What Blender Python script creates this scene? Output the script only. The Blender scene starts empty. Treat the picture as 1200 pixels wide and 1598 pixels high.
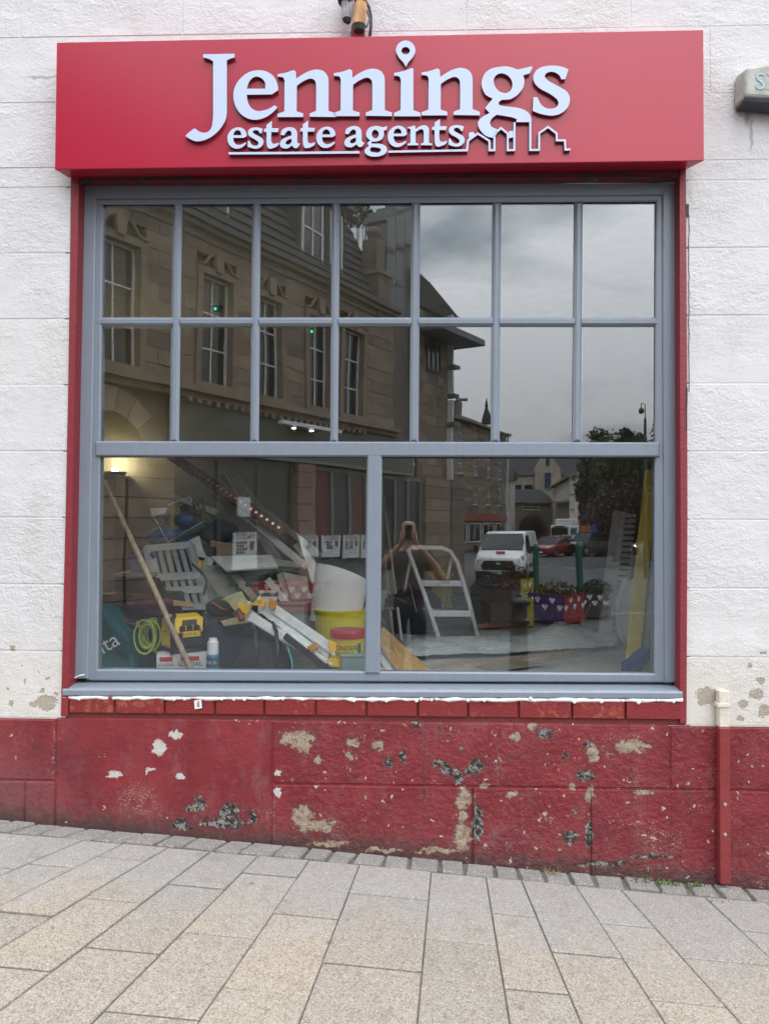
import bpy, math, random
from mathutils import Vector, Matrix
from mathutils.geometry import tessellate_polygon
R_ = math.radians
rnd = random.Random(7)
SC = bpy.context.scene
COL = SC.collection

# ------------------------------------------------------------------ camera
CAM = Vector((0.0, -3.8, 1.63))
FPX = 1200.0
B_ = Matrix(((1, 0, 0), (0, 0, -1), (0, 1, 0)))
RC = Matrix.Rotation(R_(1.8), 3, 'Z') @ Matrix.Rotation(R_(1.1), 3, 'X') @ B_ @ Matrix.Rotation(R_(0.2), 3, 'Z')
cd = bpy.data.cameras.new('camera')
cam = bpy.data.objects.new('camera', cd)
COL.objects.link(cam)
cam.matrix_world = Matrix.Translation(CAM) @ RC.to_4x4()
cd.sensor_fit = 'HORIZONTAL'
cd.sensor_width = 36.0
cd.lens = 36.0
cd.clip_start = 0.02
cd.clip_end = 2000
SC.camera = cam
SC.render.resolution_x = 768
SC.render.resolution_y = 1024

# ------------------------------------------------------------------ overcast sky
W = bpy.data.worlds.new('World')
SC.world = W
W.use_nodes = True
nt = W.node_tree
nt.nodes.clear()
N = nt.nodes.new
L = nt.links.new
SUN_EL, SUN_AZ = R_(61.5), R_(169)
out = N('ShaderNodeOutputWorld'); bg = N('ShaderNodeBackground')
bg.inputs['Strength'].default_value = 0.12
L(bg.outputs[0], out.inputs[0])
sky = N('ShaderNodeTexSky'); sky.sky_type = 'NISHITA'; sky.sun_disc = False
sky.sun_elevation = SUN_EL; sky.sun_rotation = SUN_AZ
tc = N('ShaderNodeTexCoord')
sep = N('ShaderNodeSeparateXYZ'); L(tc.outputs['Generated'], sep.inputs[0])
mz = N('ShaderNodeMath'); mz.operation = 'MAXIMUM'; mz.inputs[1].default_value = 0.0; L(sep.outputs['Z'], mz.inputs[0])
az = N('ShaderNodeMath'); az.operation = 'ADD'; az.inputs[1].default_value = 0.22; L(mz.outputs[0], az.inputs[0])
dv = N('ShaderNodeVectorMath'); dv.operation = 'DIVIDE'
cb = N('ShaderNodeCombineXYZ')
for i in range(3):
    L(az.outputs[0], cb.inputs[i])
L(tc.outputs['Generated'], dv.inputs[0]); L(cb.outputs[0], dv.inputs[1])
nz = N('ShaderNodeTexNoise'); nz.inputs['Scale'].default_value = 1.3; nz.inputs['Detail'].default_value = 6; nz.inputs['Roughness'].default_value = 0.5
nz.inputs['Distortion'].default_value = 0.25
L(dv.outputs[0], nz.inputs['Vector'])
rp = N('ShaderNodeValToRGB')
rp.color_ramp.elements[0].position = 0.40; rp.color_ramp.elements[0].color = (0.30, 0.345, 0.39, 1)
rp.color_ramp.elements[1].position = 0.58; rp.color_ramp.elements[1].color = (1.03, 1.02, 1.04, 1)
L(nz.outputs[0], rp.inputs[0])
# an overcast sky is about three times brighter overhead than at the horizon
gr = N('ShaderNodeMath'); gr.operation = 'MULTIPLY_ADD'; gr.inputs[1].default_value = 38.0; gr.inputs[2].default_value = 7.5
L(mz.outputs[0], gr.inputs[0])
vs_ = N('ShaderNodeVectorMath'); vs_.operation = 'SCALE'; L(rp.outputs[0], vs_.inputs[0]); L(gr.outputs[0], vs_.inputs['Scale'])
mx = N('ShaderNodeMix'); mx.data_type = 'RGBA'; mx.inputs[0].default_value = 0.93
L(sky.outputs[0], mx.inputs[6]); L(vs_.outputs[0], mx.inputs[7])
L(mx.outputs[2], bg.inputs['Color'])

# ------------------------------------------------------------------ veiled sun
sl = bpy.data.lights.new('sun', 'SUN'); sl.energy = 0.55; sl.angle = R_(20); sl.color = (1.0, 0.96, 0.9)
so = bpy.data.objects.new('sun', sl); COL.objects.link(so)
sd = Vector((0.15, -0.8, 1.5)).normalized()
so.rotation_euler = sd.to_track_quat('Z', 'Y').to_euler()
so.location = (0, -10, 20)

SC.view_settings.view_transform = 'Standard'
SC.view_settings.look = 'None'
SC.view_settings.exposure = 0.42
SC.view_settings.gamma = 1.0
SC.view_settings.use_curve_mapping = False
try:
    SC.cycles.use_denoising = True
    SC.cycles.max_bounces = 8
    SC.cycles.transparent_max_bounces = 24
    SC.cycles.caustics_reflective = False
    SC.cycles.caustics_refractive = False
except Exception:
    pass

# ------------------------------------------------------------------ measuring helpers
YM = 0.097                      # plane of the window glass
def ray(u, v):
    return RC @ Vector(((u - 600) / FPX, -(v - 799) / FPX, -1.0))
def at(u, v, y=0.0):
    """point of the vertical plane y that the survey photo shows at (u, v)"""
    d = ray(u, v)
    return CAM + d * ((y - CAM.y) / d.y)
def street(u, v, dist):
    """point across the street seen mirrored in the glass, dist metres along the line of sight"""
    p = at(u, v, CAM.y + dist)
    return Vector((p.x, 2 * YM - p.y, p.z))
def gz(x, y):
    return 0.012 - 0.45 * math.tanh((0.075 * x - 0.034 * y) / 0.45)

# ------------------------------------------------------------------ materials
def srgb(r, g, b):
    f = lambda c: (c / 12.92 if c <= 0.04045 else ((c + 0.055) / 1.055) ** 2.4)
    return (f(r / 255), f(g / 255), f(b / 255))
MATS = {}
def new_mat(name):
    m = bpy.data.materials.new(name); m.use_nodes = True
    t = m.node_tree
    bs = t.nodes['Principled BSDF']
    return m, t, bs
def mk(name, col, rough=0.6, metal=0.0, var=0.14, vs=6.0, bump=0.0, bscale=60.0, spec=0.5, streak=None, emit=None, coat=0.0, bdist=0.01):
    if name in MATS:
        return MATS[name]
    m, t, bs = new_mat(name)
    n = t.nodes.new; l = t.links.new
    tcx = n('ShaderNodeTexCoord')
    vec = tcx.outputs['Object']
    if streak:
        mp = n('ShaderNodeMapping'); mp.inputs['Scale'].default_value = streak; l(vec, mp.inputs[0]); vec = mp.outputs[0]
    nn = n('ShaderNodeTexNoise'); nn.inputs['Scale'].default_value = vs; nn.inputs['Detail'].default_value = 6; nn.inputs['Roughness'].default_value = 0.6
    l(vec, nn.inputs['Vector'])
    cr = n('ShaderNodeValToRGB')
    cr.color_ramp.elements[0].position = 0.3; cr.color_ramp.elements[1].position = 0.7
    cr.color_ramp.elements[0].color = tuple(max(0, c * (1 - var)) for c in col) + (1,)
    cr.color_ramp.elements[1].color = tuple(min(1, c * (1 + var)) for c in col) + (1,)
    l(nn.outputs[0], cr.inputs[0]); l(cr.outputs[0], bs.inputs['Base Color'])
    bs.inputs['Roughness'].default_value = rough; bs.inputs['Metallic'].default_value = metal
    bs.inputs['Specular IOR Level'].default_value = spec
    if coat:
        bs.inputs['Coat Weight'].default_value = coat
    if bump:
        b2 = n('ShaderNodeTexNoise'); b2.inputs['Scale'].default_value = bscale; b2.inputs['Detail'].default_value = 5
        l(vec, b2.inputs['Vector'])
        bp = n('ShaderNodeBump'); bp.inputs['Strength'].default_value = bump; bp.inputs['Distance'].default_value = bdist
        l(b2.outputs[0], bp.inputs['Height']); l(bp.outputs[0], bs.inputs['Normal'])
    if emit:
        bs.inputs['Emission Color'].default_value = tuple(emit[0]) + (1,); bs.inputs['Emission Strength'].default_value = emit[1]
    MATS[name] = m
    return m
class G:
    """node graph shorthand"""
    def __init__(s, name):
        s.m, s.t, s.bs = new_mat(name)
        MATS[name] = s.m
    def n(s, kind, **kw):
        x = s.t.nodes.new('ShaderNode' + kind)
        for k, v in kw.items():
            setattr(x, k, v)
        return x
    def l(s, a, b):
        s.t.links.new(a, b)
    def val(s, sock, v):
        if hasattr(v, 'is_output') or hasattr(v, 'links'):
            s.l(v, sock)
        else:
            sock.default_value = v
    def math(s, op, a, b=0.0, c=0.0, clamp=False):
        x = s.n('Math', operation=op, use_clamp=clamp)
        for i, v in enumerate((a, b, c)):
            if i < len(x.inputs):
                s.val(x.inputs[i], v)
        return x.outputs[0]
    def pos(s):
        return s.n('NewGeometry').outputs['Position']
    def mapping(s, v, scale):
        x = s.n('Mapping'); s.l(v, x.inputs[0]); x.inputs['Scale'].default_value = scale
        return x.outputs[0]
    def noise(s, v, scale, detail=5, rough=0.55, dist=0.0):
        x = s.n('TexNoise'); s.l(v, x.inputs['Vector'])
        x.inputs['Scale'].default_value = scale; x.inputs['Detail'].default_value = detail
        x.inputs['Roughness'].default_value = rough; x.inputs['Distortion'].default_value = dist
        return x.outputs[0]
    def voronoi(s, v, scale, feature='F1'):
        x = s.n('TexVoronoi', feature=feature); s.l(v, x.inputs['Vector']); x.inputs['Scale'].default_value = scale
        return x
    def step(s, v, lo, hi):
        x = s.n('MapRange', interpolation_type='SMOOTHSTEP'); s.val(x.inputs[0], v)
        x.inputs[1].default_value = lo; x.inputs[2].default_value = hi
        return x.outputs[0]
    def mix(s, f, a, b):
        x = s.n('Mix', data_type='RGBA')
        s.val(x.inputs[0], f)
        for i, v in ((6, a), (7, b)):
            if isinstance(v, tuple):
                x.inputs[i].default_value = v[:3] + (1,)
            else:
                s.l(v, x.inputs[i])
        return x.outputs[2]
    def bump(s, h, strength, dist):
        x = s.n('Bump'); x.inputs['Strength'].default_value = strength; x.inputs['Distance'].default_value = dist
        s.l(h, x.inputs['Height']); s.l(x.outputs[0], s.bs.inputs['Normal'])

# ------------------------------------------------------------------ mesh helpers
class MB:
    def __init__(s):
        s.v = []; s.f = []; s.mi = []; s.cur = 0
    def add(s, vs, fs):
        o = len(s.v)
        s.v += [Vector(p) for p in vs]
        for f in fs:
            s.f.append(tuple(i + o for i in f)); s.mi.append(s.cur)
        return s
    def hexa(s, p):
        """8 points: 4 of one face, then the 4 opposite"""
        return s.add(p, [(0, 1, 2, 3), (7, 6, 5, 4), (0, 4, 5, 1), (1, 5, 6, 2), (2, 6, 7, 3), (3, 7, 4, 0)])
    def box(s, c, d, rot=None):
        x, y, z = (k / 2 for k in d)
        p = [Vector(q) for q in ((-x, -y, -z), (x, -y, -z), (x, y, -z), (-x, y, -z), (-x, -y, z), (x, -y, z), (x, y, z), (-x, y, z))]
        if rot is not None:
            p = [rot @ q for q in p]
        return s.hexa([q + Vector(c) for q in p])
    def b2(s, a, b):
        return s.box([(a[i] + b[i]) / 2 for i in range(3)], [abs(b[i] - a[i]) for i in range(3)])
    def slab(s, q, off):
        """quad q thickened by vector off"""
        o = Vector(off)
        return s.hexa([Vector(p) for p in q] + [Vector(p) + o for p in q])
    def frust(s, q, off, inset):
        """quad q raised by off, the raised face shrunk by inset metres: a chamfered piece"""
        q = [Vector(p) for p in q]; c = sum(q, Vector()) / 4; o = Vector(off)
        t = []
        for p in q:
            d = (c - p)
            ex = (q[1] - q[0]).normalized(); ey = (q[3] - q[0]).normalized()
            sx = 1 if d.dot(ex) > 0 else -1; sy = 1 if d.dot(ey) > 0 else -1
            t.append(p + ex * sx * inset + ey * sy * inset + o)
        return s.hexa(q + t)
    def tube(s, pts, r, n=8, closed=False):
        pts = [Vector(p) for p in pts]
        rs = r if isinstance(r, (list, tuple)) else [r] * len(pts)
        k = len(pts); vs = []; fs = []
        up = None
        for i, p in enumerate(pts):
            a = pts[i - 1] if (i > 0 or closed) else p
            b = pts[(i + 1) % k] if (i < k - 1 or closed) else p
            t = (b - a).normalized() if (b - a).length > 1e-9 else Vector((0, 0, 1))
            if up is None:
                up = t.orthogonal().normalized()
            x = (up - t * up.dot(t))
            x = x.normalized() if x.length > 1e-6 else t.orthogonal().normalized()
            up = x
            y = t.cross(x)
            for j in range(n):
                an = 2 * math.pi * j / n
                vs.append(p + (x * math.cos(an) + y * math.sin(an)) * rs[i])
        for i in range(k if closed else k - 1):
            for j in range(n):
                i2 = (i + 1) % k
                fs.append((i * n + j, i * n + (j + 1) % n, i2 * n + (j + 1) % n, i2 * n + j))
        if not closed:
            fs.append(tuple(reversed(range(n)))); fs.append(tuple((k - 1) * n + j for j in range(n)))
        return s.add(vs, fs)
    def bar(s, a, b, w, h, up=(0, 0, 1)):
        a, b = Vector(a), Vector(b); t = (b - a).normalized()
        x = t.cross(Vector(up))
        x = x.normalized() if x.length > 1e-6 else t.orthogonal().normalized()
        y = x.cross(t)
        q = [(-w / 2, -h / 2), (w / 2, -h / 2), (w / 2, h / 2), (-w / 2, h / 2)]
        return s.hexa([a + x * i + y * j for i, j in q] + [b + x * i + y * j for i, j in q])
    def lathe(s, prof, c, n=16, axis=None):
        c = Vector(c); vs = []; fs = []
        M = Matrix.Identity(3) if axis is None else Vector(axis).to_track_quat('Z', 'Y').to_matrix()
        for r, z in prof:
            for j in range(n):
                a = 2 * math.pi * j / n
                vs.append(c + M @ Vector((r * math.cos(a), r * math.sin(a), z)))
        k = len(prof)
        for i in range(k - 1):
            for j in range(n):
                fs.append((i * n + j, i * n + (j + 1) % n, (i + 1) * n + (j + 1) % n, (i + 1) * n + j))
        fs.append(tuple(reversed(range(n)))); fs.append(tuple((k - 1) * n + j for j in range(n)))
        return s.add(vs, fs)
    def sph(s, c, r, nu=10, nv=7, sc=(1, 1, 1)):
        c = Vector(c); vs = []; fs = []
        for i in range(nv + 1):
            th = math.pi * i / nv
            for j in range(nu):
                a = 2 * math.pi * j / nu
                vs.append(c + Vector((r * sc[0] * math.sin(th) * math.cos(a), r * sc[1] * math.sin(th) * math.sin(a), r * sc[2] * math.cos(th))))
        for i in range(nv):
            for j in range(nu):
                fs.append((i * nu + j, (i + 1) * nu + j, (i + 1) * nu + (j + 1) % nu, i * nu + (j + 1) % nu))
        return s.add(vs, fs)
    def prism(s, loops, fn, off):
        """filled outline (first loop outer, others holes) placed by fn, extruded by off; side faces take the next material slot"""
        pts = [[Vector((p[0], p[1], 0)) for p in lp] for lp in loops]
        tris = tessellate_polygon(pts)
        flat = [p for lp in loops for p in lp]
        P = [Vector(fn(*p)) for p in flat]; o = Vector(off); k = len(P)
        c0 = s.cur
        s.add(P + [p + o for p in P], [])
        b = len(s.v) - 2 * k
        for t in tris:
            s.f.append(tuple(b + i for i in t)); s.mi.append(c0)
            s.f.append(tuple(b + k + i for i in reversed(t))); s.mi.append(c0)
        st = 0
        for lp in loops:
            m = len(lp)
            for i in range(m):
                a, d = b + st + i, b + st + (i + 1) % m
                s.f.append((a, d, d + k, a + k)); s.mi.append(c0 + (1 if s.two else 0))
            st += m
        return s
    two = False
    def build(s, name, mat, parent=None, smooth=False, bevel=0.0, subd=0, world=True, kind=None, weld=False, solid=0.0, recalc=True):
        me = bpy.data.meshes.new(name)
        vs = s.v
        loc = None
        if parent is None:
            if not vs:
                return None
            lo = [min(p[i] for p in vs) for i in range(3)]; hi = [max(p[i] for p in vs) for i in range(3)]
            loc = Vector(((lo[0] + hi[0]) / 2, (lo[1] + hi[1]) / 2, lo[2]))
            vs = [p - loc for p in vs]
        elif world:
            inv = wm(parent).inverted()
            vs = [inv @ p for p in vs]
        me.from_pydata([tuple(p) for p in vs], [], s.f)
        ml = mat if isinstance(mat, (list, tuple)) else [mat]
        for m in ml:
            me.materials.append(m)
        if len(ml) > 1:
            for p, i in zip(me.polygons, s.mi):
                p.material_index = i
        if recalc or weld:
            import bmesh
            bm = bmesh.new(); bm.from_mesh(me)
            if weld:
                bmesh.ops.remove_doubles(bm, verts=bm.verts, dist=1e-5)
            bmesh.ops.recalc_face_normals(bm, faces=bm.faces)
            bm.to_mesh(me); bm.free()
        o = bpy.data.objects.new(name, me)
        COL.objects.link(o)
        if parent is not None:
            o.parent = parent
            WM[o.name] = wm(parent)
        else:
            o.location = loc
            WM[o.name] = Matrix.Translation(loc)
        if smooth:
            for p in me.polygons:
                p.use_smooth = True
        if bevel:
            b = o.modifiers.new('bevel', 'BEVEL'); b.width = bevel; b.segments = 2; b.limit_method = 'ANGLE'; b.angle_limit = R_(35)
        if subd:
            sb = o.modifiers.new('subd', 'SUBSURF'); sb.levels = subd; sb.render_levels = subd
        if kind:
            o['kind'] = kind
        return o
WM = {}
def wm(o):
    return WM[o.name]
def tag(o, label=None, cat=None, group=None, kind=None):
    if label: o['label'] = label
    if cat: o['category'] = cat
    if group: o['group'] = group
    if kind: o['kind'] = kind
    return o
def thing(name, label, cat, loc=(0, 0, 0), rz=0.0, group=None):
    o = bpy.data.objects.new(name, None); COL.objects.link(o)
    o.location = loc; o.rotation_euler = (0, 0, rz)
    o.empty_display_size = 0.1
    WM[o.name] = Matrix.Translation(Vector(loc)) @ Matrix.Rotation(rz, 4, 'Z')
    return tag(o, label, cat, group)
def fr(o):
    """local point of o -> world"""
    M = wm(o)
    return lambda x, y, z: M @ Vector((x, y, z))
def copy_tree(o, parent=None):
    c = o.copy(); COL.objects.link(c)
    c.parent = parent
    for ch in o.children:
        copy_tree(ch, c)
    return c
def smooth_loop(pts, n=5):
    """outline from (x, y, 'c' corner | 's' smooth) points: Catmull-Rom through the smooth runs"""
    k = len(pts); outp = []
    for i in range(k):
        p0, p1, p2, p3 = pts[i - 1], pts[i], pts[(i + 1) % k], pts[(i + 2) % k]
        outp.append((p1[0], p1[1]))
        c1, c2 = p1[2] == 'c', p2[2] == 'c'
        if c1 and c2:
            continue
        a = p1 if c1 else p0
        d = p2 if c2 else p3
        for j in range(1, n):
            t = j / n
            q = []
            for e in (0, 1):
                m1 = (p2[e] - a[e]) * (0.5 if not c1 else 1.0) ; m2 = (d[e] - p1[e]) * (0.5 if not c2 else 1.0)
                q.append((2 * t**3 - 3 * t**2 + 1) * p1[e] + (t**3 - 2 * t**2 + t) * m1 + (-2 * t**3 + 3 * t**2) * p2[e] + (t**3 - t**2) * m2)
            outp.append(tuple(q))
    return outp
def text_mesh(txt, size, fn, off, mb):
    """flat lettering in Blender's built-in face, laid out by fn(x, y)"""
    cu = bpy.data.curves.new('lettering', 'FONT'); cu.body = txt; cu.size = size; cu.align_x = 'CENTER'; cu.align_y = 'CENTER'
    cu.resolution_u = 3
    ob = bpy.data.objects.new('lettering', cu); COL.objects.link(ob)
    dg = bpy.context.evaluated_depsgraph_get(); dg.update()
    me = bpy.data.meshes.new_from_object(ob.evaluated_get(dg))
    vs = [Vector(fn(p.co.x, p.co.y)) + Vector(off) for p in me.vertices]
    mb.add(vs, [tuple(p.vertices) for p in me.polygons])
    bpy.data.objects.remove(ob); bpy.data.curves.remove(cu); bpy.data.meshes.remove(me)
    return mb
# ================================================================== surface materials
def blob_mask(g, pos, blobs, soft=0.25):
    """wear patches with ragged outlines: (u, v, ru, rv) measured on the wall"""
    res = None
    k = 3.8 / FPX
    for (u, v, ru, rv) in blobs:
        c = at(u, v)
        s = g.n('VectorMath', operation='SUBTRACT'); g.l(pos, s.inputs[0]); s.inputs[1].default_value = c
        m = g.n('VectorMath', operation='MULTIPLY'); g.l(s.outputs[0], m.inputs[0]); m.inputs[1].default_value = (1 / (ru * k), 0.0, 1 / (rv * k))
        le = g.n('VectorMath', operation='LENGTH'); g.l(m.outputs[0], le.inputs[0])
        res = le.outputs['Value'] if res is None else g.math('MINIMUM', res, le.outputs['Value'])
    return res
def warp(g, pos, amp, scale):
    n = g.n('TexNoise'); g.l(pos, n.inputs['Vector']); n.inputs['Scale'].default_value = scale; n.inputs['Detail'].default_value = 4
    s = g.n('VectorMath', operation='SUBTRACT'); g.l(n.outputs['Color'], s.inputs[0]); s.inputs[1].default_value = (0.5, 0.5, 0.5)
    sc = g.n('VectorMath', operation='SCALE'); g.l(s.outputs[0], sc.inputs[0]); sc.inputs['Scale'].default_value = amp
    ad = g.n('VectorMath', operation='ADD'); g.l(pos, ad.inputs[0]); g.l(sc.outputs[0], ad.inputs[1])
    return ad.outputs[0]

# --- white masonry paint over rough stone: pitted, patched, a little dirty
g = G('white_paint'); p = g.pos()
oi = g.n('ObjectInfo').outputs['Random']
n1 = g.noise(warp(g, g.mapping(p, (0.7, 1, 1.0)), 0.05, 9), 30, 8, 0.68); n2 = g.noise(p, 5, 5, 0.6); n3 = g.noise(p, 210, 3, 0.6); n5 = g.noise(p, 75, 5, 0.65)
vo = g.voronoi(warp(g, p, 0.03, 40), 48)
dirt = g.step(g.noise(g.mapping(p, (1.3, 1, 0.45)), 2.3, 7, 0.65), 0.50, 0.80)
col = g.mix(g.math('MULTIPLY', dirt, 0.40), (0.64, 0.635, 0.645), (0.47, 0.45, 0.42))
col = g.mix(g.step(n2, 0.5, 0.75), col, (0.665, 0.665, 0.675))
col = g.mix(g.math('MULTIPLY', g.step(oi, 0.55, 1.0), 0.16), col, (0.62, 0.59, 0.53))
zz = g.n('SeparateXYZ'); g.l(p, zz.inputs[0])
# warm grime rising from the plinth and rain streaks
gr_ = g.math('MULTIPLY', g.step(g.math('ADD', zz.outputs['Z'], g.math('MULTIPLY', n2, 0.9)), 1.75, 0.95), 0.55)
col = g.mix(gr_, col, (0.60, 0.555, 0.46))
strk = g.step(g.noise(g.mapping(p, (9, 1, 0.35)), 2.2, 6, 0.7), 0.60, 0.78)
col = g.mix(g.math('MULTIPLY', strk, 0.22), col, (0.38, 0.36, 0.33))
wv = warp(g, warp(g, p, 0.04, 24), 0.02, 90)
spk = g.math('MULTIPLY', g.step(g.noise(p, 52, 4, 0.7), 0.68, 0.72), g.step(zz.outputs['Z'], 1.15, 0.85))
sp = blob_mask(g, wv, [(72, 1098, 18, 12), (40, 1062, 3, 4), (66, 1078, 5, 4), (20, 1012, 4, 5), (52, 1100, 6, 5), (88, 1082, 4, 4), (18, 1098, 5, 4), (75, 1060, 3, 3), (34, 1040, 3, 2), (60, 1050, 2, 2), (12, 1075, 3, 3),
                       (1103, 1087, 16, 14), (1160, 1100, 9, 7), (1180, 1083, 12, 8), (1192, 1110, 9, 10), (1186, 1062, 7, 5), (1155, 1122, 6, 4), (1170, 1040, 4, 3), (1190, 1020, 4, 3)])
pit = g.math('MAXIMUM', g.step(g.math('ADD', sp, g.math('MULTIPLY_ADD', n5, 1.4, -0.7)), 1.05, 0.85), g.math('MULTIPLY', spk, 0.8))
col = g.mix(pit, col, g.mix(n5, (0.27, 0.23, 0.18), (0.48, 0.44, 0.36)))
dr = blob_mask(g, warp(g, p, 0.03, 30), [(1166, 178, 5, 22), (1172, 210, 3, 30), (1164, 165, 7, 8), (90, 118, 9, 3), (60, 120, 25, 3)])
col = g.mix(g.math('MULTIPLY', g.step(dr, 1.2, 0.5), 0.55), col, (0.22, 0.22, 0.2))
g.l(col, g.bs.inputs['Base Color']); g.bs.inputs['Roughness'].default_value = 0.62; g.bs.inputs['Specular IOR Level'].default_value = 0.3
calm = g.step(g.noise(p, 1.9, 3), 0.34, 0.66)
flake = g.step(g.noise(warp(g, p, 0.06, 8), 5.5, 3, 0.5), 0.60, 0.615)
h = g.math('ADD', g.math('MULTIPLY', n1, g.math('MULTIPLY_ADD', calm, 0.62, 0.10)), g.math('MULTIPLY', n5, g.math('MULTIPLY_ADD', calm, 0.16, 0.10)))
h = g.math('ADD', h, g.math('MULTIPLY', n3, 0.07))
h = g.math('SUBTRACT', h, g.math('MULTIPLY', g.math('MULTIPLY', g.step(vo.outputs['Distance'], 0.26, 0.06), calm), 0.09))
h = g.math('SUBTRACT', h, g.math('MULTIPLY', flake, 0.05))
h = g.math('SUBTRACT', h, g.math('MULTIPLY', pit, 0.22))
g.bump(h, 0.62, 0.028)

# --- red masonry paint on the plinth, worn through in places
g = G('red_paint'); p = g.pos()
wv = warp(g, warp(g, p, 0.06, 20), 0.035, 75); wv2 = warp(g, p, 0.03, 60)
n1 = g.noise(p, 34, 7, 0.62, 0.4); n2 = g.noise(p, 4.2, 5); n3 = g.noise(p, 130, 5, 0.75); n4 = g.noise(wv, 19, 6, 0.65)
red = g.mix(g.step(n2, 0.35, 0.7), (0.175, 0.018, 0.024), (0.235, 0.030, 0.037))
red = g.mix(g.math('MULTIPLY', g.step(g.noise(p, 11, 6, 0.7), 0.52, 0.72), 0.5), red, (0.20, 0.045, 0.045))
z = g.n('SeparateXYZ'); g.l(p, z.inputs[0])
gh = g.math('SUBTRACT', z.outputs['Z'], g.math('MULTIPLY', z.outputs['X'], -0.075))   # height above the sloping pavement
low = g.step(g.math('ADD', gh, g.math('MULTIPLY', n4, 0.16)), 0.36, 0.02)
dusty = g.math('MULTIPLY', low, g.step(n1, 0.36, 0.66))
red = g.mix(g.math('MULTIPLY', dusty, 0.55), red, (0.19, 0.12, 0.115))
left = g.step(z.outputs['X'], -1.5, -2.1)
red = g.mix(g.math('MULTIPLY', g.math('MULTIPLY', left, g.step(gh, 0.55, 0.1)), 0.6), red, (0.17, 0.085, 0.085))
light = blob_mask(g, wv, [(250, 1167, 13, 12), (277, 1147, 13, 6), (181, 1209, 12, 4), (281, 1211, 8, 5), (380, 1121, 22, 4), (433, 1207, 4, 5), (434, 1237, 5, 9), (232, 1205, 3, 3), (236, 1200, 5, 2)])
tan = blob_mask(g, wv, [(462, 1152, 27, 12), (474, 1163, 9, 12), (552, 1158, 10, 6), (590, 1163, 9, 8), (545, 1180, 5, 5), (498, 1187, 5, 5), (492, 1288, 30, 9), (472, 1274, 15, 16), (723, 1248, 11, 18), (722, 1305, 12, 22),
                         (985, 1165, 24, 10), (925, 1172, 10, 10), (928, 1182, 9, 7), (803, 1150, 8, 7), (830, 1133, 8, 4), (1005, 1236, 14, 4), (920, 1240, 6, 12), (893, 1227, 5, 5), (756, 1226, 6, 4), (797, 1238, 8, 4), (570, 1245, 4, 3), (690, 1327, 34, 4), (600, 1326, 30, 3), (520, 1316, 34, 4), (722, 1275, 7, 12)])
dark = blob_mask(g, wv, [(688, 1193, 14, 6), (700, 1202, 12, 7), (716, 1212, 10, 10), (742, 1195, 11, 10), (735, 1203, 7, 6), (850, 1146, 11, 8), (913, 1210, 12, 8), (915, 1160, 5, 5), (310, 1252, 8, 10), (305, 1262, 16, 5),
                         (350, 1284, 32, 9), (358, 1268, 12, 14), (285, 1286, 16, 10), (395, 1275, 8, 12), (608, 1191, 6, 8), (627, 1181, 4, 9), (720, 1166, 4, 4), (880, 1180, 5, 5), (888, 1305, 14, 9), (897, 1265, 5, 6), (745, 1285, 8, 30), (650, 1130, 9, 4), (918, 1300, 6, 20), (1010, 1337, 36, 3), (930, 1348, 50, 3)])
chips = g.step(g.math('ADD', n3, g.math('MULTIPLY_ADD', g.noise(p, 17, 4, 0.6), 0.5, -0.25)), 0.625, 0.665)
zone = g.step(g.noise(p, 3.1, 3), 0.46, 0.62)
right = g.step(z.outputs['X'], -0.75, -0.45)
chip = g.math('MULTIPLY', g.math('MULTIPLY', chips, zone), g.math('MULTIPLY_ADD', right, 0.7, 0.3))
salt = blob_mask(g, wv, [(215, 1250, 45, 35), (1030, 1310, 45, 28), (425, 1270, 10, 45), (85, 1180, 3, 60), (778, 1190, 6, 40)])
chip = g.math('MAXIMUM', chip, g.math('MULTIPLY', g.step(salt, 1.1, 0.2), g.step(n3, 0.50, 0.66)))
rag = g.math('ADD', g.math('MULTIPLY_ADD', g.noise(p, 40, 7, 0.72), 2.6, -1.3), g.math('MULTIPLY_ADD', n3, 0.7, -0.35))
ft = g.step(g.math('ADD', tan, rag), 1.06, 0.92); fl = g.step(g.math('ADD', light, g.math('MULTIPLY', rag, 0.7)), 1.05, 0.9); fd = g.step(g.math('ADD', dark, rag), 1.08, 0.9)
halo = g.math('MULTIPLY', g.step(g.math('ADD', g.math('MINIMUM', tan, dark), g.math('MULTIPLY', rag, 1.2)), 1.9, 1.0), 0.5)
stone = g.mix(g.noise(p, 60, 5), (0.19, 0.15, 0.105), (0.46, 0.40, 0.29))
stone = g.mix(g.math('MULTIPLY', g.step(g.noise(wv2, 30, 5), 0.5, 0.62), 0.6), stone, (0.20, 0.06, 0.05))
pale = g.mix(g.noise(p, 50, 4), (0.40, 0.38, 0.35), (0.62, 0.60, 0.57))
slate = g.mix(g.step(g.noise(wv2, 46, 6, 0.7), 0.47, 0.56), (0.020, 0.020, 0.022), g.mix(n1, (0.10, 0.10, 0.10), (0.40, 0.37, 0.33)))
scuff = g.math('MULTIPLY', g.step(g.noise(g.mapping(warp(g, p, 0.05, 14), (1, 1, 0.55)), 7.5, 8, 0.72), 0.50, 0.70), 0.62)
red = g.mix(scuff, red, (0.225, 0.085, 0.088))
grime = g.math('MULTIPLY', g.step(g.math('ADD', gh, g.math('MULTIPLY_ADD', n4, 0.22, -0.11)), 0.13, 0.01), 0.85)
red = g.mix(grime, red, (0.055, 0.042, 0.038))
vst = g.math('MULTIPLY', g.step(g.noise(g.mapping(p, (7, 1, 0.3)), 3.0, 6, 0.7), 0.54, 0.72), 0.55)
red = g.mix(vst, red, (0.095, 0.02, 0.024))
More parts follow.
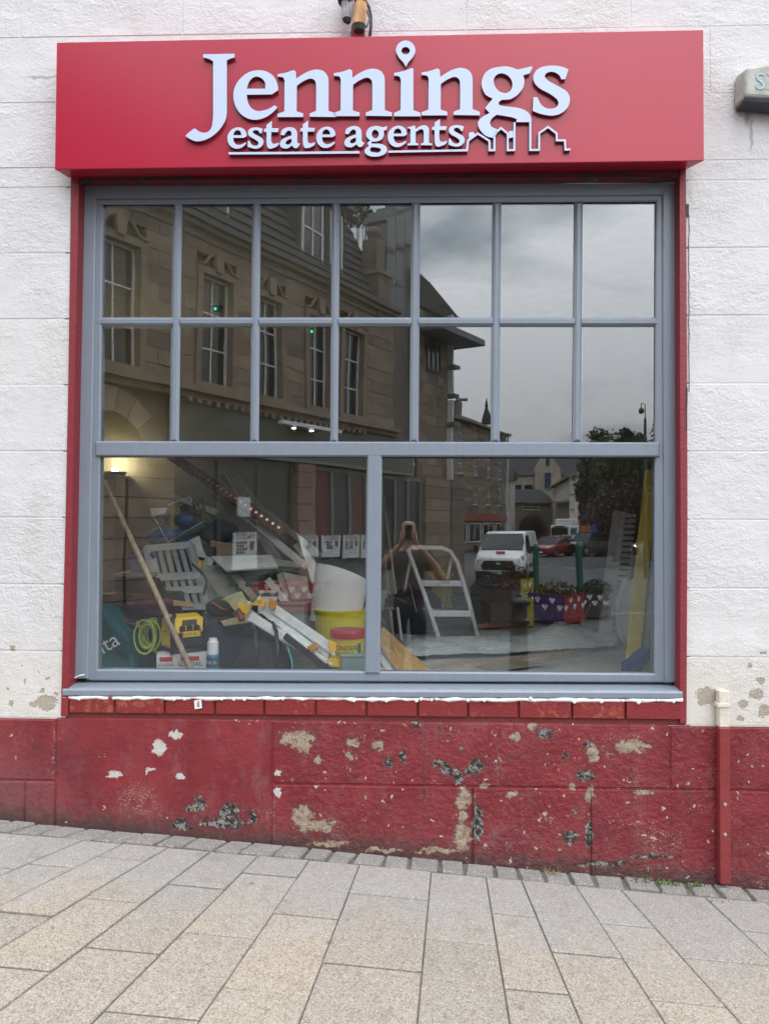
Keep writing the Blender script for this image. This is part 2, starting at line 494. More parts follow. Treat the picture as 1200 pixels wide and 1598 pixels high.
blot = g.math('MULTIPLY', g.step(g.noise(warp(g, p, 0.08, 7), 3.3, 6, 0.65), 0.52, 0.66), 0.45)
red = g.mix(blot, red, (0.115, 0.022, 0.030))
red = g.mix(halo, red, (0.14, 0.035, 0.035))
fv_ = g.voronoi(warp(g, p, 0.05, 50), 42); fc = g.n('SeparateColor'); g.l(fv_.outputs['Color'], fc.inputs[0])
dens = g.math('MULTIPLY_ADD', g.math('MULTIPLY', g.step(g.noise(p, 5.5, 3), 0.42, 0.62), right), -0.16, 0.985)
fl_k = g.math('GREATER_THAN', fc.outputs[0], dens)
fleck = g.math('MULTIPLY', g.step(g.math('ADD', fv_.outputs['Distance'], g.math('MULTIPLY_ADD', n3, 0.5, -0.25)), 0.34, 0.26), fl_k)
chip = g.math('MAXIMUM', chip, g.math('MULTIPLY', fleck, 0.95))
c = g.mix(chip, red, g.mix(g.step(fc.outputs[1], 0.75, 0.8), (0.47, 0.40, 0.33), (0.06, 0.05, 0.05))); c = g.mix(ft, c, stone); c = g.mix(fl, c, pale); c = g.mix(fd, c, slate)
g.l(c, g.bs.inputs['Base Color']); g.bs.inputs['Roughness'].default_value = 0.52; g.bs.inputs['Specular IOR Level'].default_value = 0.35
bare = g.math('MAXIMUM', ft, g.math('MAXIMUM', fl, fd))
rough_zone = g.math('MULTIPLY_ADD', right, 0.65, 0.35)
h = g.math('SUBTRACT', g.math('ADD', g.math('MULTIPLY', n1, rough_zone), g.math('MULTIPLY', n3, 0.12)), g.math('MULTIPLY', bare, 0.16))
g.bump(h, 0.6, 0.03)

# --- red painted brick, paint thin in places
g = G('brick_red'); p = g.pos(); oi = g.n('ObjectInfo').outputs['Random']
n = g.noise(p, 26, 6, 0.65, 0.5)
c = g.mix(g.step(g.math('ADD', n, g.math('MULTIPLY_ADD', oi, 0.2, -0.1)), 0.54, 0.72), (0.215, 0.025, 0.028), (0.30, 0.085, 0.05))
c = g.mix(g.step(g.noise(p, 45, 5, 0.7), 0.63, 0.7), c, (0.12, 0.035, 0.035))
g.l(c, g.bs.inputs['Base Color']); g.bs.inputs['Roughness'].default_value = 0.6; g.bs.inputs['Specular IOR Level'].default_value = 0.3
g.bump(g.noise(p, 90, 5), 0.5, 0.012)

# --- red gloss on the old timber surround
g = G('red_board'); p = g.pos()
n = g.noise(p, 30, 6, 0.6); f = g.step(g.noise(g.mapping(p, (2.5, 1, 0.5)), 16, 7, 0.7), 0.62, 0.7)
c = g.mix(n, (0.17, 0.016, 0.024), (0.27, 0.03, 0.04))
c = g.mix(g.math('MULTIPLY', f, 0.35), c, (0.10, 0.03, 0.03))
g.l(c, g.bs.inputs['Base Color']); g.bs.inputs['Roughness'].default_value = 0.5
g.bump(g.noise(p, 60, 4), 0.3, 0.01)
# --- the rotten head board above the window
g = G('red_rotten'); p = g.pos()
f = g.noise(g.mapping(warp(g, p, 0.05, 30), (1, 1, 2.0)), 14, 6, 0.7)
c = g.mix(g.step(f, 0.50, 0.56), (0.15, 0.016, 0.024), (0.035, 0.03, 0.028))
c = g.mix(g.step(f, 0.66, 0.70), c, (0.42, 0.42, 0.40))
g.l(c, g.bs.inputs['Base Color']); g.bs.inputs['Roughness'].default_value = 0.6
g.bump(f, 0.4, 0.02)

# --- granite-mix paving
def paving(name, c1, c2, dk):
    g = G(name); p = g.pos(); oi = g.n('ObjectInfo').outputs['Random']
    v = g.voronoi(p, 210); v2 = g.voronoi(p, 120); n = g.noise(p, 95, 4, 0.7); big = g.noise(p, 2.0, 6, 0.62); mid = g.noise(p, 14, 6, 0.65)
    rgb = g.n('SeparateColor'); g.l(v.outputs['Color'], rgb.inputs[0]); rg2 = g.n('SeparateColor'); g.l(v2.outputs['Color'], rg2.inputs[0])
    s = g.n('SeparateXYZ'); g.l(p, s.inputs[0])
    worn = g.step(g.math('ADD', s.outputs['Y'], g.math('MULTIPLY_ADD', big, 1.4, -0.7)), -0.95, -0.35)   # greyer, dustier close to the wall
    c = g.mix(worn, c1, c2)
    c = g.mix(g.math('MULTIPLY', oi, 0.55), c, (c2[0] * 0.74, c2[1] * 0.73, c2[2] * 0.74))
    clean = g.math('MULTIPLY_ADD', worn, -0.45, 1.0)
    c = g.mix(g.math('MULTIPLY', g.math('MULTIPLY', g.step(rgb.outputs[0], 0.66, 0.86), 0.62), clean), c, dk)
    c = g.mix(g.math('MULTIPLY', g.math('MULTIPLY', g.step(rg2.outputs[1], 0.78, 0.95), 0.5), clean), c, (dk[0] * 1.3, dk[1] * 1.15, dk[2] * .95))
    c = g.mix(g.math('MULTIPLY', g.step(rgb.outputs[1], 0.80, 0.95), 0.5), c, (0.50, 0.48, 0.44))
    c = g.mix(g.math('MULTIPLY', g.step(mid, 0.50, 0.75), 0.30), c, dk)
    st_ = g.step(g.noise(warp(g, p, 0.05, 9), 5.0, 4, 0.55), 0.62, 0.72)
    c = g.mix(g.math('MULTIPLY', st_, 0.22), c, (0.10, 0.095, 0.09))
    ch_ = g.math('MULTIPLY', g.step(g.noise(p, 8.0, 5, 0.7), 0.62, 0.8), 0.3)
    c = g.mix(ch_, c, (0.46, 0.45, 0.43))
    gum = g.step(g.voronoi(p, 3.1).outputs['Distance'], 0.055, 0.045)
    c = g.mix(g.math('MULTIPLY', gum, 0.45), c, (0.09, 0.085, 0.08))
    g.l(c, g.bs.inputs['Base Color']); g.bs.inputs['Roughness'].default_value = 0.75; g.bs.inputs['Specular IOR Level'].default_value = 0.3
    g.bump(g.math('ADD', n, g.math('MULTIPLY', v.outputs['Distance'], 0.6)), 0.35, 0.008)
paving('paving_slab', (0.345, 0.30, 0.238), (0.31, 0.298, 0.282), (0.13, 0.118, 0.097))
paving('stone_sett', (0.20, 0.19, 0.175), (0.235, 0.225, 0.21), (0.10, 0.10, 0.09))
mk('mortar_grey', (0.17, 0.16, 0.145), .95, var=.35, vs=20, bump=.6, bscale=90)
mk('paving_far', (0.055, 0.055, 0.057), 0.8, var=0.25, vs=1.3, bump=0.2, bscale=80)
mk('joint_sand', (0.12, 0.11, 0.095), 0.95, var=0.4, vs=25, bump=0.6, bscale=120)
mk('asphalt', (0.06, 0.06, 0.062), 0.85, var=0.3, vs=0.6, bump=0.3, bscale=150)
mk('road_paint', (0.6, 0.6, 0.58), 0.7, var=0.25, vs=8)

# --- window frame: grey-blue foiled plastic with a faint grain
mk('frame_grey', (0.205, 0.240, 0.290), 0.33, var=0.05, vs=30, bump=0.08, bscale=220, streak=(1, 1, 0.2), bdist=0.002)
mk('sealant', (0.80, 0.80, 0.80), 0.55, var=0.05, vs=40, bump=0.5, bscale=60)
mk('gasket', (0.02, 0.02, 0.022), 0.6)
# --- sign
g = G('sign_red'); p = g.pos()
g.l(g.mix(g.noise(p, 1.2, 3), (0.38, 0.012, 0.036), (0.41, 0.015, 0.042)), g.bs.inputs['Base Color'])
g.bs.inputs['Roughness'].default_value = 0.24; g.bs.inputs['Specular IOR Level'].default_value = 0.48
g.bump(g.noise(p, 3.0, 3), 0.05, 0.02)
mk('letter_face', (0.50, 0.585, 0.76), 0.35, var=0.03, vs=3, spec=0.4)
mk('letter_side', (0.55, 0.56, 0.60), 0.18, metal=1.0, var=0.05)
# --- glass: sharp mirror image over a slightly tinted see-through sheet, stronger at grazing angles
g = G('glass')
geo = g.n('NewGeometry')
d = g.n('VectorMath', operation='DOT_PRODUCT'); g.l(geo.outputs['Incoming'], d.inputs[0]); g.l(geo.outputs['Normal'], d.inputs[1])
c1 = g.math('SUBTRACT', 1.0, g.math('ABSOLUTE', d.outputs['Value']), clamp=True)
fz = g.math('MULTIPLY_ADD', g.math('POWER', c1, 5.0), 0.87, 0.106)
tr = g.n('BsdfTransparent'); tr.inputs[0].default_value = (0.965, 0.98, 0.975, 1)
gl = g.n('BsdfGlossy'); gl.inputs['Roughness'].default_value = 0.0; gl.inputs[0].default_value = (0.93, 0.97, 1.0, 1)
ms = g.n('MixShader'); g.l(fz, ms.inputs[0]); g.l(tr.outputs[0], ms.inputs[1]); g.l(gl.outputs[0], ms.inputs[2])
# a trace of dust and old smears on the glass, and rolled sheet that is not quite flat
p = g.pos(); sm = g.step(g.noise(warp(g, g.mapping(p, (1, 1, .7)), .12, 5), 4.5, 6, .65), .50, .74)
df = g.n('BsdfDiffuse'); df.inputs[0].default_value = (.6, .6, .58, 1)
m3 = g.n('MixShader'); g.l(g.math('MULTIPLY_ADD', sm, 0.008, 0.0), m3.inputs[0]); g.l(ms.outputs[0], m3.inputs[1]); g.l(df.outputs[0], m3.inputs[2])
bp = g.n('Bump'); bp.inputs['Strength'].default_value = .05; bp.inputs['Distance'].default_value = .012
g.l(g.noise(p, 2.2, 1, .4), bp.inputs['Height']); g.l(bp.outputs[0], gl.inputs['Normal'])
g.l(m3.outputs[0], g.t.nodes['Material Output'].inputs['Surface'])
M = MATS

# ================================================================== ground, pavement
def axis(vals):
    return vals
xs = [-120, -80, -50, -30, -20, -14, -10, -7, -5, -4, -3, -2.4, -1.8, -1.2, -.6, 0, .6, 1.2, 1.8, 2.4, 3, 4, 5, 7, 10, 14, 20, 30, 50, 80, 120]
ys = [-400, -250, -150, -100, -70, -50, -40, -30, -25, -20, -17, -14.5]
ysn = [-14.5, -12, -10, -8, -6.5, -5.2, -4.4, -3.8, -3.2, -2.6, -2, -1.5, -1, -.5, -.1, 0.3]
def sheet(xs, ys, dz):
    mb = MB(); n = len(xs)
    vs = [(x, y, gz(x, y) + dz) for y in ys for x in xs]
    mb.add(vs, [(j * n + i, j * n + i + 1, (j + 1) * n + i + 1, (j + 1) * n + i) for j in range(len(ys) - 1) for i in range(n - 1)])
    return mb
road = sheet(xs, ys, -0.10).build('road', M['asphalt'], kind='structure')
bed = sheet(xs, ysn, -0.008).build('pavement', M['joint_sand'], kind='structure')
mb = MB()
for i in range(len(xs) - 1):
    a, b = xs[i], xs[i + 1]
    p0, p1 = Vector((a, -14.5, gz(a, -14.5))), Vector((b, -14.5, gz(b, -14.5)))
    mb.hexa([p0, p1, p1 + Vector((0, -.15, 0)), p0 + Vector((0, -.15, 0))] + [q + Vector((0, 0, -.14)) for q in (p0, p1, p1 + Vector((0, -.15, 0)), p0 + Vector((0, -.15, 0)))])
mb.build('kerb', mk('kerb_stone', (0.27, 0.26, 0.25), 0.8), kind='structure')
mb = MB()
for k in range(26):
    x0 = -6 + k * 1.6
    mb.add([(x0, -38, gz(x0, -38) - .094), (x0 + .8, -38, gz(x0 + .8, -38) - .094), (x0 + .8, -37.75, gz(x0 + .8, -37.75) - .094), (x0, -37.75, gz(x0, -37.75) - .094)], [(0, 1, 2, 3)])
mb.build('road_marking', M['road_paint'], kind='structure')

# near slabs: joints fan out slightly, as laid round the bend of the street
JX = [(-2.62, 0.60), (-2.30, 0.58), (-2.02, .57), (-1.76, .55), (-1.545, .50), (-1.355, .42), (-1.137, .38), (-.933, .308), (-.703, .242), (-.464, .179), (-.226, .113), (.113, .073), (.369, .021), (.533, -.062), (.784, -.114), (.994, -.19), (1.383, -.18), (1.66, -.20), (1.95, -.21), (2.25, -.22), (2.6, -.23)]
JY = [[-.7, -1.3], [-.3, -.95, -1.5], [-.6, -1.2], [-.45, -1.05], [-.391, -.9, -1.45], [-.276, -.78, -1.3], [-.627, -1.111], [-.458, -.956, -1.5], [-.3, -.802, -1.283], [-.608, -1.105], [-.392, -.911, -1.4], [-.687, -1.22], [-.446, -.961, -1.45], [-.697, -1.25], [-.441, -.943, -1.5], [-.651, -1.2], [-.4, -.95, -1.5], [-.7, -1.25], [-.5, -1.0], [-.3, -.9, -1.4]]
YEND = -2.15
for i in range(len(JX) - 1):
    (a, ma), (b, mb_) = JX[i], JX[i + 1]
    w = 0.5 if i < 8 else 0.26
    yl = [-.126] + JY[i] + [-1.72 - 0.1 * (i % 3), YEND]
    for k in range(len(yl) - 1):
        y0, y1 = yl[k], yl[k + 1]
        g2 = 0.0055 if 4 <= i <= 7 else 0.0022
        g3 = max(g2, .0038)
        g4 = g3 * rnd.uniform(.8, 1.5)
        X = lambda x0, m, y: x0 + m * (y + .1)
        q = [(X(b, mb_, y0) - g2, y0 - g4), (X(a, ma, y0) + g2, y0 - g4), (X(a, ma, y1) + g2, y1 + g4), (X(b, mb_, y1) - g2, y1 + g4)]
        tilt = rnd.uniform(-.0025, .0025)
        top = [Vector((x, y, gz(x, y) + tilt)) for x, y in q]
        m_ = MB(); bot = [t + Vector((0, 0, -.05)) for t in top]
        c = sum(top, Vector()) / 4
        rim = [t + (c - t).normalized() * 0.006 for t in top]
        low = [t - Vector((0, 0, .004)) for t in top]
        m_.hexa(low + bot)
        m_.add(low + rim, [(0, 1, 5, 4), (1, 2, 6, 5), (2, 3, 7, 6), (3, 0, 4, 7), (4, 5, 6, 7)])
        m_.build('paving_slab', M['paving_slab'], bed)
# the rest of the pavement, seen only mirrored in the window
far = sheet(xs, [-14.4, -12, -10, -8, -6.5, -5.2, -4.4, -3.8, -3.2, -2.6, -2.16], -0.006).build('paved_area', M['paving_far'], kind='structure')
# row of small setts against the wall
mb = MB(); xx = [-3 + .25 * k for k in range(25)]
mb.add([Vector((q_, y_, gz(q_, y_) - .0085)) for y_ in (.02, -.135) for q_ in xx], [(k, k + 1, 25 + k + 1, 25 + k) for k in range(24)]); mb.build('mortar_bed', M['mortar_grey'], bed)
x = -2.5
while x < 2.5:
    w = rnd.uniform(.105, .155)
    sk = 0.035 * max(0, min(1, (0.2 - x) / 1.8)) + rnd.uniform(-.006, .006)
    y0, y1 = -.010 + rnd.uniform(-.006, .003), -.118 + rnd.uniform(-.006, .004)
    q = [(x + .006 + sk, y0), (x + w - .006 + sk, y0 + rnd.uniform(-.005, .005)), (x + w - .007 + rnd.uniform(-.006, .006) - sk, y1), (x + .007 + rnd.uniform(-.006, .006) - sk, y1 + rnd.uniform(-.006, .006))]
    h = rnd.uniform(-.004, .005)
    low = [Vector((a, b, gz(a, b) - .003 + h)) for a, b in q]; c = sum(low, Vector()) / 4
    rim = [t + (c - t) * 0.09 + Vector((0, 0, .008)) for t in low]
    m_ = MB(); m_.hexa(low + [t - Vector((0, 0, .05)) for t in low]); m_.add(low + rim, [(0, 1, 5, 4), (1, 2, 6, 5), (2, 3, 7, 6), (3, 0, 4, 7), (4, 5, 6, 7)])
    m_.build('sett', M['stone_sett'], bed)
    x += w + rnd.uniform(.0, .008)

# ================================================================== shop building
shop = thing('shop_building', 'white painted stone shopfront with worn red plinth under a wide grey window', 'building', (0, 0, 0))
mb = MB()
XL, XR, ZB, ZT = -1.735, 1.368, 0.80, 3.44
for a, b in (((-5, .0003, -1), (XL, .36, 7)), ((XR, .0003, -1), (5, .36, 7)), ((XL, .0003, ZT), (XR, .36, 7)), ((XL, .0015, -1), (XR, .36, .667))):
    mb.b2(a, b)
mb.build('wall', M['white_paint'], shop)
mb = MB(); mb.b2((-5, -.0005, -1), (5, .2, .666)); mb.build('plinth_backing', M['red_paint'], shop)
# masonry blocks, painted over, each a little out of true
def wall_block(x0, x1, z0, z1, mat, nm, proud=0.0016, ch=0.004, gap=0.0015, skew=0.0):
    t = [rnd.uniform(-.0012, .0012) for _ in range(4)]
    q = [(x0 + gap, z0 + gap), (x1 - gap, z0 + gap), (x1 - gap, z1 - gap), (x0 + gap, z1 - gap)]
    back = [Vector((a, .012, b)) for a, b in q]
    mid = [Vector((a, .004, b)) for a, b in q]
    cx, cz = (x0 + x1) / 2, (z0 + z1) / 2
    fr_ = [Vector((a + (ch if a < cx else -ch), -proud + t[i], b + (ch if b < cz else -ch))) for i, (a, b) in enumerate(q)]
    m_ = MB(); m_.hexa(mid + back)
    m_.add(mid + fr_, [(0, 1, 5, 4), (1, 2, 6, 5), (2, 3, 7, 6), (3, 0, 4, 7), (4, 5, 6, 7)])
    return m_.build(nm, mat, shop)
ZP = 0.668
PITCH = 0.334
for k in range(12):
    z0 = ZP + PITCH * k; z1 = z0 + PITCH
    if z0 < ZT - .05:
        spans = [(-4.2, XL + .03), (XR - .022, 4.2)]
        if z1 > ZT:
            z1 = ZT
    else:
        z0 = ZT + PITCH * (k - 9) if k >= 9 else z0
        z1 = z0 + PITCH
        spans = [(-4.2, 4.2)]
    for a, b in spans:
        x = a
        cuts = [a]
        if a < -4 and b < -1:
            st_ = [b]; 
            while st_[-1] > a + 1.2: st_.append(st_[-1] - rnd.uniform(.55, 1.0))
            cuts = [a] + list(reversed(st_))
        else:
            while cuts[-1] < b - 1.1: cuts.append(cuts[-1] + rnd.uniform(.55, 1.0))
            cuts.append(b)
        for i in range(len(cuts) - 1):
            wall_block(cuts[i], cuts[i + 1], z0, z1, M['white_paint'], 'stone_block')
# plinth: two courses of big red-painted stones
up = [-4.2, -2.9, at(88, 1170).x, at(424, 1170).x, at(778, 1170).x, at(1044, 1180).x, 2.3, 4.2]
lo = [-4.2, -2.6, at(40, 1250).x, at(88, 1170).x, at(424, 1280).x, at(737, 1280).x, at(921, 1290).x, at(1122, 1300).x, 2.6, 4.2]
zm = 0.358
for i in range(len(up) - 1):
    if i == 2:
        wall_block(up[2], up[3], -.5, 0.672, M['red_paint'], 'plinth_stone', proud=.006, ch=.006, gap=.0008); continue
    under = XL < (up[i] + up[i + 1]) / 2 < XR
    wall_block(up[i], up[i + 1], zm, 0.668 if not under else 0.672, M['red_paint'], 'plinth_stone', proud=.0055, ch=.010, gap=.0008)
for i in range(len(lo) - 1):
    if i == 3: continue
    wall_block(lo[i], lo[i + 1], -0.5, zm, M['red_paint'], 'plinth_stone', proud=.0055 + .002 * (i % 3), ch=.007, gap=.0012)
# brick-on-edge course under the sill
bx = [108, 180, 258, 336, 413, 493, 572, 652, 730, 809, 892, 975, 1062]
zb0, zb1 = at(600, 1119).z, at(600, 1091).z
for i in range(len(bx) - 1):
    a, b = at(bx[i], 1105).x, at(bx[i + 1], 1105).x
    m_ = MB()
    y0 = -.010 + rnd.uniform(-.003, .003)
    m_.frust([(a + .003, .0, zb0 + .004), (b - .003, .0, zb0 + .004), (b - .003, .0, zb1), (a + .003, .0, zb1)], (0, y0, 0), .004)
    m_.box(((a + b) / 2, .06, (zb0 + zb1) / 2), (b - a - .006, .12, zb1 - zb0 - .004))
    m_.build('brick', M['brick_red'], shop)
mb = MB(); mb.b2((XL + .002, .004, .664), (XR - .002, .33, zb1 + .004)); mb.b2((XL + .002, .12, zb1 + .0045), (XR - .002, .35, zb1 + .035))
mb.build('brick_bed', mk('mortar_red', (0.16, 0.03, 0.03), 0.8, bump=.5, bscale=80), shop)

# red timber surround: face boards and reveals
YF = 0.062       # front of the window frame
fl = [(127, 291), (127, 500), (119, 700), (109, 1083)]
def reveal(side):
    mb = MB()
    if side == 'l':
        o = [(113, 262), (108, 600), (104, 800), (96.5, 1117)]; i_ = [(125, 262), (118, 600), (114.5, 800), (107.5, 1117)]
    else:
        o = [(1069, 258), (1071, 600), (1071.5, 800), (1070, 1128)]; i_ = [(1059.5, 258), (1060, 600), (1061, 800), (1060, 1128)]
    for k in range(3):
        A, B, Cc, D = at(*o[k]), at(*i_[k]), at(*i_[k + 1]), at(*o[k + 1])
        off = Vector((0, -.011, 0))
        mb.hexa([A + off, B + off, Cc + off, D + off, A + Vector((0, .11, 0)), B + Vector((0, .11, 0)), Cc + Vector((0, .11, 0)), D + Vector((0, .11, 0))])
    return mb
reveal('l').build('surround_board', M['red_board'], shop, weld=True)
reveal('r').build('surround_board', M['red_board'], shop, weld=True)
mb = MB()
mb.slab([at(113, 258) + Vector((0, -.004, 0)), at(1069, 254) + Vector((0, -.004, 0)), at(1069, 276) + Vector((0, -.004, 0)), at(113, 282) + Vector((0, -.004, 0))], (0, .11, 0))
mb.build('head_board', M['red_rotten'], shop)

# ---------------------------------------------------------------- the window
win = bpy.data.objects.new('shop_window', None); COL.objects.link(win); win.parent = shop; WM[win.name] = Matrix.Identity(4)
def member(u0, u1, v0, v1, y0, y1, ch=0.0, nm='frame', quad=None, mat=None):
    """frame member measured between pixel edges, front at y0, back at y1, chamfered front"""
    q = quad or [(u0, v1), (u1, v1), (u1, v0), (u0, v0)]
    m_ = MB()
    f = [at(u, v, y0) for u, v in q]
    if ch:
        b = [Vector((p.x, y0 + ch, p.z)) for p in f]
        m_.frust(b, (0, -ch, 0), ch)
        m_.hexa([p.copy() for p in b] + [Vector((p.x, y1, p.z)) for p in b])
    else:
        m_.hexa(f + [Vector((p.x, y1, p.z)) for p in f])
    return m_.build(nm, mat or M['frame_grey'], win)
YG = 0.095
# outer frame
member(0, 0, 0, 0, YF, .14, .006, quad=[(110, 1060), (137, 1060), (150, 287), (128, 288)], nm='outer_frame')
member(0, 0, 0, 0, YF, .14, .006, quad=[(1038, 1066), (1056.5, 1066), (1056.5, 285), (1034, 286)], nm='outer_frame')
member(0, 0, 0, 0, YF - .001, .141, .006, quad=[(149, 308), (1035, 303), (1056.5, 285), (128, 288)], nm='outer_frame')
# inner sash rails, set back a step
YS = YF + .014
member(0, 0, 0, 0, YS, .13, .007, quad=[(135, 1062), (152, 1062), (160, 306), (147, 306)], nm='sash_stile')
member(0, 0, 0, 0, YS, .13, .007, quad=[(1021, 1062), (1040, 1062), (1036, 303), (1024, 303)], nm='sash_stile')
member(0, 0, 0, 0, YS - .001, .131, .007, quad=[(150, 317), (1033, 313), (1033, 300), (150, 304)], nm='sash_rail')
member(0, 0, 0, 0, YS - .001, .131, .007, quad=[(139, 1063), (1038, 1066), (1038, 1052), (139, 1045)], nm='sash_rail')
# transom and mullion
member(0, 0, 0, 0, YF + .002, .135, .008, quad=[(148, 712), (1030, 713), (1030, 690), (148, 688)], nm='transom')
member(0, 0, 0, 0, YF + .003, .134, .008, quad=[(569, 1052), (593, 1052), (596, 708), (573, 708)], nm='mullion')
# glazing bars
VB = [(270, 264, 283, 278), (393.5, 390, 406, 403), (517.5, 515, 530, 527), (642, 639, 656, 653), (769, 766, 783, 780), (897, 894, 910.5, 908)]
for a0, a1, b0, b1 in VB:
    member(0, 0, 0, 0, YF + .012, YG - .0045, .014, quad=[(a1, 690), (b1, 690), (b0, 313), (a0, 313)], nm='glazing_bar')
    member(0, 0, 0, 0, YG + .0045, YG + .025, .0, quad=[(a1, 690), (b1, 690), (b0, 313), (a0, 313)], nm='glazing_bar')
for k in range(7):
    L_ = [150] + [v[0] + 10 for v in VB]; R2 = [v[0] + 1 for v in VB] + [1028]
    member(0, 0, 0, 0, YF + .0127, YG - .0045, .0135, quad=[(L_[k] - 3, 508), (R2[k] + 3, 508), (R2[k] + 3, 494), (L_[k] - 3, 494)], nm='glazing_bar')
# panes
PV = [152] + [(v[0] + v[2]) / 2 for v in VB] + [1030]
PB = [148] + [(v[1] + v[3]) / 2 for v in VB] + [1030]
def pane(q, dy=0.0):
    m_ = MB(); f = [at(u, v, YG) for u, v in q]
    m_.slab([p + Vector((0, -.002 + dy, 0)) for p in f], (0, .004, 0))
    m_.build('pane', M['glass'], win)
for r, (v0, v1) in enumerate(((310, 501), (501, 700))):
    for k in range(7):
        pane([(PB[k] + .4, v1), (PB[k + 1] - .4, v1), (PV[k + 1] - .4, v0), (PV[k] + .4, v0)])
pane([(146, 1054), (581, 1054), (584, 700), (146, 700)])
pane([(581.6, 1058), (1030, 1060), (1030, 700), (584.6, 700)])
# thin black gaskets
for q in ([(160, 317), (1023, 314.5), (1023, 316.5), (160, 319.5)], [(153, 711), (571, 712), (571, 714), (153, 713.5)], [(596, 713), (1021, 713.5), (1021, 715.5), (596, 715)]):
    m_ = MB(); m_.slab([at(u, v, YS + .012) for u, v in q], (0, .012, 0)); m_.build('gasket', M['gasket'], win)
# projecting sill with a front lip
m_ = MB()
sl_, sr = at(108, 1066, YF), at(1057, 1070, YF)
prof = [(.13, .0), (.05, -.003), (.0, -.009), (-.012, -.014), (-.017, -.022), (-.017, -.047), (.13, -.047)]
for i in range(len(prof)):
    pass
m_.add([Vector((sl_.x + .0, y, sl_.z + z)) for y, z in prof] + [Vector((sr.x, y, sr.z + z)) for y, z in prof],
       [(i, (i + 1) % 7, 7 + (i + 1) % 7, 7 + i) for i in range(7)] + [tuple(range(7)), tuple(range(13, 6, -1))])
sill = m_.build('sill', M['frame_grey'], win, bevel=.003)
# white sealant: foam under the sill, bead round the frame
m_ = MB()
pts = []
for k in range(90):
    t = k / 89
    pts.append(Vector((sl_.x + (sr.x - sl_.x) * t, -.004 + rnd.uniform(-.006, .004), sl_.z - .047 - .010 + (sr.z - sl_.z) * t + rnd.uniform(-.004, .003))))
m_.tube(pts, [rnd.uniform(.008, .014) for _ in pts], 7)
for k in range(40):
    pp = rnd.choice(pts); m_.sph(pp + Vector((rnd.uniform(-.02, .02), -.008, rnd.uniform(-.008, .004))), rnd.uniform(.005, .011), 6, 4)
m_.build('foam_bead', M['sealant'], win, smooth=True)
def bead(qs, r):
    pp = []
    for i in range(len(qs) - 1):
        a, b = at(*qs[i], YF - .002), at(*qs[i + 1], YF - .002)
        for k in range(14):
            pp.append(a.lerp(b, k / 14) + Vector((rnd.uniform(-.0012, .0012), 0, rnd.uniform(-.0012, .0012))))
    pp.append(at(*qs[-1], YF - .002))
    m_ = MB(); m_.tube(pp, [r * rnd.uniform(.8, 1.25) for _ in pp], 6); m_.build('sealant_bead', M['sealant'], win, smooth=True)
bead([(127.5, 290), (118, 700), (109, 1080)], .0042)
bead([(127.5, 288), (600, 285), (1057, 284)], .0032)
bead([(1057.5, 284), (1058.5, 700), (1058, 1086)], .0042)
bead([(110, 1062), (121, 1056), (132, 1053)], .0035)
# small white barcode label left on the brick course
m_ = MB(); m_.slab([at(304, 1107, -.016), at(315, 1105.5, -.016), at(314, 1092, -.016), at(303, 1094, -.016)], (0, .003, 0))
lb = m_.build('paper_label', mk('paper', (0.78, 0.78, 0.77), 0.7), None); tag(lb, 'small white paper label stuck on the red brick course under the sill', 'label')
m_ = MB()
for k in range(5):
    m_.slab([at(307.5, 1104 - k * 1.9, -.0165), at(311.5, 1103.6 - k * 1.9, -.0165), at(311.4, 1102.5 - k * 1.9, -.0165), at(307.4, 1102.9 - k * 1.9, -.0165)], (0, .0006, 0))
m_.build('barcode', mk('ink', (0.03, 0.03, 0.035), 0.6), lb)

# ================================================================== the sign
sign = thing('shop_sign', 'long red fascia sign with raised pale blue estate agent lettering over the window', 'sign', at(600, 260, 0))
YSG = -.13
A, B, Cc, D = at(85, 264, YSG), at(1099, 250.5, YSG), at(1098, 45, YSG), at(88, 65, YSG)
A2, B2, C2, D2 = at(107, 277, -.012), at(1071, 264, -.012), at(1071, 40, -.012), at(110, 62, -.012)
C2.z = Cc.z; D2.z = D.z
mb = MB(); mb.hexa([A, B, Cc, D, A2, B2, C2, D2]); mb.build('sign_box', M['sign_red'], sign, bevel=.004)
YL = -.150
def letter(loops, name='letter', closed=True):
    mb = MB(); mb.two = True
    mb.prism(loops, lambda u, v: at(u, v, YL), (0, .0185, 0))
    mb.build(name, [M['letter_face'], M['letter_side']], sign)
def T(pts, ox, oy, sc):
    return [(ox + x / sc, oy + y / sc, k) for x, y, k in pts]
c_, s_ = 'c', 's'
GJ = [(278,178,c_),(645,172,c_),(645,215,c_),(600,228,s_),(555,248,c_),(555,860,c_),(538,950,s_),(470,1060,s_),(380,1140,s_),(290,1185,s_),(200,1198,s_),(130,1175,s_),(68,1135,c_),(112,1093,s_),(178,1045,c_),(230,1082,s_),(290,1098,s_),(345,1078,s_),(380,1020,s_),(395,900,c_),(395,262,c_),(345,232,s_),(278,215,c_)]
GE = [(1155,600,c_),(1150,540,s_),(1115,455,s_),(1040,390,s_),(930,365,s_),(810,390,s_),(710,465,s_),(650,560,s_),(632,660,s_),(650,770,s_),(710,870,s_),(800,930,s_),(890,945,s_),(990,925,s_),(1080,870,s_),(1147,802,c_),(1115,775,c_),(1050,815,s_),(980,838,s_),(910,842,s_),(850,815,s_),(805,750,s_),(788,652,c_),(1080,648,c_)]
GEH = [(790,582,c_),(1005,582,c_),(1003,520,s_),(975,470,s_),(915,440,s_),(855,455,s_),(810,510,s_)]
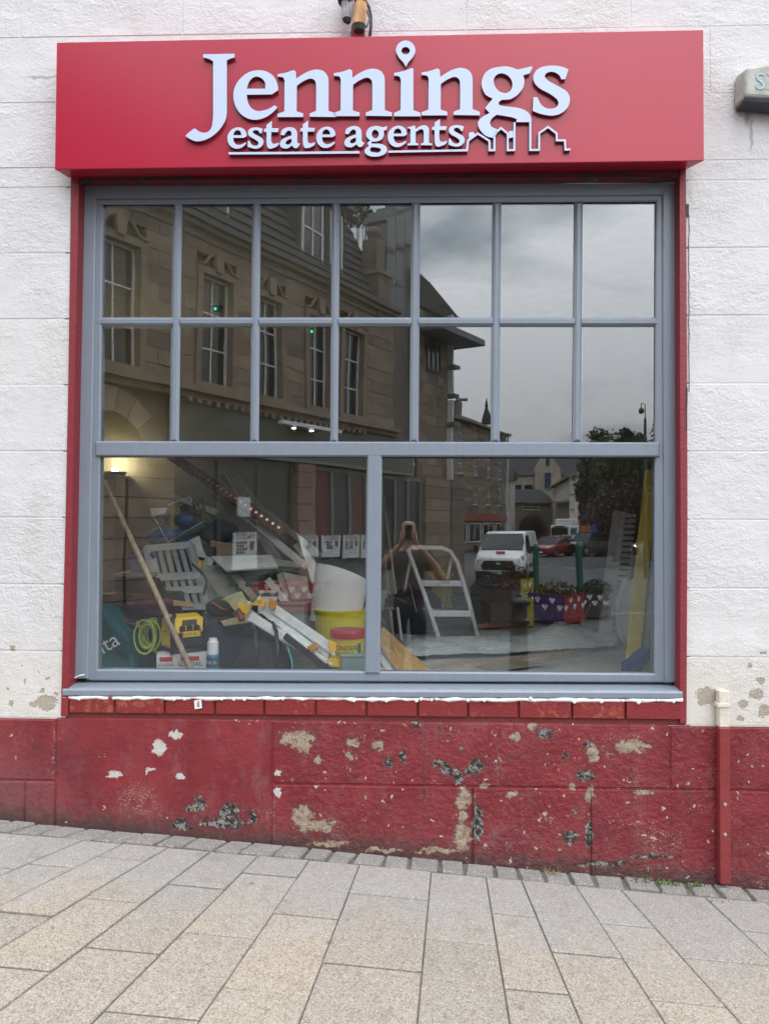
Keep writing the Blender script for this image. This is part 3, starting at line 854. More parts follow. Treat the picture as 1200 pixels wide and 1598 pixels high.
GN = [(555,165,c_),(640,150,s_),(722,122,c_),(745,140,c_),(748,212,c_),(830,160,s_),(900,128,s_),(970,118,s_),(1040,140,s_),(1080,200,s_),(1085,270,c_),(1085,548,c_),(1140,568,s_),(1160,575,c_),(1160,612,c_),(888,608,c_),(888,575,c_),(955,548,c_),(955,290,s_),(937,228,s_),(890,212,s_),(820,240,s_),(755,285,c_),(752,552,c_),(822,575,c_),(822,612,c_),(555,612,c_),(555,580,c_),(625,552,c_),(628,235,c_),(612,200,s_),(555,190,c_)]
GI = [(475,290,c_),(545,275,s_),(610,252,c_),(625,255,c_),(625,580,c_),(680,600,c_),(680,628,c_),(475,628,c_),(475,602,c_),(525,580,c_),(528,345,c_),(515,318,s_),(475,310,c_)]
GP = [(567,242,c_),(545,205,s_),(510,165,s_),(489,112,s_),(512,58,s_),(565,36,s_),(618,58,s_),(641,112,s_),(622,165,s_),(588,205,s_)]
GPH = [(565 + 33 * math.cos(t * math.pi / 6), 116 + 29 * math.sin(t * math.pi / 6), 's') for t in range(12)]
GG = [(545,125,c_),(640,105,s_),(700,88,c_),(712,100,c_),(685,165,c_),(610,188,c_),(622,240,s_),(610,320,s_),(550,400,s_),(470,450,s_),(375,458,c_),(345,480,s_),(342,503,s_),(375,525,s_),(540,545,s_),(640,580,s_),(688,630,s_),(702,690,c_),(702,704,c_),(532,704,c_),(540,672,c_),(480,650,s_),(320,622,c_),(265,665,s_),(245,710,s_),(262,755,s_),(325,785,c_),(318,835,c_),(280,878,c_),(200,855,s_),(135,790,s_),(112,720,s_),(145,660,s_),(240,602,c_),(190,550,c_),(230,500,s_),(275,445,c_),(195,400,s_),(158,320,s_),(155,250,s_),(190,165,s_),(270,110,s_),(400,90,s_),(480,100,s_)]
GGH = [(285,240,s_),(310,190,s_),(370,165,s_),(440,190,s_),(485,250,s_),(490,310,s_),(465,362,s_),(410,385,s_),(340,360,s_),(298,305,s_)]
GS = [(1108,120,c_),(1075,230,c_),(1030,232,c_),(1010,190,s_),(960,155,s_),(905,150,s_),(860,170,s_),(850,205,s_),(890,250,s_),(980,300,s_),(1070,350,s_),(1112,400,s_),(1125,460,s_),(1100,540,s_),(1030,605,s_),(930,632,s_),(810,615,s_),(715,580,c_),(722,430,c_),(765,428,c_),(800,500,s_),(850,545,s_),(910,557,s_),(970,543,s_),(998,500,s_),(980,450,s_),(900,390,s_),(790,330,s_),(735,270,s_),(722,210,s_),(750,140,s_),(820,95,s_),(930,80,s_),(1030,92,s_)]
GT = [(425,85,c_),(475,48,c_),(475,115,c_),(540,118,c_),(530,152,c_),(470,152,c_),(470,235,s_),(490,262,s_),(545,252,c_),(525,285,s_),(460,308,s_),(432,288,s_),(425,240,c_),(425,152,c_),(400,150,c_),(405,122,c_),(425,118,c_)]
GA = [(560,165,c_),(575,130,s_),(625,108,s_),(680,112,s_),(712,150,s_),(715,235,s_),(722,255,s_),(742,262,c_),(720,295,s_),(690,302,s_),(666,278,c_),(620,305,s_),(570,297,s_),(552,262,s_),(575,220,s_),(630,195,s_),(662,184,c_),(658,150,s_),(635,138,s_),(610,155,s_),(592,182,c_),(562,178,c_)]
GAH = [(662,214,c_),(630,224,s_),(606,246,s_),(612,266,s_),(638,268,s_),(662,248,c_)]
Gg = [(400,108,c_),(446,97,c_),(440,130,c_),(412,140,c_),(416,175,s_),(395,220,s_),(345,240,s_),(302,242,c_),(302,260,s_),(380,262,s_),(435,288,s_),(442,335,s_),(395,372,s_),(310,382,s_),(248,358,s_),(236,318,s_),(275,282,c_),(262,255,s_),(288,230,c_),(256,200,s_),(250,160,s_),(275,115,s_),(330,95,s_),(375,98,s_)]
Ggh1 = [(302,170,s_),(312,140,s_),(335,130,s_),(362,150,s_),(365,190,s_),(340,212,s_),(312,200,s_)]
Ggh2 = [(300,292,c_),(365,300,s_),(388,320,s_),(360,345,s_),(300,338,s_),(284,316,s_)]
def put(gl, ox, oy, sc, dx=0, dy=0):
    letter([smooth_loop([(x + dx, y + dy, k) for x, y, k in T(l_, ox, oy, sc)]) for l_ in gl])
put([GJ], 280, 60, 7.5)
put([GE, GEH], 280, 60, 7.5)
put([GN], 350, 90, 6.667)
put([GN], 350, 90, 6.667, 521 - 433.3, -1.4)
put([GI], 520, 55, 5)
put([GP, GPH], 520, 55, 5)
put([GN], 350, 90, 6.667, 658 - 433.3, -2.6)
put([GG, GGH], 730, 90, 7.06)
put([GS], 730, 90, 7.06)
def small(gl, src, left, top, sc):
    """src: (ox, oy, scale) of the traced shape; placed with its left edge at left and its top at top"""
    P = [T(l_, *src) for l_ in gl]
    x0 = min(p[0] for p in P[0]); y0 = min(p[1] for p in P[0])
    letter([smooth_loop([(left + (x - x0) * sc, top + (y - y0) * sc, k) for x, y, k in l_]) for l_ in P])
E_, S_, N_ = (280, 60, 7.5), (730, 90, 7.06), (350, 90, 6.667)
A5, A6 = (345, 180, 6), (530, 180, 6)
small([GE, GEH], E_, 355, 198, .43); small([GS], S_, 386.5, 198, .425); small([GT], A5, 411.7, 188, 1); small([GA, GAH], A5, 436.7, 198, 1)
small([GT], A5, 468.4, 187.2, 1); small([GE, GEH], E_, 493.5, 196.8, .43)
small([GA, GAH], A5, 537.3, 196.2, 1); small([Gg, Ggh1, Ggh2], A6, 569.2, 195.8, 1); small([GE, GEH], E_, 605, 195.4, .43)
small([GN], N_, 636, 194.8, .42); small([GT], A5, 674, 184.8, 1); small([GS], S_, 700, 194.4, .43)
def strip(path, w, name):
    """flat outline strip along a pixel path, mitred"""
    P = [Vector((a, b)) for a, b in path]; l1, l2 = [], []
    for i, p in enumerate(P):
        d0 = (P[i] - P[i - 1]).normalized() if i > 0 else None
        d1 = (P[i + 1] - P[i]).normalized() if i < len(P) - 1 else None
        if d0 is None: d0 = d1
        if d1 is None: d1 = d0
        n0 = Vector((-d0.y, d0.x)); n1 = Vector((-d1.y, d1.x)); m = (n0 + n1)
        m = m / max(0.35, m.dot(n0)) if m.length > .01 else n0
        l1.append(p + m * w / 2); l2.append(p - m * w / 2)
    letter([[tuple(p) for p in l1] + [tuple(p) for p in reversed(l2)]], name)
strip([(357, 238.6), (460, 237.9), (561, 236.9)], 3.6, 'underline')
q = lambda x, y: (730 + x / 7.06, 90 + y / 7.06)
strip([(606, 236), (728.5, 233.8), q(5, 905), q(110, 830), q(238, 912), q(238, 1015), q(293, 1014), q(293, 850)], 3.1, 'skyline_outline')
strip([q(308, 822), q(365, 770), q(440, 830), q(440, 1014), q(512, 1012), q(514, 707)], 3.1, 'skyline_outline')
strip([q(688, 707), q(688, 1012), q(785, 1010), q(787, 825), q(885, 757), q(980, 830), q(980, 905), q(1070, 905), q(1075, 1008), q(1130, 1004)], 3.1, 'skyline_outline')
letter([[q(453, 806), q(500, 798), q(500, 872), q(453, 884)]], 'skyline_outline')
letter([[q(12, 822), q(58, 812), q(78, 835), q(45, 868), q(25, 885), q(12, 882)]], 'skyline_outline')

# ================================================================== things fixed to the wall
# alarm box, cut by the photograph's right edge
al = thing('alarm_box', 'weathered grey bell box on the white wall beside the sign', 'alarm box', at(1185, 165, 0))
f0 = [at(1163, 149, -.10), at(1262, 155, -.10), at(1262, 90, -.10), at(1166, 104, -.10)]
bk = [Vector((p.x + (-.018 if i in (0, 3) else .018), -.005, p.z + (-.012 if i < 2 else .012))) for i, p in enumerate(f0)]
mb = MB(); mb.hexa(f0 + bk)
mb.build('cover', mk('bell_box', (0.36, 0.37, 0.33), 0.5, var=.25, vs=18, bump=.2), al, bevel=.012)
b0 = [at(1160, 157, -.085), at(1263, 165, -.085), at(1263, 156, -.09), at(1162, 150, -.09)]
mb = MB(); mb.hexa(b0 + [Vector((p.x, -.01, p.z - .012)) for p in b0])
mb.build('base', mk('bell_base', (0.035, 0.04, 0.05), 0.5, var=.3), al, bevel=.004)
mb = MB(); text_mesh('SX', .115, lambda x, y: at(1200 + x * 330, 127 - y * 330, -.103), (0, 0, 0), mb)
mb.build('lettering', mk('bell_letters', (0.36, 0.50, 0.58), 0.6, var=.25, vs=40), al)
# painted pipe casing at the right
pw = thing('pipe_casing', 'narrow upright casing on the wall, cream above and red below', 'pipe', at(1131, 1385, 0))
mb = MB(); mb.hexa([at(1123, 1136, -.05), at(1139, 1136, -.05), at(1138, 1078, -.05), at(1122, 1078, -.05)] + [p + Vector((0, .047, 0)) for p in (at(1123, 1136, -.05), at(1139, 1136, -.05), at(1138, 1078, -.05), at(1122, 1078, -.05))])
mb.build('upper_length', mk('cream_paint', (0.62, 0.58, 0.5), .5, var=.12, vs=20, bump=.3, bscale=50), pw, bevel=.006)
q4 = [at(1124, 1381, -.052), at(1141, 1381, -.052), at(1139.5, 1136, -.052), at(1122.5, 1136, -.052)]
mb = MB(); mb.hexa(q4 + [p + Vector((0, .047, 0)) for p in q4]); mb.build('lower_length', mk('pipe_red', (0.22, 0.03, 0.033), .42, var=.12, vs=15, bump=.25, bscale=40), pw, bevel=.006)
for v in (1303, 1256):
    mb = MB(); mb.lathe([(.0, .006), (.007, .005), (.009, 0)], at(1131.5, v, -.052), 8, axis=(0, -1, 0)); mb.build('screw', mk('screw_head', (0.5, 0.5, 0.48), .4, metal=.6), pw)
q5 = [at(1120, 1104, -.056), at(1140, 1104, -.056), at(1140, 1099, -.056), at(1120, 1099, -.056)]
mb = MB(); mb.hexa(q5 + [p + Vector((0, .05, 0)) for p in q5]); mb.build('clip', M['cream_paint'], pw)
# old floodlight remains above the sign: rusty tube, grey gland, cable
ol = thing('lamp_bracket', 'broken rusty lamp bracket with grey cable above the red sign', 'bracket', at(560, 52, 0))
mb = MB(); mb.tube([at(562, -30, -.03), at(562, 8, -.075)], .028, 12); mb.build('arm', mk('old_black', (0.03, 0.03, 0.034), .6), ol)
a_, b_ = at(563, 6, -.11), at(560, 41, -.12)
mb = MB(); mb.tube([a_, a_.lerp(b_, .5), b_], [.030, .031, .033], 14); mb.build('rusty_tube', mk('rust_tan', (0.42, 0.22, 0.09), .7, var=.45, vs=22, bump=.4, bscale=50, streak=(1, 1, .25)), ol, smooth=False)
mb = MB(); mb.tube([b_ + Vector((0, 0, .004)), b_ - Vector((0, 0, .022))], [.035, .026], 14); mb.build('end_cup', M['old_black'], ol)
a_, b_ = at(541, 2, -.09), at(541, 29, -.09)
mb = MB()
for k in range(9):
    an = math.pi * 2 * k / 9; o_ = Vector((math.cos(an) * .019, math.sin(an) * .019, 0)); mb.tube([a_ + o_, b_ + o_ * .85], .0085, 6)
mb.build('insulator', mk('zinc_grey', (0.30, 0.30, 0.31), .45, var=.3, vs=50), ol)
mb = MB(); mb.tube([at(548, -20, -.06), at(537, 2, -.1)], .034, 10); mb.tube([b_, b_ - Vector((-.01, 0, .018))], [.022, .012], 8); mb.build('cap', M['old_black'], ol)
mb = MB(); mb.tube([at(568, -4, -.1), at(576, 10, -.08), at(579, 25, -.06), at(579, 40, -.05), at(577, 56, -.04)], .0075, 8)
mb.tube([at(571, 12, -.1), at(577, 28, -.08), at(573, 40, -.09), at(562, 47, -.1)], .005, 8); mb.build('cable', mk('grey_cable', (0.10, 0.10, 0.11), .5), ol, smooth=True)
mb = MB(); mb.slab([at(548, 62, -.025), at(569, 62, -.025), at(569, 40, -.025), at(548, 40, -.025)], (0, .02, 0)); mb.build('backplate', M['red_board'], ol)
# small weeds in the joint at the foot of the wall
leaf_m = mk('weed_leaf', (0.075, 0.15, 0.03), .6, var=.4, vs=30)
dry_m = mk('dry_grass', (0.24, 0.19, 0.10), .8, var=.3, vs=30)
for (u, v, n_, w_, h_, m_, lab) in ((1010, 1381, 46, .055, .040, leaf_m, 'widest clump of green weeds by the wall foot, left of the pipe casing'), (1052, 1386, 20, .018, .04, leaf_m, 'small middle tuft of weeds by the wall foot near the pipe casing'),
                                   (1086, 1390, 26, .022, .045, leaf_m, 'tuft of weeds by the wall foot nearest the pipe casing'), (860, 1356, 40, .028, .05, dry_m, 'dry brown tuft of grass on the setts under the plinth'), (1122, 1420, 10, .03, .012, leaf_m, 'low moss-green weed in the paving joint at the right')):
    d_ = ray(u, v); y = -.04 if v < 1400 else -.16
    x = at(u, v, y).x
    mb = MB()
    for k in range(n_):
        bx_, by_ = x + rnd.gauss(0, w_), y + rnd.gauss(0, .012)
        zz = gz(bx_, by_) - .006
        ln = h_ * rnd.uniform(.4, 1.1); a = rnd.uniform(0, 6.28); le = rnd.uniform(.2, .9)
        tip = Vector((bx_ + math.cos(a) * ln * le, by_ + math.sin(a) * ln * le * .6 - .004, zz + ln * (1 - le * .5)))
        b0_ = Vector((bx_, by_, zz)); sd_ = Vector((math.sin(a), -math.cos(a), 0)) * (.0045 if m_ is leaf_m else .0018)
        md = b0_.lerp(tip, .55) + Vector((0, 0, .006))
        mb.add([b0_, md + sd_, tip, md - sd_], [(0, 1, 2, 3)])
    tag(mb.build('weed', m_, recalc=False, kind='stuff'), lab, 'weed')

mb = MB(); pts = [at(1075 + rnd.uniform(-.8, .8), 335 + 12 * k, -.0045) for k in range(24)]; mb.tube(pts, .0016, 5); mb.build('paint_crack', M['gasket'], shop)
for q in ([(1069.5, 318), (1075, 318), (1075, 336), (1071, 336)], [(1070.5, 602), (1073, 606), (1072, 672), (1070.5, 672)]):
    mb = MB(); mb.slab([at(u, v, -.0125) for u, v in q], (0, .009, 0)); mb.build('board_gap', M['gasket'], shop)
# ================================================================== inside the shop
ZF = 0.62
plaster = mk('plaster', (0.70, 0.67, 0.62), .85, var=.1, vs=2)
plaster_sh = mk('plaster_shade', (0.36, 0.33, 0.29), .85, var=.2, vs=1.5)  # same plaster coloured darker for the shade at the room's back
mk('floor_dust', (0.46, 0.46, 0.45), .85, var=.3, vs=3, bump=.2, bscale=60)
mb = MB(); mb.b2((-3.9, .36, ZF - .1), (3.2, 5.0, ZF)); mb.build('floor', M['floor_dust'], kind='structure')
mb = MB(); mb.b2((-3.9, .36, 3.9), (3.2, 5.0, 4.0)); mb.build('ceiling', mk('ceiling_paint', (0.72, 0.70, 0.66), .9, var=.1), kind='structure')
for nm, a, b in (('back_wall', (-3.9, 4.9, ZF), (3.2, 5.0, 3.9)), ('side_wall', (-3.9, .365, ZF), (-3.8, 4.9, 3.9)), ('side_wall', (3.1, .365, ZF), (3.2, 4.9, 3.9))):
    mb = MB(); mb.b2(a, b); mb.build(nm, plaster_sh if nm == 'back_wall' else plaster, kind='structure')
# rough stone jamb seen inside the left edge
mb = MB()
for k in range(7):
    z0 = .7 + k * .37
    mb.box((-1.74 + rnd.uniform(-.01, .012), .26, z0 + .18), (.10, .19, .355), Matrix.Rotation(rnd.uniform(-.05, .05), 3, 'Y'))
mb.build('rubble_jamb', mk('rubble', (0.23, 0.18, 0.14), .9, var=.4, vs=18, bump=.6, bscale=40), shop)
white_wood = mk('white_trim', (0.62, 0.61, 0.57), .5, var=.08)
dk = mk('black_fabric', (0.020, 0.022, 0.030), .85, var=.35, vs=14, bump=.5, bscale=50)
dk2 = mk('black_plastic', (0.018, 0.018, 0.02), .45, var=.2, vs=20)
yel = mk('tool_yellow', (0.90, 0.56, 0.04), .4, var=.06, vs=12)
alu = mk('aluminium', (0.66, 0.67, 0.69), .45, metal=.35, var=.1, vs=25, streak=(1, 1, .2))
alu_w = mk('white_aluminium', (0.84, 0.85, 0.86), .35, metal=.0, var=.12, vs=30)
wood = mk('pine', (0.50, 0.31, 0.14), .6, var=.2, vs=5, streak=(12, 12, .8), bump=.15, bscale=30)
wood_old = mk('old_wood', (0.44, 0.35, 0.26), .7, var=.28, vs=8, streak=(6, 6, .8))
ply = mk('board_white', (0.74, 0.74, 0.71), .75, var=.12, vs=5)
ply2 = mk('board_grey', (0.50, 0.49, 0.45), .8, var=.12, vs=5)
tealm = mk('teal_fabric', (0.0, 0.105, 0.125), .65, var=.15, vs=10, bump=.2)
greenp = mk('green_plastic', (0.01, 0.09, 0.055), .45, var=.15)
bluep = mk('blue_plastic', (0.012, 0.075, 0.26), .45, var=.2)
yelb = mk('bucket_yellow', (0.66, 0.56, 0.03), .45, var=.1, vs=6)
redp = mk('lid_red', (0.42, 0.02, 0.025), .4, var=.1)
rust = mk('rust', (0.25, 0.095, 0.05), .7, var=.4, vs=16)
ink = M['ink']; paper = M['paper']
def solo(mb, name, mat, label, cat, group=None, **k):
    return tag(mb.build(name, mat, **k), label, cat, group)
def floorpt(u, v):
    d = ray(u, v); t = (ZF - CAM.z) / d.z
    return CAM + d * t
def quadslab(u_v, ys, thick, name, mat, label, cat, group=None, bevel=.0):
    mb = MB(); q = [at(u, v, y) for (u, v), y in zip(u_v, ys)]
    n = (q[1] - q[0]).cross(q[3] - q[0]).normalized()
    if n.y < 0: n = -n
    mb.slab(q, n * thick)
    return solo(mb, name, mat, label, cat, group, bevel=bevel)

# uplighter on the back wall, lit; doorway below it
lp = at(186, 738, 4.86)
wl = thing('wall_lamp', 'lit black uplighter glowing on the cream back wall', 'lamp', lp)
mb = MB(); mb.lathe([(.05, -.13), (.10, -.03), (.13, 0), (.125, .004), (.04, -.02)], lp + Vector((0, -.12, .0)), 14); mb.build('shade', dk2, wl)
mb = MB(); mb.box(lp + Vector((0, -.02, -.05)), (.06, .08, .1)); mb.build('bracket', dk2, wl)
mb = MB(); mb.sph(lp + Vector((0, -.12, .02)), .04, 10, 6); mb.build('bulb', mk('lamp_glow', (1, .9, .6), .5, emit=((1.0, .86, .45), 14)), wl)
pl = bpy.data.lights.new('lamp_light', 'POINT'); pl.energy = 4.5; pl.color = (1, .86, .5); pl.shadow_soft_size = .05
po = bpy.data.objects.new('lamp_light', pl); COL.objects.link(po); po.location = lp + Vector((0, -.14, .12)); 
dl = at(178, 790, 4.85); dr_ = at(203, 790, 4.85)
ch = at(178, 747, 4.75).z - ZF
cup = thing('cupboard', 'pale tall cupboard standing at the back of the shop under the lit lamp', 'cupboard', (dl.x - .1, 4.65, ZF))
mb = MB(); mb.b2((dl.x - .55, 4.45, ZF), (dr_.x - .02, 4.88, ZF + ch)); mb.build('carcass', mk('door_paint', (.40, .385, .35), .6), cup, bevel=.004)
mb = MB(); mb.b2((dl.x - .58, 4.42, ZF + ch), (dr_.x, 4.885, ZF + ch + .03)); mb.build('top_board', white_wood, cup)
for k in range(2):
    x0 = dl.x - .54 + k * ((dr_.x - dl.x + .52) / 2); x1 = x0 + (dr_.x - dl.x + .5) / 2
    mb = MB(); mb.b2((x0, 4.425, ZF + .08), (x1, 4.449, ZF + ch - .03)); dd = mb.build('cupboard_door', mk('door_paint2', (.44, .42, .38), .6), cup, bevel=.004)
    mb = MB(); mb.sph(((x1 - .05) if k == 0 else (x0 + .05), 4.41, ZF + ch * .55), .02); mb.build('knob', alu, dd)
# smoke alarms with a green pilot light on the ceiling
for (u, v, lab) in ((337, 484, 'white smoke alarm with a green pilot light, the left of the two on the ceiling'), (487, 519, 'white smoke alarm with a green pilot light, the right of the two on the ceiling')):
    d = ray(u, v); t = (3.85 - CAM.z) / d.z; c = CAM + d * t
    sa = thing('smoke_alarm', lab, 'alarm', (c.x, c.y, 3.9), group='smoke alarms on the shop ceiling')
    mb = MB(); mb.lathe([(.055, -.045), (.06, -.02), (.06, 0)], (c.x, c.y + .03, 3.9), 16); mb.build('alarm_body', mk('alarm_shell', (.2, .2, .2), .5), sa)
    mb = MB(); mb.sph((c.x, c.y - .032, 3.857), .014, 8, 6); mb.build('pilot_light', mk('pilot_green', (.0, .9, .4), .4, emit=((.02, 1, .38), 1.2)), sa)

# ---- left pane, front row
def bx_thing(u0, u1, vt, y, depth, rz, name, label, cat):
    """a box standing on the floor: front edge between u0..u1 at depth y, top at vt"""
    a, b = at(u0, vt, y), at(u1, vt, y)
    return thing(name, label, cat, ((a.x + b.x) / 2, y + depth / 2, ZF), rz), abs(b.x - a.x), a.z - ZF
# white cartridge carton with red logo bands
t, w, h = bx_thing(238, 313, 1021, .50, .24, R_(14), 'sealant_carton', 'white carton with red and black lettering under the yellow radio', 'carton')
F_ = fr(t); W2, D2_ = w / 2, .12
mb = MB(); mb.box((0, 0, 0), (1, 1, 1)); mb.v = [F_(p.x * w, p.y * .24, (p.z + .5) * h) for p in mb.v]; mb.build('carton', mk('carton_white', (.66, .65, .63), .7, var=.05), t)
for face in (0, 1):
    if face == 0: fn = lambda x, y: F_(x + .045, -D2_ - .003, h - .045 + y)
    else: fn = lambda x, y: F_(-W2 - .003, -x, h - .045 + y)
    mb = MB(); q = [fn(-.05, .008), fn(.05, .008), fn(.05, .032), fn(-.05, .032)]; mb.add(q, [(0, 1, 2, 3)]); mb.build('logo_band', mk('logo_red', (.5, .02, .03), .6), t)
    mb = MB(); text_mesh('SOUDAL', .034, lambda x, y: fn(x, y - .012), (0, 0, 0), mb); mb.build('lettering', ink, t)
for face in (0,):
    fn = lambda x, y: F_(x - .085, -D2_ - .003, h - .045 + y)
    mb = MB(); q = [fn(-.035, .008), fn(.035, .008), fn(.035, .032), fn(-.035, .032)]; mb.add(q, [(0, 1, 2, 3)]); mb.build('logo_band', M['logo_red'], t)
    mb = MB(); text_mesh('SOUDAL', .024, lambda x, y: fn(x, y - .012), (0, 0, 0), mb); mb.build('lettering', ink, t)
# jobsite radio standing on the carton
rc = at(283, 1025, .60); zt = ZF + h + .002
rh = at(283, 958, .6).z - zt
t = thing('jobsite_radio', 'yellow and black jobsite radio standing on the white carton', 'radio', (rc.x, .62, zt), R_(42)); F_ = fr(t)
w, dp = .205, .17
mb = MB(); mb.box((0, 0, rh / 2), (w - .02, dp - .02, rh - .03)); mb.v = [F_(*p) for p in mb.v]; mb.build('body', dk2, t, bevel=.012)
mb = MB()
for sx in (-1, 1):
    for sy in (-1, 1):
        mb.tube([F_(sx * w / 2, sy * dp / 2, .0), F_(sx * w / 2, sy * dp / 2, rh * .9), F_(sx * (w / 2 - .02), sy * (dp / 2 - .02), rh)], .013, 8)
for sy in (-1, 1):
    mb.tube([F_(-w / 2, sy * dp / 2, .012), F_(w / 2, sy * dp / 2, .012)], .013, 8)
mb.build('roll_cage', dk2, t, smooth=True)
mb = MB(); mb.hexa([F_(-.085, -dp / 2 - .004, rh * .52), F_(.085, -dp / 2 - .004, rh * .52), F_(.095, -dp / 2 + .01, rh * .93), F_(-.095, -dp / 2 + .01, rh * .93), F_(-.085, 0, rh * .52), F_(.085, 0, rh * .52), F_(.095, .02, rh), F_(-.095, .02, rh)]); mb.build('face_plate', yel, t, bevel=.008)
mb = MB(); mb.hexa([F_(-w / 2 - .003, -.055, .03), F_(-w / 2 - .003, .055, .03), F_(-w / 2 - .003, .055, rh * .9), F_(-w / 2 - .003, -.055, rh * .9), F_(0, -.055, .03), F_(0, .055, .03), F_(0, .055, rh * .9), F_(0, -.055, rh * .9)]); mb.build('side_plate', yel, t, bevel=.006)
mb = MB(); mb.hexa([F_(-.075, -dp / 2 - .006, .03), F_(.08, -dp / 2 - .006, .03), F_(.09, -dp / 2 - .006, rh * .42), F_(-.05, -dp / 2 - .006, rh * .42), F_(-.075, 0, .03), F_(.08, 0, .03), F_(.09, 0, rh * .42), F_(-.05, 0, rh * .42)]); mb.build('speaker_grille', mk('grille', (.03, .03, .032), .6, bump=.8, bscale=200), t, bevel=.006)
for k in range(5):
    mb = MB(); z = .045 + k * .02; mb.box((.005, 0, z), (.13, .006, .006)); mb.v = [F_(p.x, p.y - dp / 2 - .008, p.z) for p in mb.v]; mb.build('grille_slat', dk2, t)
mb = MB(); mb.box((-.0, -dp / 2 - .004, rh * .80), (.085, .01, .03)); mb.v = [F_(*p) for p in mb.v]; mb.build('display', mk('lcd', (.10, .09, .07), .2), t)
for k in (-1, 0, 1):
    mb = MB(); mb.lathe([(.016, .012), (.019, 0)], F_(k * .045, -dp / 2 - .003, rh * .645), 10, axis=wm(t).to_3x3() @ Vector((0, -1, 0))); mb.build('knob', dk2, t)
mb = MB(); mb.box((.01, -dp / 2 - .008, rh * .49), (.11, .008, .032)); mb.v = [F_(*p) for p in mb.v]; mb.build('name_plate', yel, t, bevel=.002)
mb = MB(); text_mesh('DeWALT', .028, lambda x, y: F_(.01 + x, -dp / 2 - .0135, rh * .49 + y), (0, 0, 0), mb); text_mesh('DeWALT', .026, lambda x, y: F_(-w / 2 - .0045, -x, rh * .16 + y), (0, 0, 0), mb)
text_mesh('T', .05, lambda x, y: F_(-w / 2 - .0045, -x, rh * .48 + y), (0, 0, 0), mb); mb.build('lettering', ink, t)
# wooden pole leaning across
a = at(298, 1046, .38); b = at(163, 752, .85); a = a + (a - b).normalized() * .06
mb = MB(); mb.tube([a, a.lerp(b, .5) + Vector((.004, 0, 0)), b], [.0165, .016, .0145], 10)
solo(mb, 'wooden_pole', wood_old, 'long pale wooden pole leaning in front of the yellow radio', 'pole', smooth=True)
# foam can
c = at(332, 1046, .42); ct = at(332, 996, .42)
t = thing('foam_can', 'blue and white foam can with white cap between radio and black rucksack', 'can', (c.x, .42, ZF))
hh = ct.z - ZF
mb = MB(); mb.lathe([(.034, 0), (.036, .005), (.036, hh - .10), (.030, hh - .085)], (c.x, .42, ZF), 18); mb.build('can_body', mk('can_blue', (.03, .17, .33), .35, var=.05), t, smooth=False)
mb = MB(); mb.lathe([(.0365, hh - .155), (.0365, hh - .105)], (c.x, .42, ZF), 18); mb.build('label_band', mk('can_label', (.05, .10, .16), .4), t)
mb = MB(); mb.lathe([(.0366, hh - .28), (.0366, hh - .225)], (c.x, .42, ZF), 18); mb.build('lower_band', mk('can_white', (.7, .72, .74), .4), t)
mb = MB(); mb.lathe([(.031, hh - .088), (.031, hh - .02), (.024, hh - .015), (.022, hh), (.01, hh + .002)], (c.x, .42, ZF), 16); mb.build('cap', M['can_white'], t)
mb = MB(); text_mesh('EVI 22', .024, lambda x, y: Vector((c.x + .038 * math.sin(x / .038), .42 - .038 * math.cos(x / .038), ZF + hh - .13 + y)), (0, 0, 0), mb); mb.build('lettering', paper, t)
# teal tool bag with white lettering, cut off by the frame
q = [at(128, 1060, .55), at(216, 1060, .62), at(203, 1000, .66), at(158, 940, .75), at(128, 945, .75)]
t = thing('tool_bag', 'teal tool bag with white lettering slumped in the left corner of the window', 'bag', (q[0].x + .15, .7, ZF))
mb = MB(); P = [Vector((p.x, p.y, max(p.z, ZF))) for p in q]; Bk = [p + Vector((.01, .22, -.02)) for p in P]
mb.add(P + Bk, [(0, 1, 2, 3, 4), (9, 8, 7, 6, 5)] + [(i, 5 + i, 5 + (i + 1) % 5, (i + 1) % 5) for i in range(5)]); mb.build('bag_body', tealm, t, bevel=.03)
e1 = (at(215, 985, .60) - at(150, 1025, .60)); e1.normalize(); e2 = Vector((-e1.z, 0, e1.x)); o = at(152, 1015, .56)
mb = MB(); text_mesh('makita', .125, lambda x, y: o + e1 * (x - .03) + e2 * y + Vector((0, .05 * (x) , 0)), (0, -.005, 0), mb); mb.build('lettering', mk('print_white', (.75, .76, .76), .6), t)
mb = MB(); mb.slab([at(160, 965, .63), at(205, 1012, .60), at(196, 1025, .60), at(156, 985, .64)], (0, .015, 0)); mb.build('flap', mk('teal_dark', (0.0, .06, .075), .7), t)
# green sack under it
mb = MB(); mb.sph(at(195, 1048, .5), .12, 12, 8, (1.3, .7, .5)); solo(mb, 'green_sack', mk('sack_green', (.02, .12, .05), .6, var=.4, vs=12, bump=.6), 'crumpled green plastic sack below the teal tool bag', 'sack', smooth=True)
for o_ in [bpy.data.objects['green_sack']]:
    o_.location.z = ZF
# extension cable coil
c = at(233, 992, .58)
mb = MB()
for k in range(9):
    r_ = rnd.uniform(.055, .085); ox = rnd.uniform(-.012, .012); tl = rnd.uniform(-.35, .35)
    mb.tube([c + Vector((ox + r_ * .72 * math.cos(a_ * .349), .02 * k - .06 + tl * r_ * math.cos(a_ * .349), r_ * 1.15 * math.sin(a_ * .349))) for a_ in range(18)], .006, 6, closed=True)
ob = solo(mb, 'cable_coil', mk('cable_yellow', (.34, .40, .07), .45, var=.5, vs=3), 'coil of yellow and green flex beside the yellow radio', 'cable', smooth=True)
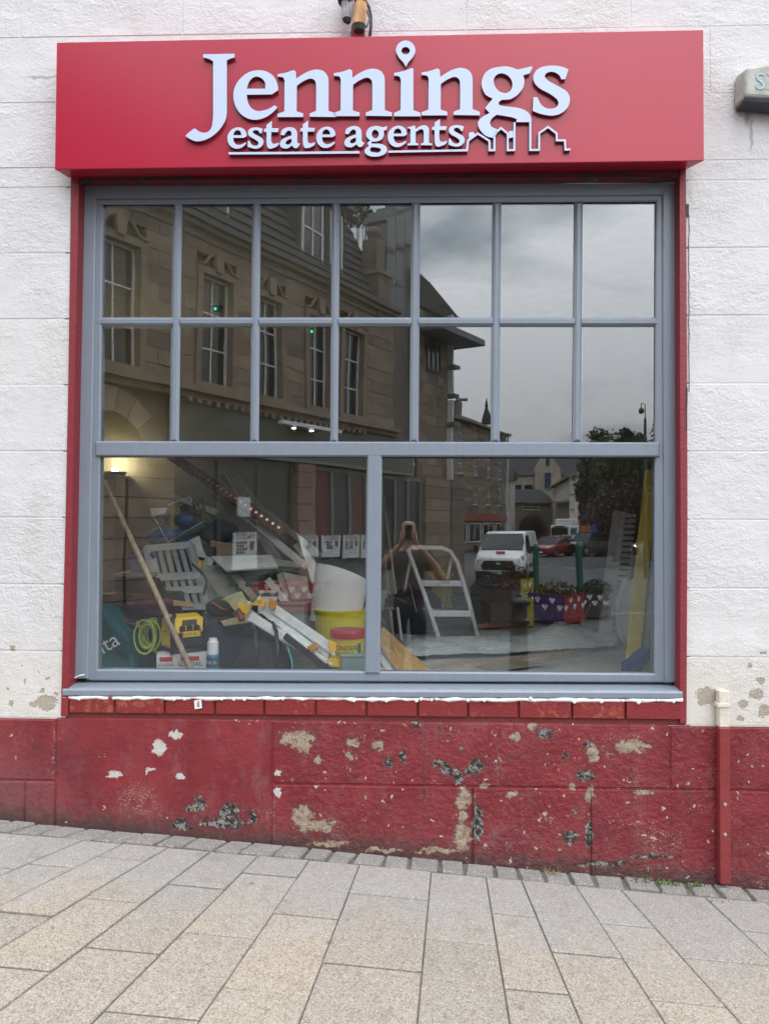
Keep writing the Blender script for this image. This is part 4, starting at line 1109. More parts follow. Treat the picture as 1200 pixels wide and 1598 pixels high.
# black rucksack and a dark jacket heap
def lump(c, r, sc, seed, amp=.12, nu=28, nv=18):
    mb = MB(); mb.sph((0, 0, 0), 1, nu, nv)
    rr = random.Random(seed); ph = [(rr.uniform(0, 6), rr.uniform(0, 6), rr.uniform(1.5, 4), rr.uniform(1.5, 4)) for _ in range(6)]
    out = []
    for p in mb.v:
        d = sum(math.sin(f1 * p.x * 2 + a1) * math.cos(f2 * p.z * 2 + a2 + p.y * 2) for a1, a2, f1, f2 in ph) / 6
        q_ = p * (r * (1 + amp * d))
        z = q_.z * sc[2]
        out.append(Vector((c.x + q_.x * sc[0], c.y + q_.y * sc[1], c.z + z)))
    mb.v = out
    return mb
c = at(408, 1035, .62)
t = thing('rucksack', 'black padded rucksack with teal piping slumped below the folding ladder', 'bag', (c.x, .62, ZF))
mb = lump(Vector((c.x, .66, ZF + .17)), .2, (.86, .75, 1.0), 3, .10); mb.build('bag_body', dk, t, smooth=True)
mb = lump(Vector((c.x + .03, .52, ZF + .13)), .12, (.8, .6, 1.15), 5, .08); mb.build('front_pocket', dk, t, smooth=True)
mb = MB(); mb.tube([at(440, 985, .60), at(449, 1010, .52), at(455, 1030, .47), at(457, 1050, .45)], .006, 6); mb.build('piping', mk('piping_teal', (.05, .35, .38), .5), t, smooth=True)
for u in (392, 425):
    mb = MB(); mb.tube([at(u, 972, .60), at(u + 6, 985, .50), at(u + 8, 1010, .44), at(u + 8, 1045, .42)], .012, 6); mb.build('strap', dk2, t, smooth=True)
c = at(330, 968, .95)
mb = lump(Vector((c.x, .95, ZF + .22)), .27, (1.15, .7, .85), 9, .2); solo(mb, 'work_jacket', mk('jacket_navy', (.022, .026, .04), .9, var=.4, vs=10, bump=.8, bscale=20), 'dark navy jacket heaped behind the yellow radio and the rucksack', 'jacket', smooth=True)
mb = lump(at(372, 1040, .42) + Vector((0, 0, -.05)), .06, (1.2, .6, .5), 12); solo(mb, 'red_cloth', mk('cloth_red', (.3, .02, .03), .8, bump=.5), 'scrap of red cloth beside the blue foam can', 'cloth', smooth=True)
# black tool case at far left
t, w, h = bx_thing(150, 262, 928, 1.05, .35, R_(-6), 'tool_case', 'long black tool case behind the teal tool bag', 'case')
F_ = fr(t)
mb = MB(); mb.box((0, 0, h * .5), (w, .35, h)); mb.v = [F_(*p) for p in mb.v]; mb.build('case_body', dk2, t, bevel=.02)
mb = MB(); mb.box((0, -.178, h * .72), (w * .96, .01, .012)); mb.v = [F_(*p) for p in mb.v]; mb.build('seam', mk('case_seam', (.07, .07, .075), .5), t)
for s in (-.3, .3):
    mb = MB(); mb.box((s * w, -.18, h * .72), (.06, .02, .05)); mb.v = [F_(*p) for p in mb.v]; mb.build('latch', mk('latch_grey', (.16, .16, .17), .4), t)
quadslab([(172, 968), (255, 985), (255, 1000), (172, 985)], (.80, .80, .9, .9), .02, 'mahogany_board', mk('mahogany', (.075, .022, .018), .5, var=.3, vs=6), 'dark red-brown board lying over the black tool case', 'board')
# aluminium work platform leaning back
t = thing('work_platform', 'aluminium folding work platform leaning behind the wooden pole', 'step platform', at(275, 945, 1.5))
TL, TR, BL, BR = at(229, 856, 1.75), at(298, 850, 1.75), at(250, 950, 1.35), at(327, 948, 1.35)
for a, b in ((TL, BL), (TR, BR)):
    mb = MB(); mb.bar(a, b, .035, .05, (0, -1, 0)); mb.build('side_rail', alu, t)
for k, (f, hgt) in enumerate(((0.0, .05), (.5, .05), (.72, .045), (.98, .04))):
    a, b = TL.lerp(BL, f), TR.lerp(BR, f)
    mb = MB(); mb.bar(a + Vector((0, -.012, 0)), b + Vector((0, -.012, 0)), .05, hgt, (0, 0, 1)); mb.build('tread', alu, t)
for k in range(6):
    f = (k + .6) / 6.2
    a, b = TL.lerp(TR, f), BL.lerp(BR, f)
    mb = MB(); mb.bar(a + Vector((0, .02, 0)), b + Vector((0, .02, 0)), .03, .012, (0, -1, 0)); mb.build('deck_slat', alu, t)
mb = MB(); mb.box(BR + Vector((0, 0, -.01)), (.05, .05, .06)); mb.build('foot_cap', yel, t)
mb = MB(); mb.box(at(313, 880, 1.6), (.025, .03, .05)); mb.build('hinge_cap', yel, t)
mb = MB(); mb.bar(at(243, 906, 1.25), at(270, 955, 1.15), .05, .03, (0, -1, 0)); mb.build('strap_bar', dk2, t)
# tipped dark crate with a wire frame, blue jug and yellow cloth on the heap
t = thing('tipped_crate', 'black crate tipped on its side high on the heap, wire lip showing', 'crate', at(290, 850, 2.1))
q0 = [at(262, 812, 2.0), at(303, 792, 2.0), at(316, 812, 2.0), at(262, 845, 2.0)]
mb = MB(); mb.slab([at(258, 843, 1.9), at(318, 815, 1.9), at(320, 822, 1.9), at(262, 851, 1.9)], (0, .35, 0)); mb.slab([at(255, 806, 2.2), at(300, 779, 2.2), at(320, 818, 2.2), at(262, 846, 2.2)], (0, .03, 0)); mb.build('crate_shell', mk('crate_dark', (.03, .033, .035), .6), t)
mb = MB(); mb.tube([at(236, 800, 1.9), at(262, 846, 1.9), at(318, 813, 1.9), at(296, 775, 1.9), at(262, 788, 1.9)], .006, 6); mb.build('wire_lip', alu, t)
mb = MB()
for k in range(5): mb.bar(at(240 + k * 6, 812 + k * 4, 1.98), at(256 + k * 6, 836 + k, 1.98), .008, .008)
mb.build('mesh_bars', dk2, t)
mb = lump(at(292, 811, 1.95), .09, (1.1, .7, .6), 21, .15); solo(mb, 'blue_jug', bluep, 'small blue plastic jug inside the tipped black crate', 'jug', smooth=True)
mb = lump(at(274, 812, 2.0), .09, (.55, .5, 1.3), 22, .15); solo(mb, 'dust_cloth', mk('cloth_ochre', (.30, .25, .07), .85, var=.3), 'yellowish cloth hanging in the tipped black crate', 'cloth', smooth=True)
mb = MB()
for k in range(16):
    a = at(303 + rnd.uniform(-4, 4), 800 + rnd.uniform(-10, 10), 1.9); mb.tube([a, a + Vector((rnd.uniform(-.05, .07), rnd.uniform(-.1, .1), rnd.uniform(.02, .09))), a + Vector((rnd.uniform(.0, .12), 0, rnd.uniform(-.12, .02)))], .005, 5)
solo(mb, 'loose_wires', mk('wire_mix', (.16, .10, .07), .5, var=.7, vs=9), 'tangle of loose wires spilling over the tipped black crate', 'wires')
mb = lump(at(230, 885, 1.9) + Vector((0, .1, -.05)), .3, (.8, .7, .95), 31, .14)
lowz = min(p.z for p in mb.v); mb.v = [Vector((p.x, p.y, ZF + (p.z - lowz))) for p in mb.v]
solo(mb, 'blue_sack', mk('sack_blue', (.012, .05, .16), .5, var=.3, vs=8, bump=.8, bscale=15), 'big dark blue plastic sack behind the aluminium platform', 'sack', smooth=True)
mb = lump(at(265, 835, 2.05) + Vector((0, 0, -.02)), .16, (1.1, .8, .6), 33, .14); solo(mb, 'blue_tarpaulin', mk('tarp_blue', (.015, .09, .27), .5, var=.3, vs=8, bump=.8, bscale=15), 'folded bright blue tarpaulin under the tipped black crate', 'tarpaulin', smooth=True)
mb = MB(); mb.b2((at(228, 1, 2.15).x, 1.95, ZF), (at(350, 1, 2.15).x, 2.55, at(280, 853, 2.0).z)); solo(mb, 'packing_case', mk('case_dark', (.05, .045, .045), .7, var=.3), 'dark packing case at the heart of the heap, carrying the tipped crate', 'case', bevel=.01)
# sheets of paper on the heap
def leafsheet(uv, ys, name, mat, label, cat):
    mb = MB(); n = 7; A_, B_2, C_, D_ = [at(u, v, y) for (u, v), y in zip(uv, ys)]
    vs = []
    for i in range(n):
        for j in range(n):
            s, t_ = i / (n - 1), j / (n - 1)
            p = A_.lerp(B_2, s).lerp(D_.lerp(C_, s), t_); vs.append(p + Vector((0, .015 * math.sin(5 * s + 3 * t_), .012 * math.sin(6 * t_ + 2 * s))))
    k = n * n
    mb.add(vs + [p + Vector((0, .004, -.002)) for p in vs], [(i * n + j, i * n + j + 1, (i + 1) * n + j + 1, (i + 1) * n + j) for i in range(n - 1) for j in range(n - 1)] + [(k + i * n + j, k + (i + 1) * n + j, k + (i + 1) * n + j + 1, k + i * n + j + 1) for i in range(n - 1) for j in range(n - 1)])
    return solo(mb, name, mat, label, cat, smooth=True)
leafsheet([(282, 850), (312, 838), (322, 874), (298, 866)], (1.9, 2.0, 1.75, 1.8), 'paper_sheet', ply, 'crumpled white sheet lying above the aluminium platform', 'paper')
leafsheet([(232, 794), (262, 795), (250, 804), (238, 806)], (1.9, 1.9, 1.85, 1.85), 'paper_scrap', ply, 'white paper scrap sticking out left of the tipped crate', 'paper')
# plasterboard offcuts
mb = MB(); mb.slab([at(328, 868, 1.55), at(352, 890, 1.25), at(434, 884, 1.25), at(424, 866, 1.6)], (0, .01, -.013)); solo(mb, 'plasterboard_sheet', ply, 'white plasterboard offcut lying flat on the green crate', 'board')
quadslab([(310, 880), (340, 883), (392, 948), (312, 950)], (1.7, 1.65, 1.35, 1.45), .013, 'grey_board', ply2, 'grey board leaning behind the folding ladder, left of the green crate', 'board')
quadslab([(442, 893), (478, 900), (497, 985), (470, 985)], (1.3, 1.3, 1.05, 1.05), .014, 'leaning_board', mk('board_pink', (.40, .34, .32), .8, var=.1), 'pale upright board leaning at the right of the green crate, wider one of the pair', 'board')
quadslab([(431, 896), (442, 893), (472, 978), (462, 982)], (1.36, 1.33, 1.1, 1.1), .014, 'leaning_board', ply2, 'narrow grey board leaning just left of the wider pale board', 'board')
quadslab([(463, 832), (486, 850), (498, 905), (487, 910)], (1.5, 1.45, 1.25, 1.25), .012, 'plasterboard_scrap', ply, 'pointed white plasterboard scrap standing above the yellow bucket', 'board')
t, w, h = bx_thing(356, 420, 892, 1.5, .35, 0, 'green_crate', 'dark green plastic crate under the flat plasterboard offcut', 'crate')
F_ = fr(t); mb = MB(); mb.box((0, 0, h / 2), (w, .35, h)); mb.v = [F_(*p) for p in mb.v]; mb.build('crate_body', greenp, t, bevel=.012)
mb = MB(); mb.box((0, 0, h - .035), (w + .03, .38, .03)); mb.v = [F_(*p) for p in mb.v]; mb.build('rim', mk('green_dark', (.01, .055, .035), .5), t, bevel=.005)
mb = MB(); mb.slab([at(372, 912, 1.42), at(432, 905, 1.42), at(432, 911, 1.42), at(372, 920, 1.42)], (0, .1, -.02)); solo(mb, 'white_batten', white_wood, 'short white painted batten lying in front of the green crate', 'batten')
leafsheet([(345, 935), (378, 925), (395, 945), (372, 955)], (.95, 1.0, .85, .82), 'cream_wrapper', mk('wrapper', (.5, .44, .25), .6, var=.3, vs=15), 'crumpled cream plastic wrapper left of the folding ladder hinge', 'wrapper')
leafsheet([(340, 972), (400, 958), (425, 970), (352, 976)], (.85, .9, .75, .72), 'cream_sheet', mk('wrapper2', (.48, .40, .22), .6, var=.3, vs=15), 'cream plastic sheet spread on the black rucksack', 'wrapper')
# long trims and a perforated rusty angle
for (a, b, ya, yb, r_, mt, nm, lab) in (((332, 765), (478, 884), 2.5, 1.2, .028, white_wood, 'white_trim', 'long white timber trim slanting down the heap, upper of the pair'), ((340, 780), (470, 882), 2.45, 1.22, .014, ply2, 'grey_trim', 'thin grey trim slanting just below the white trim'),
                                        ((268, 712), (440, 828), 3.0, 1.5, .05, rust, 'rusty_angle', 'long rusty perforated angle bar slanting across the back of the shop'), ((345, 742), (500, 868), 2.7, 1.3, .03, mk('grey_rail', (.22, .21, .20), .5), 'grey_rail', 'grey metal rail slanting above the white trim')):
    A_, B_2 = at(*a, ya), at(*b, yb); mb = MB(); mb.bar(A_, B_2, r_ * 1.6, r_ * .5, (0, -1, .4))
    o = solo(mb, nm, mt, lab, 'bar')
    if nm == 'rusty_angle':
        for k in range(24):
            m_ = MB(); pp = A_.lerp(B_2, (k + .5) / 24) + Vector((0, -.018, .008)); m_.lathe([(.011, .003), (.012, 0)], pp, 8, axis=(0, -1, .3)); m_.build('stud', mk('stud_metal', (.65, .6, .55), .25, metal=.8), o)
mb = MB(); A_ = at(350, 738, 2.6)
for k in range(4): mb.bar(A_ + Vector((.03 * k, 0, 0)), at(372 + 12 * k, 775 + 6 * k, 2.2), .02, .012)
solo(mb, 'bundle_of_laths', mk('lath', (.30, .28, .24), .7), 'loose bundle of grey laths resting on the rusty bar', 'laths')
# folding ladder with yellow hinges
t = thing('folding_ladder', 'folded aluminium ladder with yellow hinges lying slanted over the rucksack', 'ladder', at(460, 1045, .55))
def rail(a, b, ya, yb, w, nm='rail'):
    A_, B_2 = at(*a, ya), at(*b, yb)
    d = (B_2 - A_).normalized(); n = Vector((0, -1, 0)); s = d.cross(n).normalized()
    mb = MB(); mb.bar(A_, B_2, w, .028, n); 
    for o_ in (-.3, 0, .3):
        mb.bar(A_ + s * w * o_ + n * .015, B_2 + s * w * o_ + n * .015, w * .12, .006, n)
    mb.build(nm, alu_w, t)
    return A_, B_2
rail((428, 950), (519, 1013), .62, .48, .050)
rail((411, 951), (497, 1019), .66, .50, .045)
rail((391, 962), (522, 1042), .60, .46, .048)
rail((470, 985), (515, 1022), .60, .50, .04)
rail((378, 948), (452, 1002), .70, .58, .035)
def plate(uv, y, nm='hinge', mt=yel, th=.03):
    mb = MB(); n = len(uv); q = [at(u, v, y) for u, v in uv]; k = [p + Vector((0, th, 0)) for p in q]
    mb.add(q + k, [tuple(range(n)), tuple(range(2 * n - 1, n - 1, -1))] + [(i, (i + 1) % n, n + (i + 1) % n, n + i) for i in range(n)]); mb.build(nm, mt, t, bevel=.003)
plate([(391, 944), (397, 940), (404, 929), (414, 940), (412, 947)], .60); plate([(369, 942), (374, 940), (393, 946), (385, 960), (378, 956)], .62)
plate([(512, 1000), (527, 1005), (527, 1011), (520, 1023), (515, 1020)], .445); plate([(508, 1034), (518, 1024), (527, 1033), (529, 1042), (519, 1041)], .42)
plate([(420, 935), (430, 938), (429, 952), (418, 948)], .57, 'end_cap', mk('cap_orange', (.55, .28, .05), .5)); plate([(479, 1010), (491, 1003), (498, 1010), (486, 1019)], .45, 'end_cap', M['cap_orange'])
for u, v, y in ((388, 942, .59), (520, 1022, .41), (516, 1037, .405), (404, 935, .59)):
    mb = MB(); mb.lathe([(.004, .008), (.011, .006), (.013, 0)], at(u, v, y), 10, axis=(0, -1, 0)); mb.build('rivet', alu, t)
mb = MB(); mb.bar(at(445, 992, .52), at(520, 1052, .42), .035, .02, (0, -1, 0)); mb.build('stabiliser_bar', dk2, t)
mb = MB(); mb.bar(at(372, 952, .66), at(378, 968, .62), .03, .03); mb.build('hook', rust, t)
# yellow trug with a rolled white sheet
c = at(527, 985, .85)
t = thing('yellow_trug', 'big yellow rubber bucket holding a rolled white sheet', 'bucket', (c.x, .95, ZF))
zt = at(527, 957, .85).z
mb = MB(); r1 = (at(568, 960, .95).x - at(486, 960, .95).x) / 2
mb.lathe([(r1 * .8, 0), (r1, zt - ZF), (r1 + .006, zt - ZF), (r1 + .006, zt - ZF + .012), (r1 - .01, zt - ZF + .012), (r1 * .78, .02)], (c.x, 1.0, ZF), 28); mb.build('bucket_body', yelb, t, smooth=False)
mb = MB()
vs = []; n = 22
for j in range(2):
    for k in range(n):
        a = -2.4 + 4.2 * k / (n - 1)
        rr = .155 - .0 * j
        base = Vector((c.x - .03, 1.02, zt - .06)); tp = Vector((c.x + .01, .98, at(520, 892, .98).z))
        p = (base, tp)[j]; vs.append(p + Vector((rr * math.sin(a) * 1.05, -rr * .8 * math.cos(a), .03 * math.cos(a * 1.2) * j + .05 * math.sin(a) * (-1 if j else 0))))
m2 = [p + Vector((0, .004, 0)) for p in vs]
mb.add(vs + m2, [(k, k + 1, n + k + 1, n + k) for k in range(n - 1)] + [(2 * n + n + k, 2 * n + n + k + 1, 2 * n + k + 1, 2 * n + k) for k in range(n - 1)])
solo(mb, 'rolled_sheet', mk('sheet_white', (.82, .79, .80), .6, var=.04), 'rolled white plastic sheet standing in the yellow bucket', 'sheet', smooth=True)
mb = lump(at(556, 945, 1.15), .05, (1.0, .6, .9), 41); solo(mb, 'red_rag', M['cloth_red'], 'small red rag at the right rim of the yellow bucket', 'rag', smooth=True)
# wipes tub with a red lid
c = at(542, 1020, .50); r_ = (at(569, 1000, .5).x - at(515, 1000, .5).x) / 2; zt = at(542, 994, .45).z
t = thing('wipes_tub', 'yellow tub with red lid and black lettering in front of the yellow bucket', 'tub', (c.x, .52, ZF))
mb = MB(); mb.lathe([(r_ * .94, 0), (r_ * .97, zt - ZF)], (c.x, .52, ZF), 26); mb.build('tub_body', mk('tub_yellow', (.60, .45, .03), .45, var=.08), t)
mb = MB(); mb.lathe([(r_ * 1.02, zt - ZF - .012), (r_ * 1.03, zt - ZF + .018), (r_ * .97, zt - ZF + .034), (r_ * .6, zt - ZF + .036)], (c.x, .52, ZF), 26); mb.build('lid', redp, t)
rr = r_ * .975
def cyl(x, y): return Vector((c.x + rr * math.sin(x / rr), .52 - rr * math.cos(x / rr), y))
mb = MB(); text_mesh('WONDER', .038, lambda x, y: cyl(x - .02, zt - .062 + y), (0, 0, 0), mb); text_mesh('WIPES', .040, lambda x, y: cyl(x - .01, zt - .098 + y), (0, 0, 0), mb); mb.build('lettering', ink, t)
mb = MB(); mb.add([cyl(.066, zt - .09), cyl(.092, zt - .09), cyl(.092, zt - .035), cyl(.066, zt - .035)], [(0, 1, 2, 3)]); mb.build('label_patch', mk('patch_green', (.01, .13, .10), .5), t)
t, w, h = bx_thing(532, 575, 1022, .40, .10, 0, 'teal_box', 'pale teal plastic box in the bottom right corner of the left pane', 'box')
F_ = fr(t); mb = MB(); mb.box((0, 0, h / 2), (w, .10, h)); mb.v = [F_(*p) for p in mb.v]; mb.build('box_body', mk('box_teal', (.20, .32, .30), .5, var=.08), t, bevel=.012)
mb = MB(); mb.box((0, 0, h - .006), (w + .008, .108, .014)); mb.v = [F_(*p) for p in mb.v]; mb.build('lid', mk('box_teal2', (.26, .38, .35), .5), t, bevel=.004)

# ---- right pane: deck added to lift things into stronger daylight
ZF = 0.77
mb = MB(); mb.b2((-.22, .42, .621), (3.095, 4.895, ZF)); mb.build('added_deck', M['floor_dust'], kind='structure')
t = thing('step_stool', 'white two-tread folding step stool standing open on the shop floor', 'step stool', floorpt(700, 1000))
yf, yb = floorpt(765, 1003).y, floorpt(690, 985).y + .2
fl_, fr2 = floorpt(687, 1003), floorpt(747, 1000)
tl_, trr = at(650, 866, (yf + yb) / 2 + .0), at(712, 872, (yf + yb) / 2)
yfm = fl_.y
rt = .0175
top = at(638, 858, yfm + .22); topr = at(695, 855, yfm + .22)
mb = MB(); loop = [fl_, at(664, 932, yfm + .10), at(641, 870, yfm + .2), at(637, 859, yfm + .22), at(642, 854, yfm + .22), at(690, 855, yfm + .22), at(703, 861, yfm + .22), at(714, 878, yfm + .2), at(732, 940, yfm + .1), fr2]
mb.tube(loop, rt, 10); mb.build('front_frame', alu_w, t, smooth=True)
rb1, rb2 = floorpt(619, 986), floorpt(690, 962)
mb = MB(); mb.tube([at(641, 872, yfm + .24), rb1], .0115, 8); mb.build('rear_leg', alu_w, t, smooth=True)
mb = MB(); mb.tube([at(705, 868, yfm + .24), Vector((at(683, 965, yfm + .6).x, yfm + .55, ZF))], .0115, 8); mb.build('rear_leg', alu_w, t, smooth=True)
rb2 = Vector((at(683, 965, yfm + .6).x, yfm + .55, ZF + .02))
mb = MB(); mb.tube([rb1 + Vector((.0, 0, .02)), rb1.lerp(rb2, .5) + Vector((0, 0, .0)), rb2], .011, 8); mb.build('rear_stretcher', alu_w, t, smooth=True)
for (ul, ur, v, dp_, vis) in ((656, 723, 906, .16, 3), (672, 738, 953, .2, 3)):
    yy = yfm + (.10 if v > 930 else .17); A_, B_2 = at(ul, v, yy), at(ur, v, yy)
    mb = MB(); mb.b2((A_.x, yy - .01, A_.z - .045), (B_2.x, yy + dp_, A_.z)); mb.build('tread', alu_w, t, bevel=.006)
    mb = MB(); mb.b2((A_.x + .02, yy + .01, A_.z), (B_2.x - .02, yy + dp_ - .02, A_.z + .004)); mb.build('tread_mat', mk('tread_grey', (.09, .09, .10), .8), t)
mb = MB(); text_mesh('125kg', .03, lambda x, y: at(694, 908.5, yfm + .158) + Vector((x, 0, y)), (0, 0, 0), mb); mb.build('lettering', mk('warn_ink', (.35, .28, .03), .6), t)
for a in (fl_, fr2, rb1):
    mb = MB(); mb.lathe([(.017, 0), (.017, .03), (.013, .034)], Vector((a.x, a.y, ZF)), 10); mb.build('rubber_foot', dk2 if a is rb1 else mk('foot_grey', (.4, .4, .41), .6), t)
for (a, b) in (((639, 910), (650, 955)), ((700, 932), (706, 950))):
    mb = MB(); mb.tube([at(*a, yfm + .3), at(*b, yfm + .32)], .004, 6); mb.build('brace', alu, t)
# black holdall behind it
c = floorpt(645, 995); c.y += .25
t = thing('holdall', 'black fabric holdall with a white strap lying behind the step stool', 'bag', (c.x, c.y, ZF))
mb = lump(Vector((c.x, c.y, ZF + .17)), .24, (1.05, .8, .8), 51, .16); mb.build('bag_body', dk, t, smooth=True)
mb = lump(Vector((c.x - .1, c.y - .12, ZF + .26)), .1, (1.3, .8, .8), 52, .2); mb.build('side_pouch', dk2, t, smooth=True)
mb = MB(); mb.tube([at(626, 932, c.y - .2), at(640, 915, c.y - .15), at(664, 940, c.y - .1)], .012, 6); mb.build('strap', dk2, t, smooth=True)
# timber lengths in the near corner
quadslab([(588, 1000), (597, 978), (678, 1052), (630, 1062)], (.75, .80, .30, .27), .03, 'timber_plank', wood, 'short pine plank lying slanted in the near left corner of the right pane', 'plank', bevel=.003)
for k in range(3):
    quadslab([(584 - k * 2, 1018 + k * 9), (590, 1014 + k * 9), (622 - k * 8, 1056 + k * 2), (612 - k * 8, 1060 + k * 2)], (.62, .62, .24, .24), .02, 'skirting_offcut', white_wood if k != 1 else ply2, ('upper', 'middle', 'lowest')[k] + ' of the thin painted offcuts tucked below the pine plank', 'offcut', 'painted offcuts under the pine plank')
# crumpled clear sheeting
mb = MB(); nx, ny = 46, 16; vs = []
rr = random.Random(5); ph = [(rr.uniform(0, 6), rr.uniform(6, 17), rr.uniform(6, 17)) for _ in range(9)]
A_, B_2, C_, D_ = floorpt(625, 1035), floorpt(965, 1017), floorpt(955, 992), floorpt(655, 1004)
for j in range(ny):
    for i in range(nx):
        s, t_ = i / (nx - 1), j / (ny - 1); p = A_.lerp(B_2, s).lerp(D_.lerp(C_, s), t_)
        hgt = .03 + .10 * math.exp(-((s - .72) / .12) ** 2) * math.sin(math.pi * t_) + .03 * math.sin(math.pi * t_)
        d = sum(math.sin(a + f1 * p.x + f2 * p.y) for a, f1, f2 in ph) / 9 + rr.uniform(-.25, .25)
        vs.append(Vector((p.x + .012 * d, p.y + .02 * math.sin(9 * s), ZF + .008 + max(0, hgt + .045 * d * math.sin(math.pi * min(1, t_ + .1))))))
mb.add(vs, [(j * nx + i, j * nx + i + 1, (j + 1) * nx + i + 1, (j + 1) * nx + i) for j in range(ny - 1) for i in range(nx - 1)])
k_ = len(vs); mb.add([p + Vector((0, 0, -.004)) for p in vs], [(j * nx + i, (j + 1) * nx + i, (j + 1) * nx + i + 1, j * nx + i + 1) for j in range(ny - 1) for i in range(nx - 1)])
g = G('clear_sheeting'); g.bs.inputs['Base Color'].default_value = (.90, .95, .93, 1); g.bs.inputs['Roughness'].default_value = .22
g.bs.inputs['Alpha'].default_value = .86; g.bump(g.noise(g.pos(), 25, 5), .6, .03)
solo(mb, 'plastic_sheeting', M['clear_sheeting'], 'long crumpled clear plastic dust sheet spread over the shop floor', 'plastic sheet', smooth=True)
# battens and cardboard on the floor
def flat(uv, th, name, mat, label, cat, group=None, dz=0.0):
    mb = MB(); q = [floorpt(u, v) + Vector((0, 0, dz)) for u, v in uv]; mb.slab(q, (0, 0, th)); return solo(mb, name, mat, label, cat, group)
flat([(672, 1047), (800, 1029), (862, 1019), (864, 1021), (802, 1032), (672, 1050)][:2] + [(800, 1032), (672, 1050)], .018, 'floor_batten', wood_old, 'long pale batten on the floor, nearest the pine plank', 'batten', 'battens on the shop floor')
flat([(690, 1041), (950, 1012), (950, 1014), (692, 1044)], .02, 'floor_batten', wood_old, 'long pale batten running along the near edge of the plastic sheet', 'batten', 'battens on the shop floor')
flat([(735, 1049), (905, 1022), (907, 1024), (740, 1052)], .015, 'floor_batten', wood_old, 'long batten crossing in front of the thin cardboard sheet', 'batten', 'battens on the shop floor')
flat([(740, 1046), (800, 1034), (850, 1042), (775, 1053)], .006, 'cardboard_sheet', mk('card', (.30, .26, .20), .8), 'flat thin cardboard sheet on the floor among the battens', 'cardboard', dz=.018)
flat([(845, 1052), (950, 1024), (1010, 1024), (1000, 1052)], .01, 'floor_board', ply2, 'wide grey board lying on the floor at the right', 'board')
for k in range(3):
    A_, B_2 = floorpt(690 + 8 * k, 988 - 3 * k), floorpt(905, 974 - 2 * k); mb = MB(); mb.tube([A_ + Vector((0, 0, .02)), B_2 + Vector((0, 0, .02))], .013, 8)
    solo(mb, 'copper_pipe', mk('copper', (.40, .17, .10), .4, metal=.5, var=.2), ('nearest', 'middle', 'farthest')[k] + ' of the copper pipes lying behind the plastic sheeting', 'pipe', 'copper pipes behind the sheeting', smooth=True)
def crate(u0, u1, vt, vb, mat, name, label, dpth=.35):
    a = floorpt(u0, vb); b = floorpt(u1, vb); y = a.y; h = at(u0, vt, y).z - ZF; w = b.x - a.x
    t = thing(name, label, 'crate', ((a.x + b.x) / 2, y + dpth / 2, ZF)); F_ = fr(t)
    mb = MB(); mb.box((0, 0, h / 2), (w, dpth, h)); mb.v = [F_(*p) for p in mb.v]; mb.build('crate_body', mat, t, bevel=.012)
    mb = MB(); mb.box((0, 0, h - .02), (w + .03, dpth + .03, .03)); mb.box((0, 0, h * .55), (w + .014, dpth + .014, .015)); mb.v = [F_(*p) for p in mb.v]; mb.build('rim', mat, t, bevel=.004)
    for k in range(5):
        mb = MB(); mb.box((-w / 2 + w * (k + .5) / 5, -dpth / 2 - .006, h * .3), (.014, .012, h * .5)); mb.v = [F_(*p) for p in mb.v]; mb.build('rib', mat, t)
    return t
crate(706, 752, 930, 976, greenp, 'green_crate', 'green plastic crate standing just right of the step stool')
crate(684, 742, 962, 992, mk('green_plastic2', (.012, .075, .05), .5), 'green_crate', 'low green crate on the floor under the lower tread of the step stool', .25)
crate(672, 706, 893, 975, mk('box_yellow', (.42, .34, .02), .5), 'yellow_crate', 'yellow crate behind the upper tread of the step stool', .3)
# thin sticks at the left of the right pane
for k, (a, b, lab) in enumerate((((599, 775), (612, 880), 'pale stick'), ((594, 800), (604, 900), 'brown stick'))):
    B_2 = at(*b, 2.6); A_ = at(*a, 3.2); d = (B_2 - A_).normalized(); B_2 = B_2 + d * ((B_2.z - ZF) / -d.z)
    mb = MB(); mb.tube([A_, B_2], .011, 8); solo(mb, 'thin_stick', white_wood if k == 0 else wood_old, 'thin ' + lab + ' leaning behind the centre post of the window', 'stick', smooth=True)
A_, B_2 = at(922, 942, 3.2), floorpt(907, 976); mb = MB(); mb.tube([A_, B_2], .011, 8); solo(mb, 'white_stick', white_wood, 'short white stick leaning behind the plastic sheeting', 'stick')
# right edge: toothed profile strip, cardboard, yellow ladder stile, white bags, blue wedge
t = thing('toothed_strip', 'tall grey toothed foam strip leaning at the right of the shop', 'foam strip', floorpt(950, 1003))
yb_ = floorpt(950, 1003).y; P0, P1 = floorpt(948, 1003), at(972, 800, yb_ + .35)
d = (P1 - P0); n_ = 22
mb = MB(); mb.bar(P0 + Vector((-.03, 0, 0)), P1 + Vector((-.03, 0, 0)), .09, .06, (0, -1, 0)); mb.build('strip_body', mk('foam_grey', (.66, .67, .68), .8), t)
for k in range(n_):
    c = P0 + d * ((k + .5) / n_); mb = MB(); mb.box(c + Vector((.05, -.01, 0)), (.09, .06, d.length / n_ * .55)); mb.build('tooth', M['foam_grey'], t)
quadslab([(986, 842), (1016, 842), (1014, 791), (986, 792)], (2.6, 2.6, 2.75, 2.75), .02, 'cardboard_sheet', mk('card2', (.16, .14, .125), .85), 'dark cardboard panel standing behind the yellow stile', 'cardboard')
t = thing('yellow_stile', 'tall yellow ladder stile leaning against the right window edge', 'ladder', floorpt(985, 1052))
P0, P1 = at(984, 1062, .55), at(1016, 735, 1.1); d = (P0 - P1).normalized(); P0 = P0 + d * max(0, (P0.z - ZF) / -d.z)
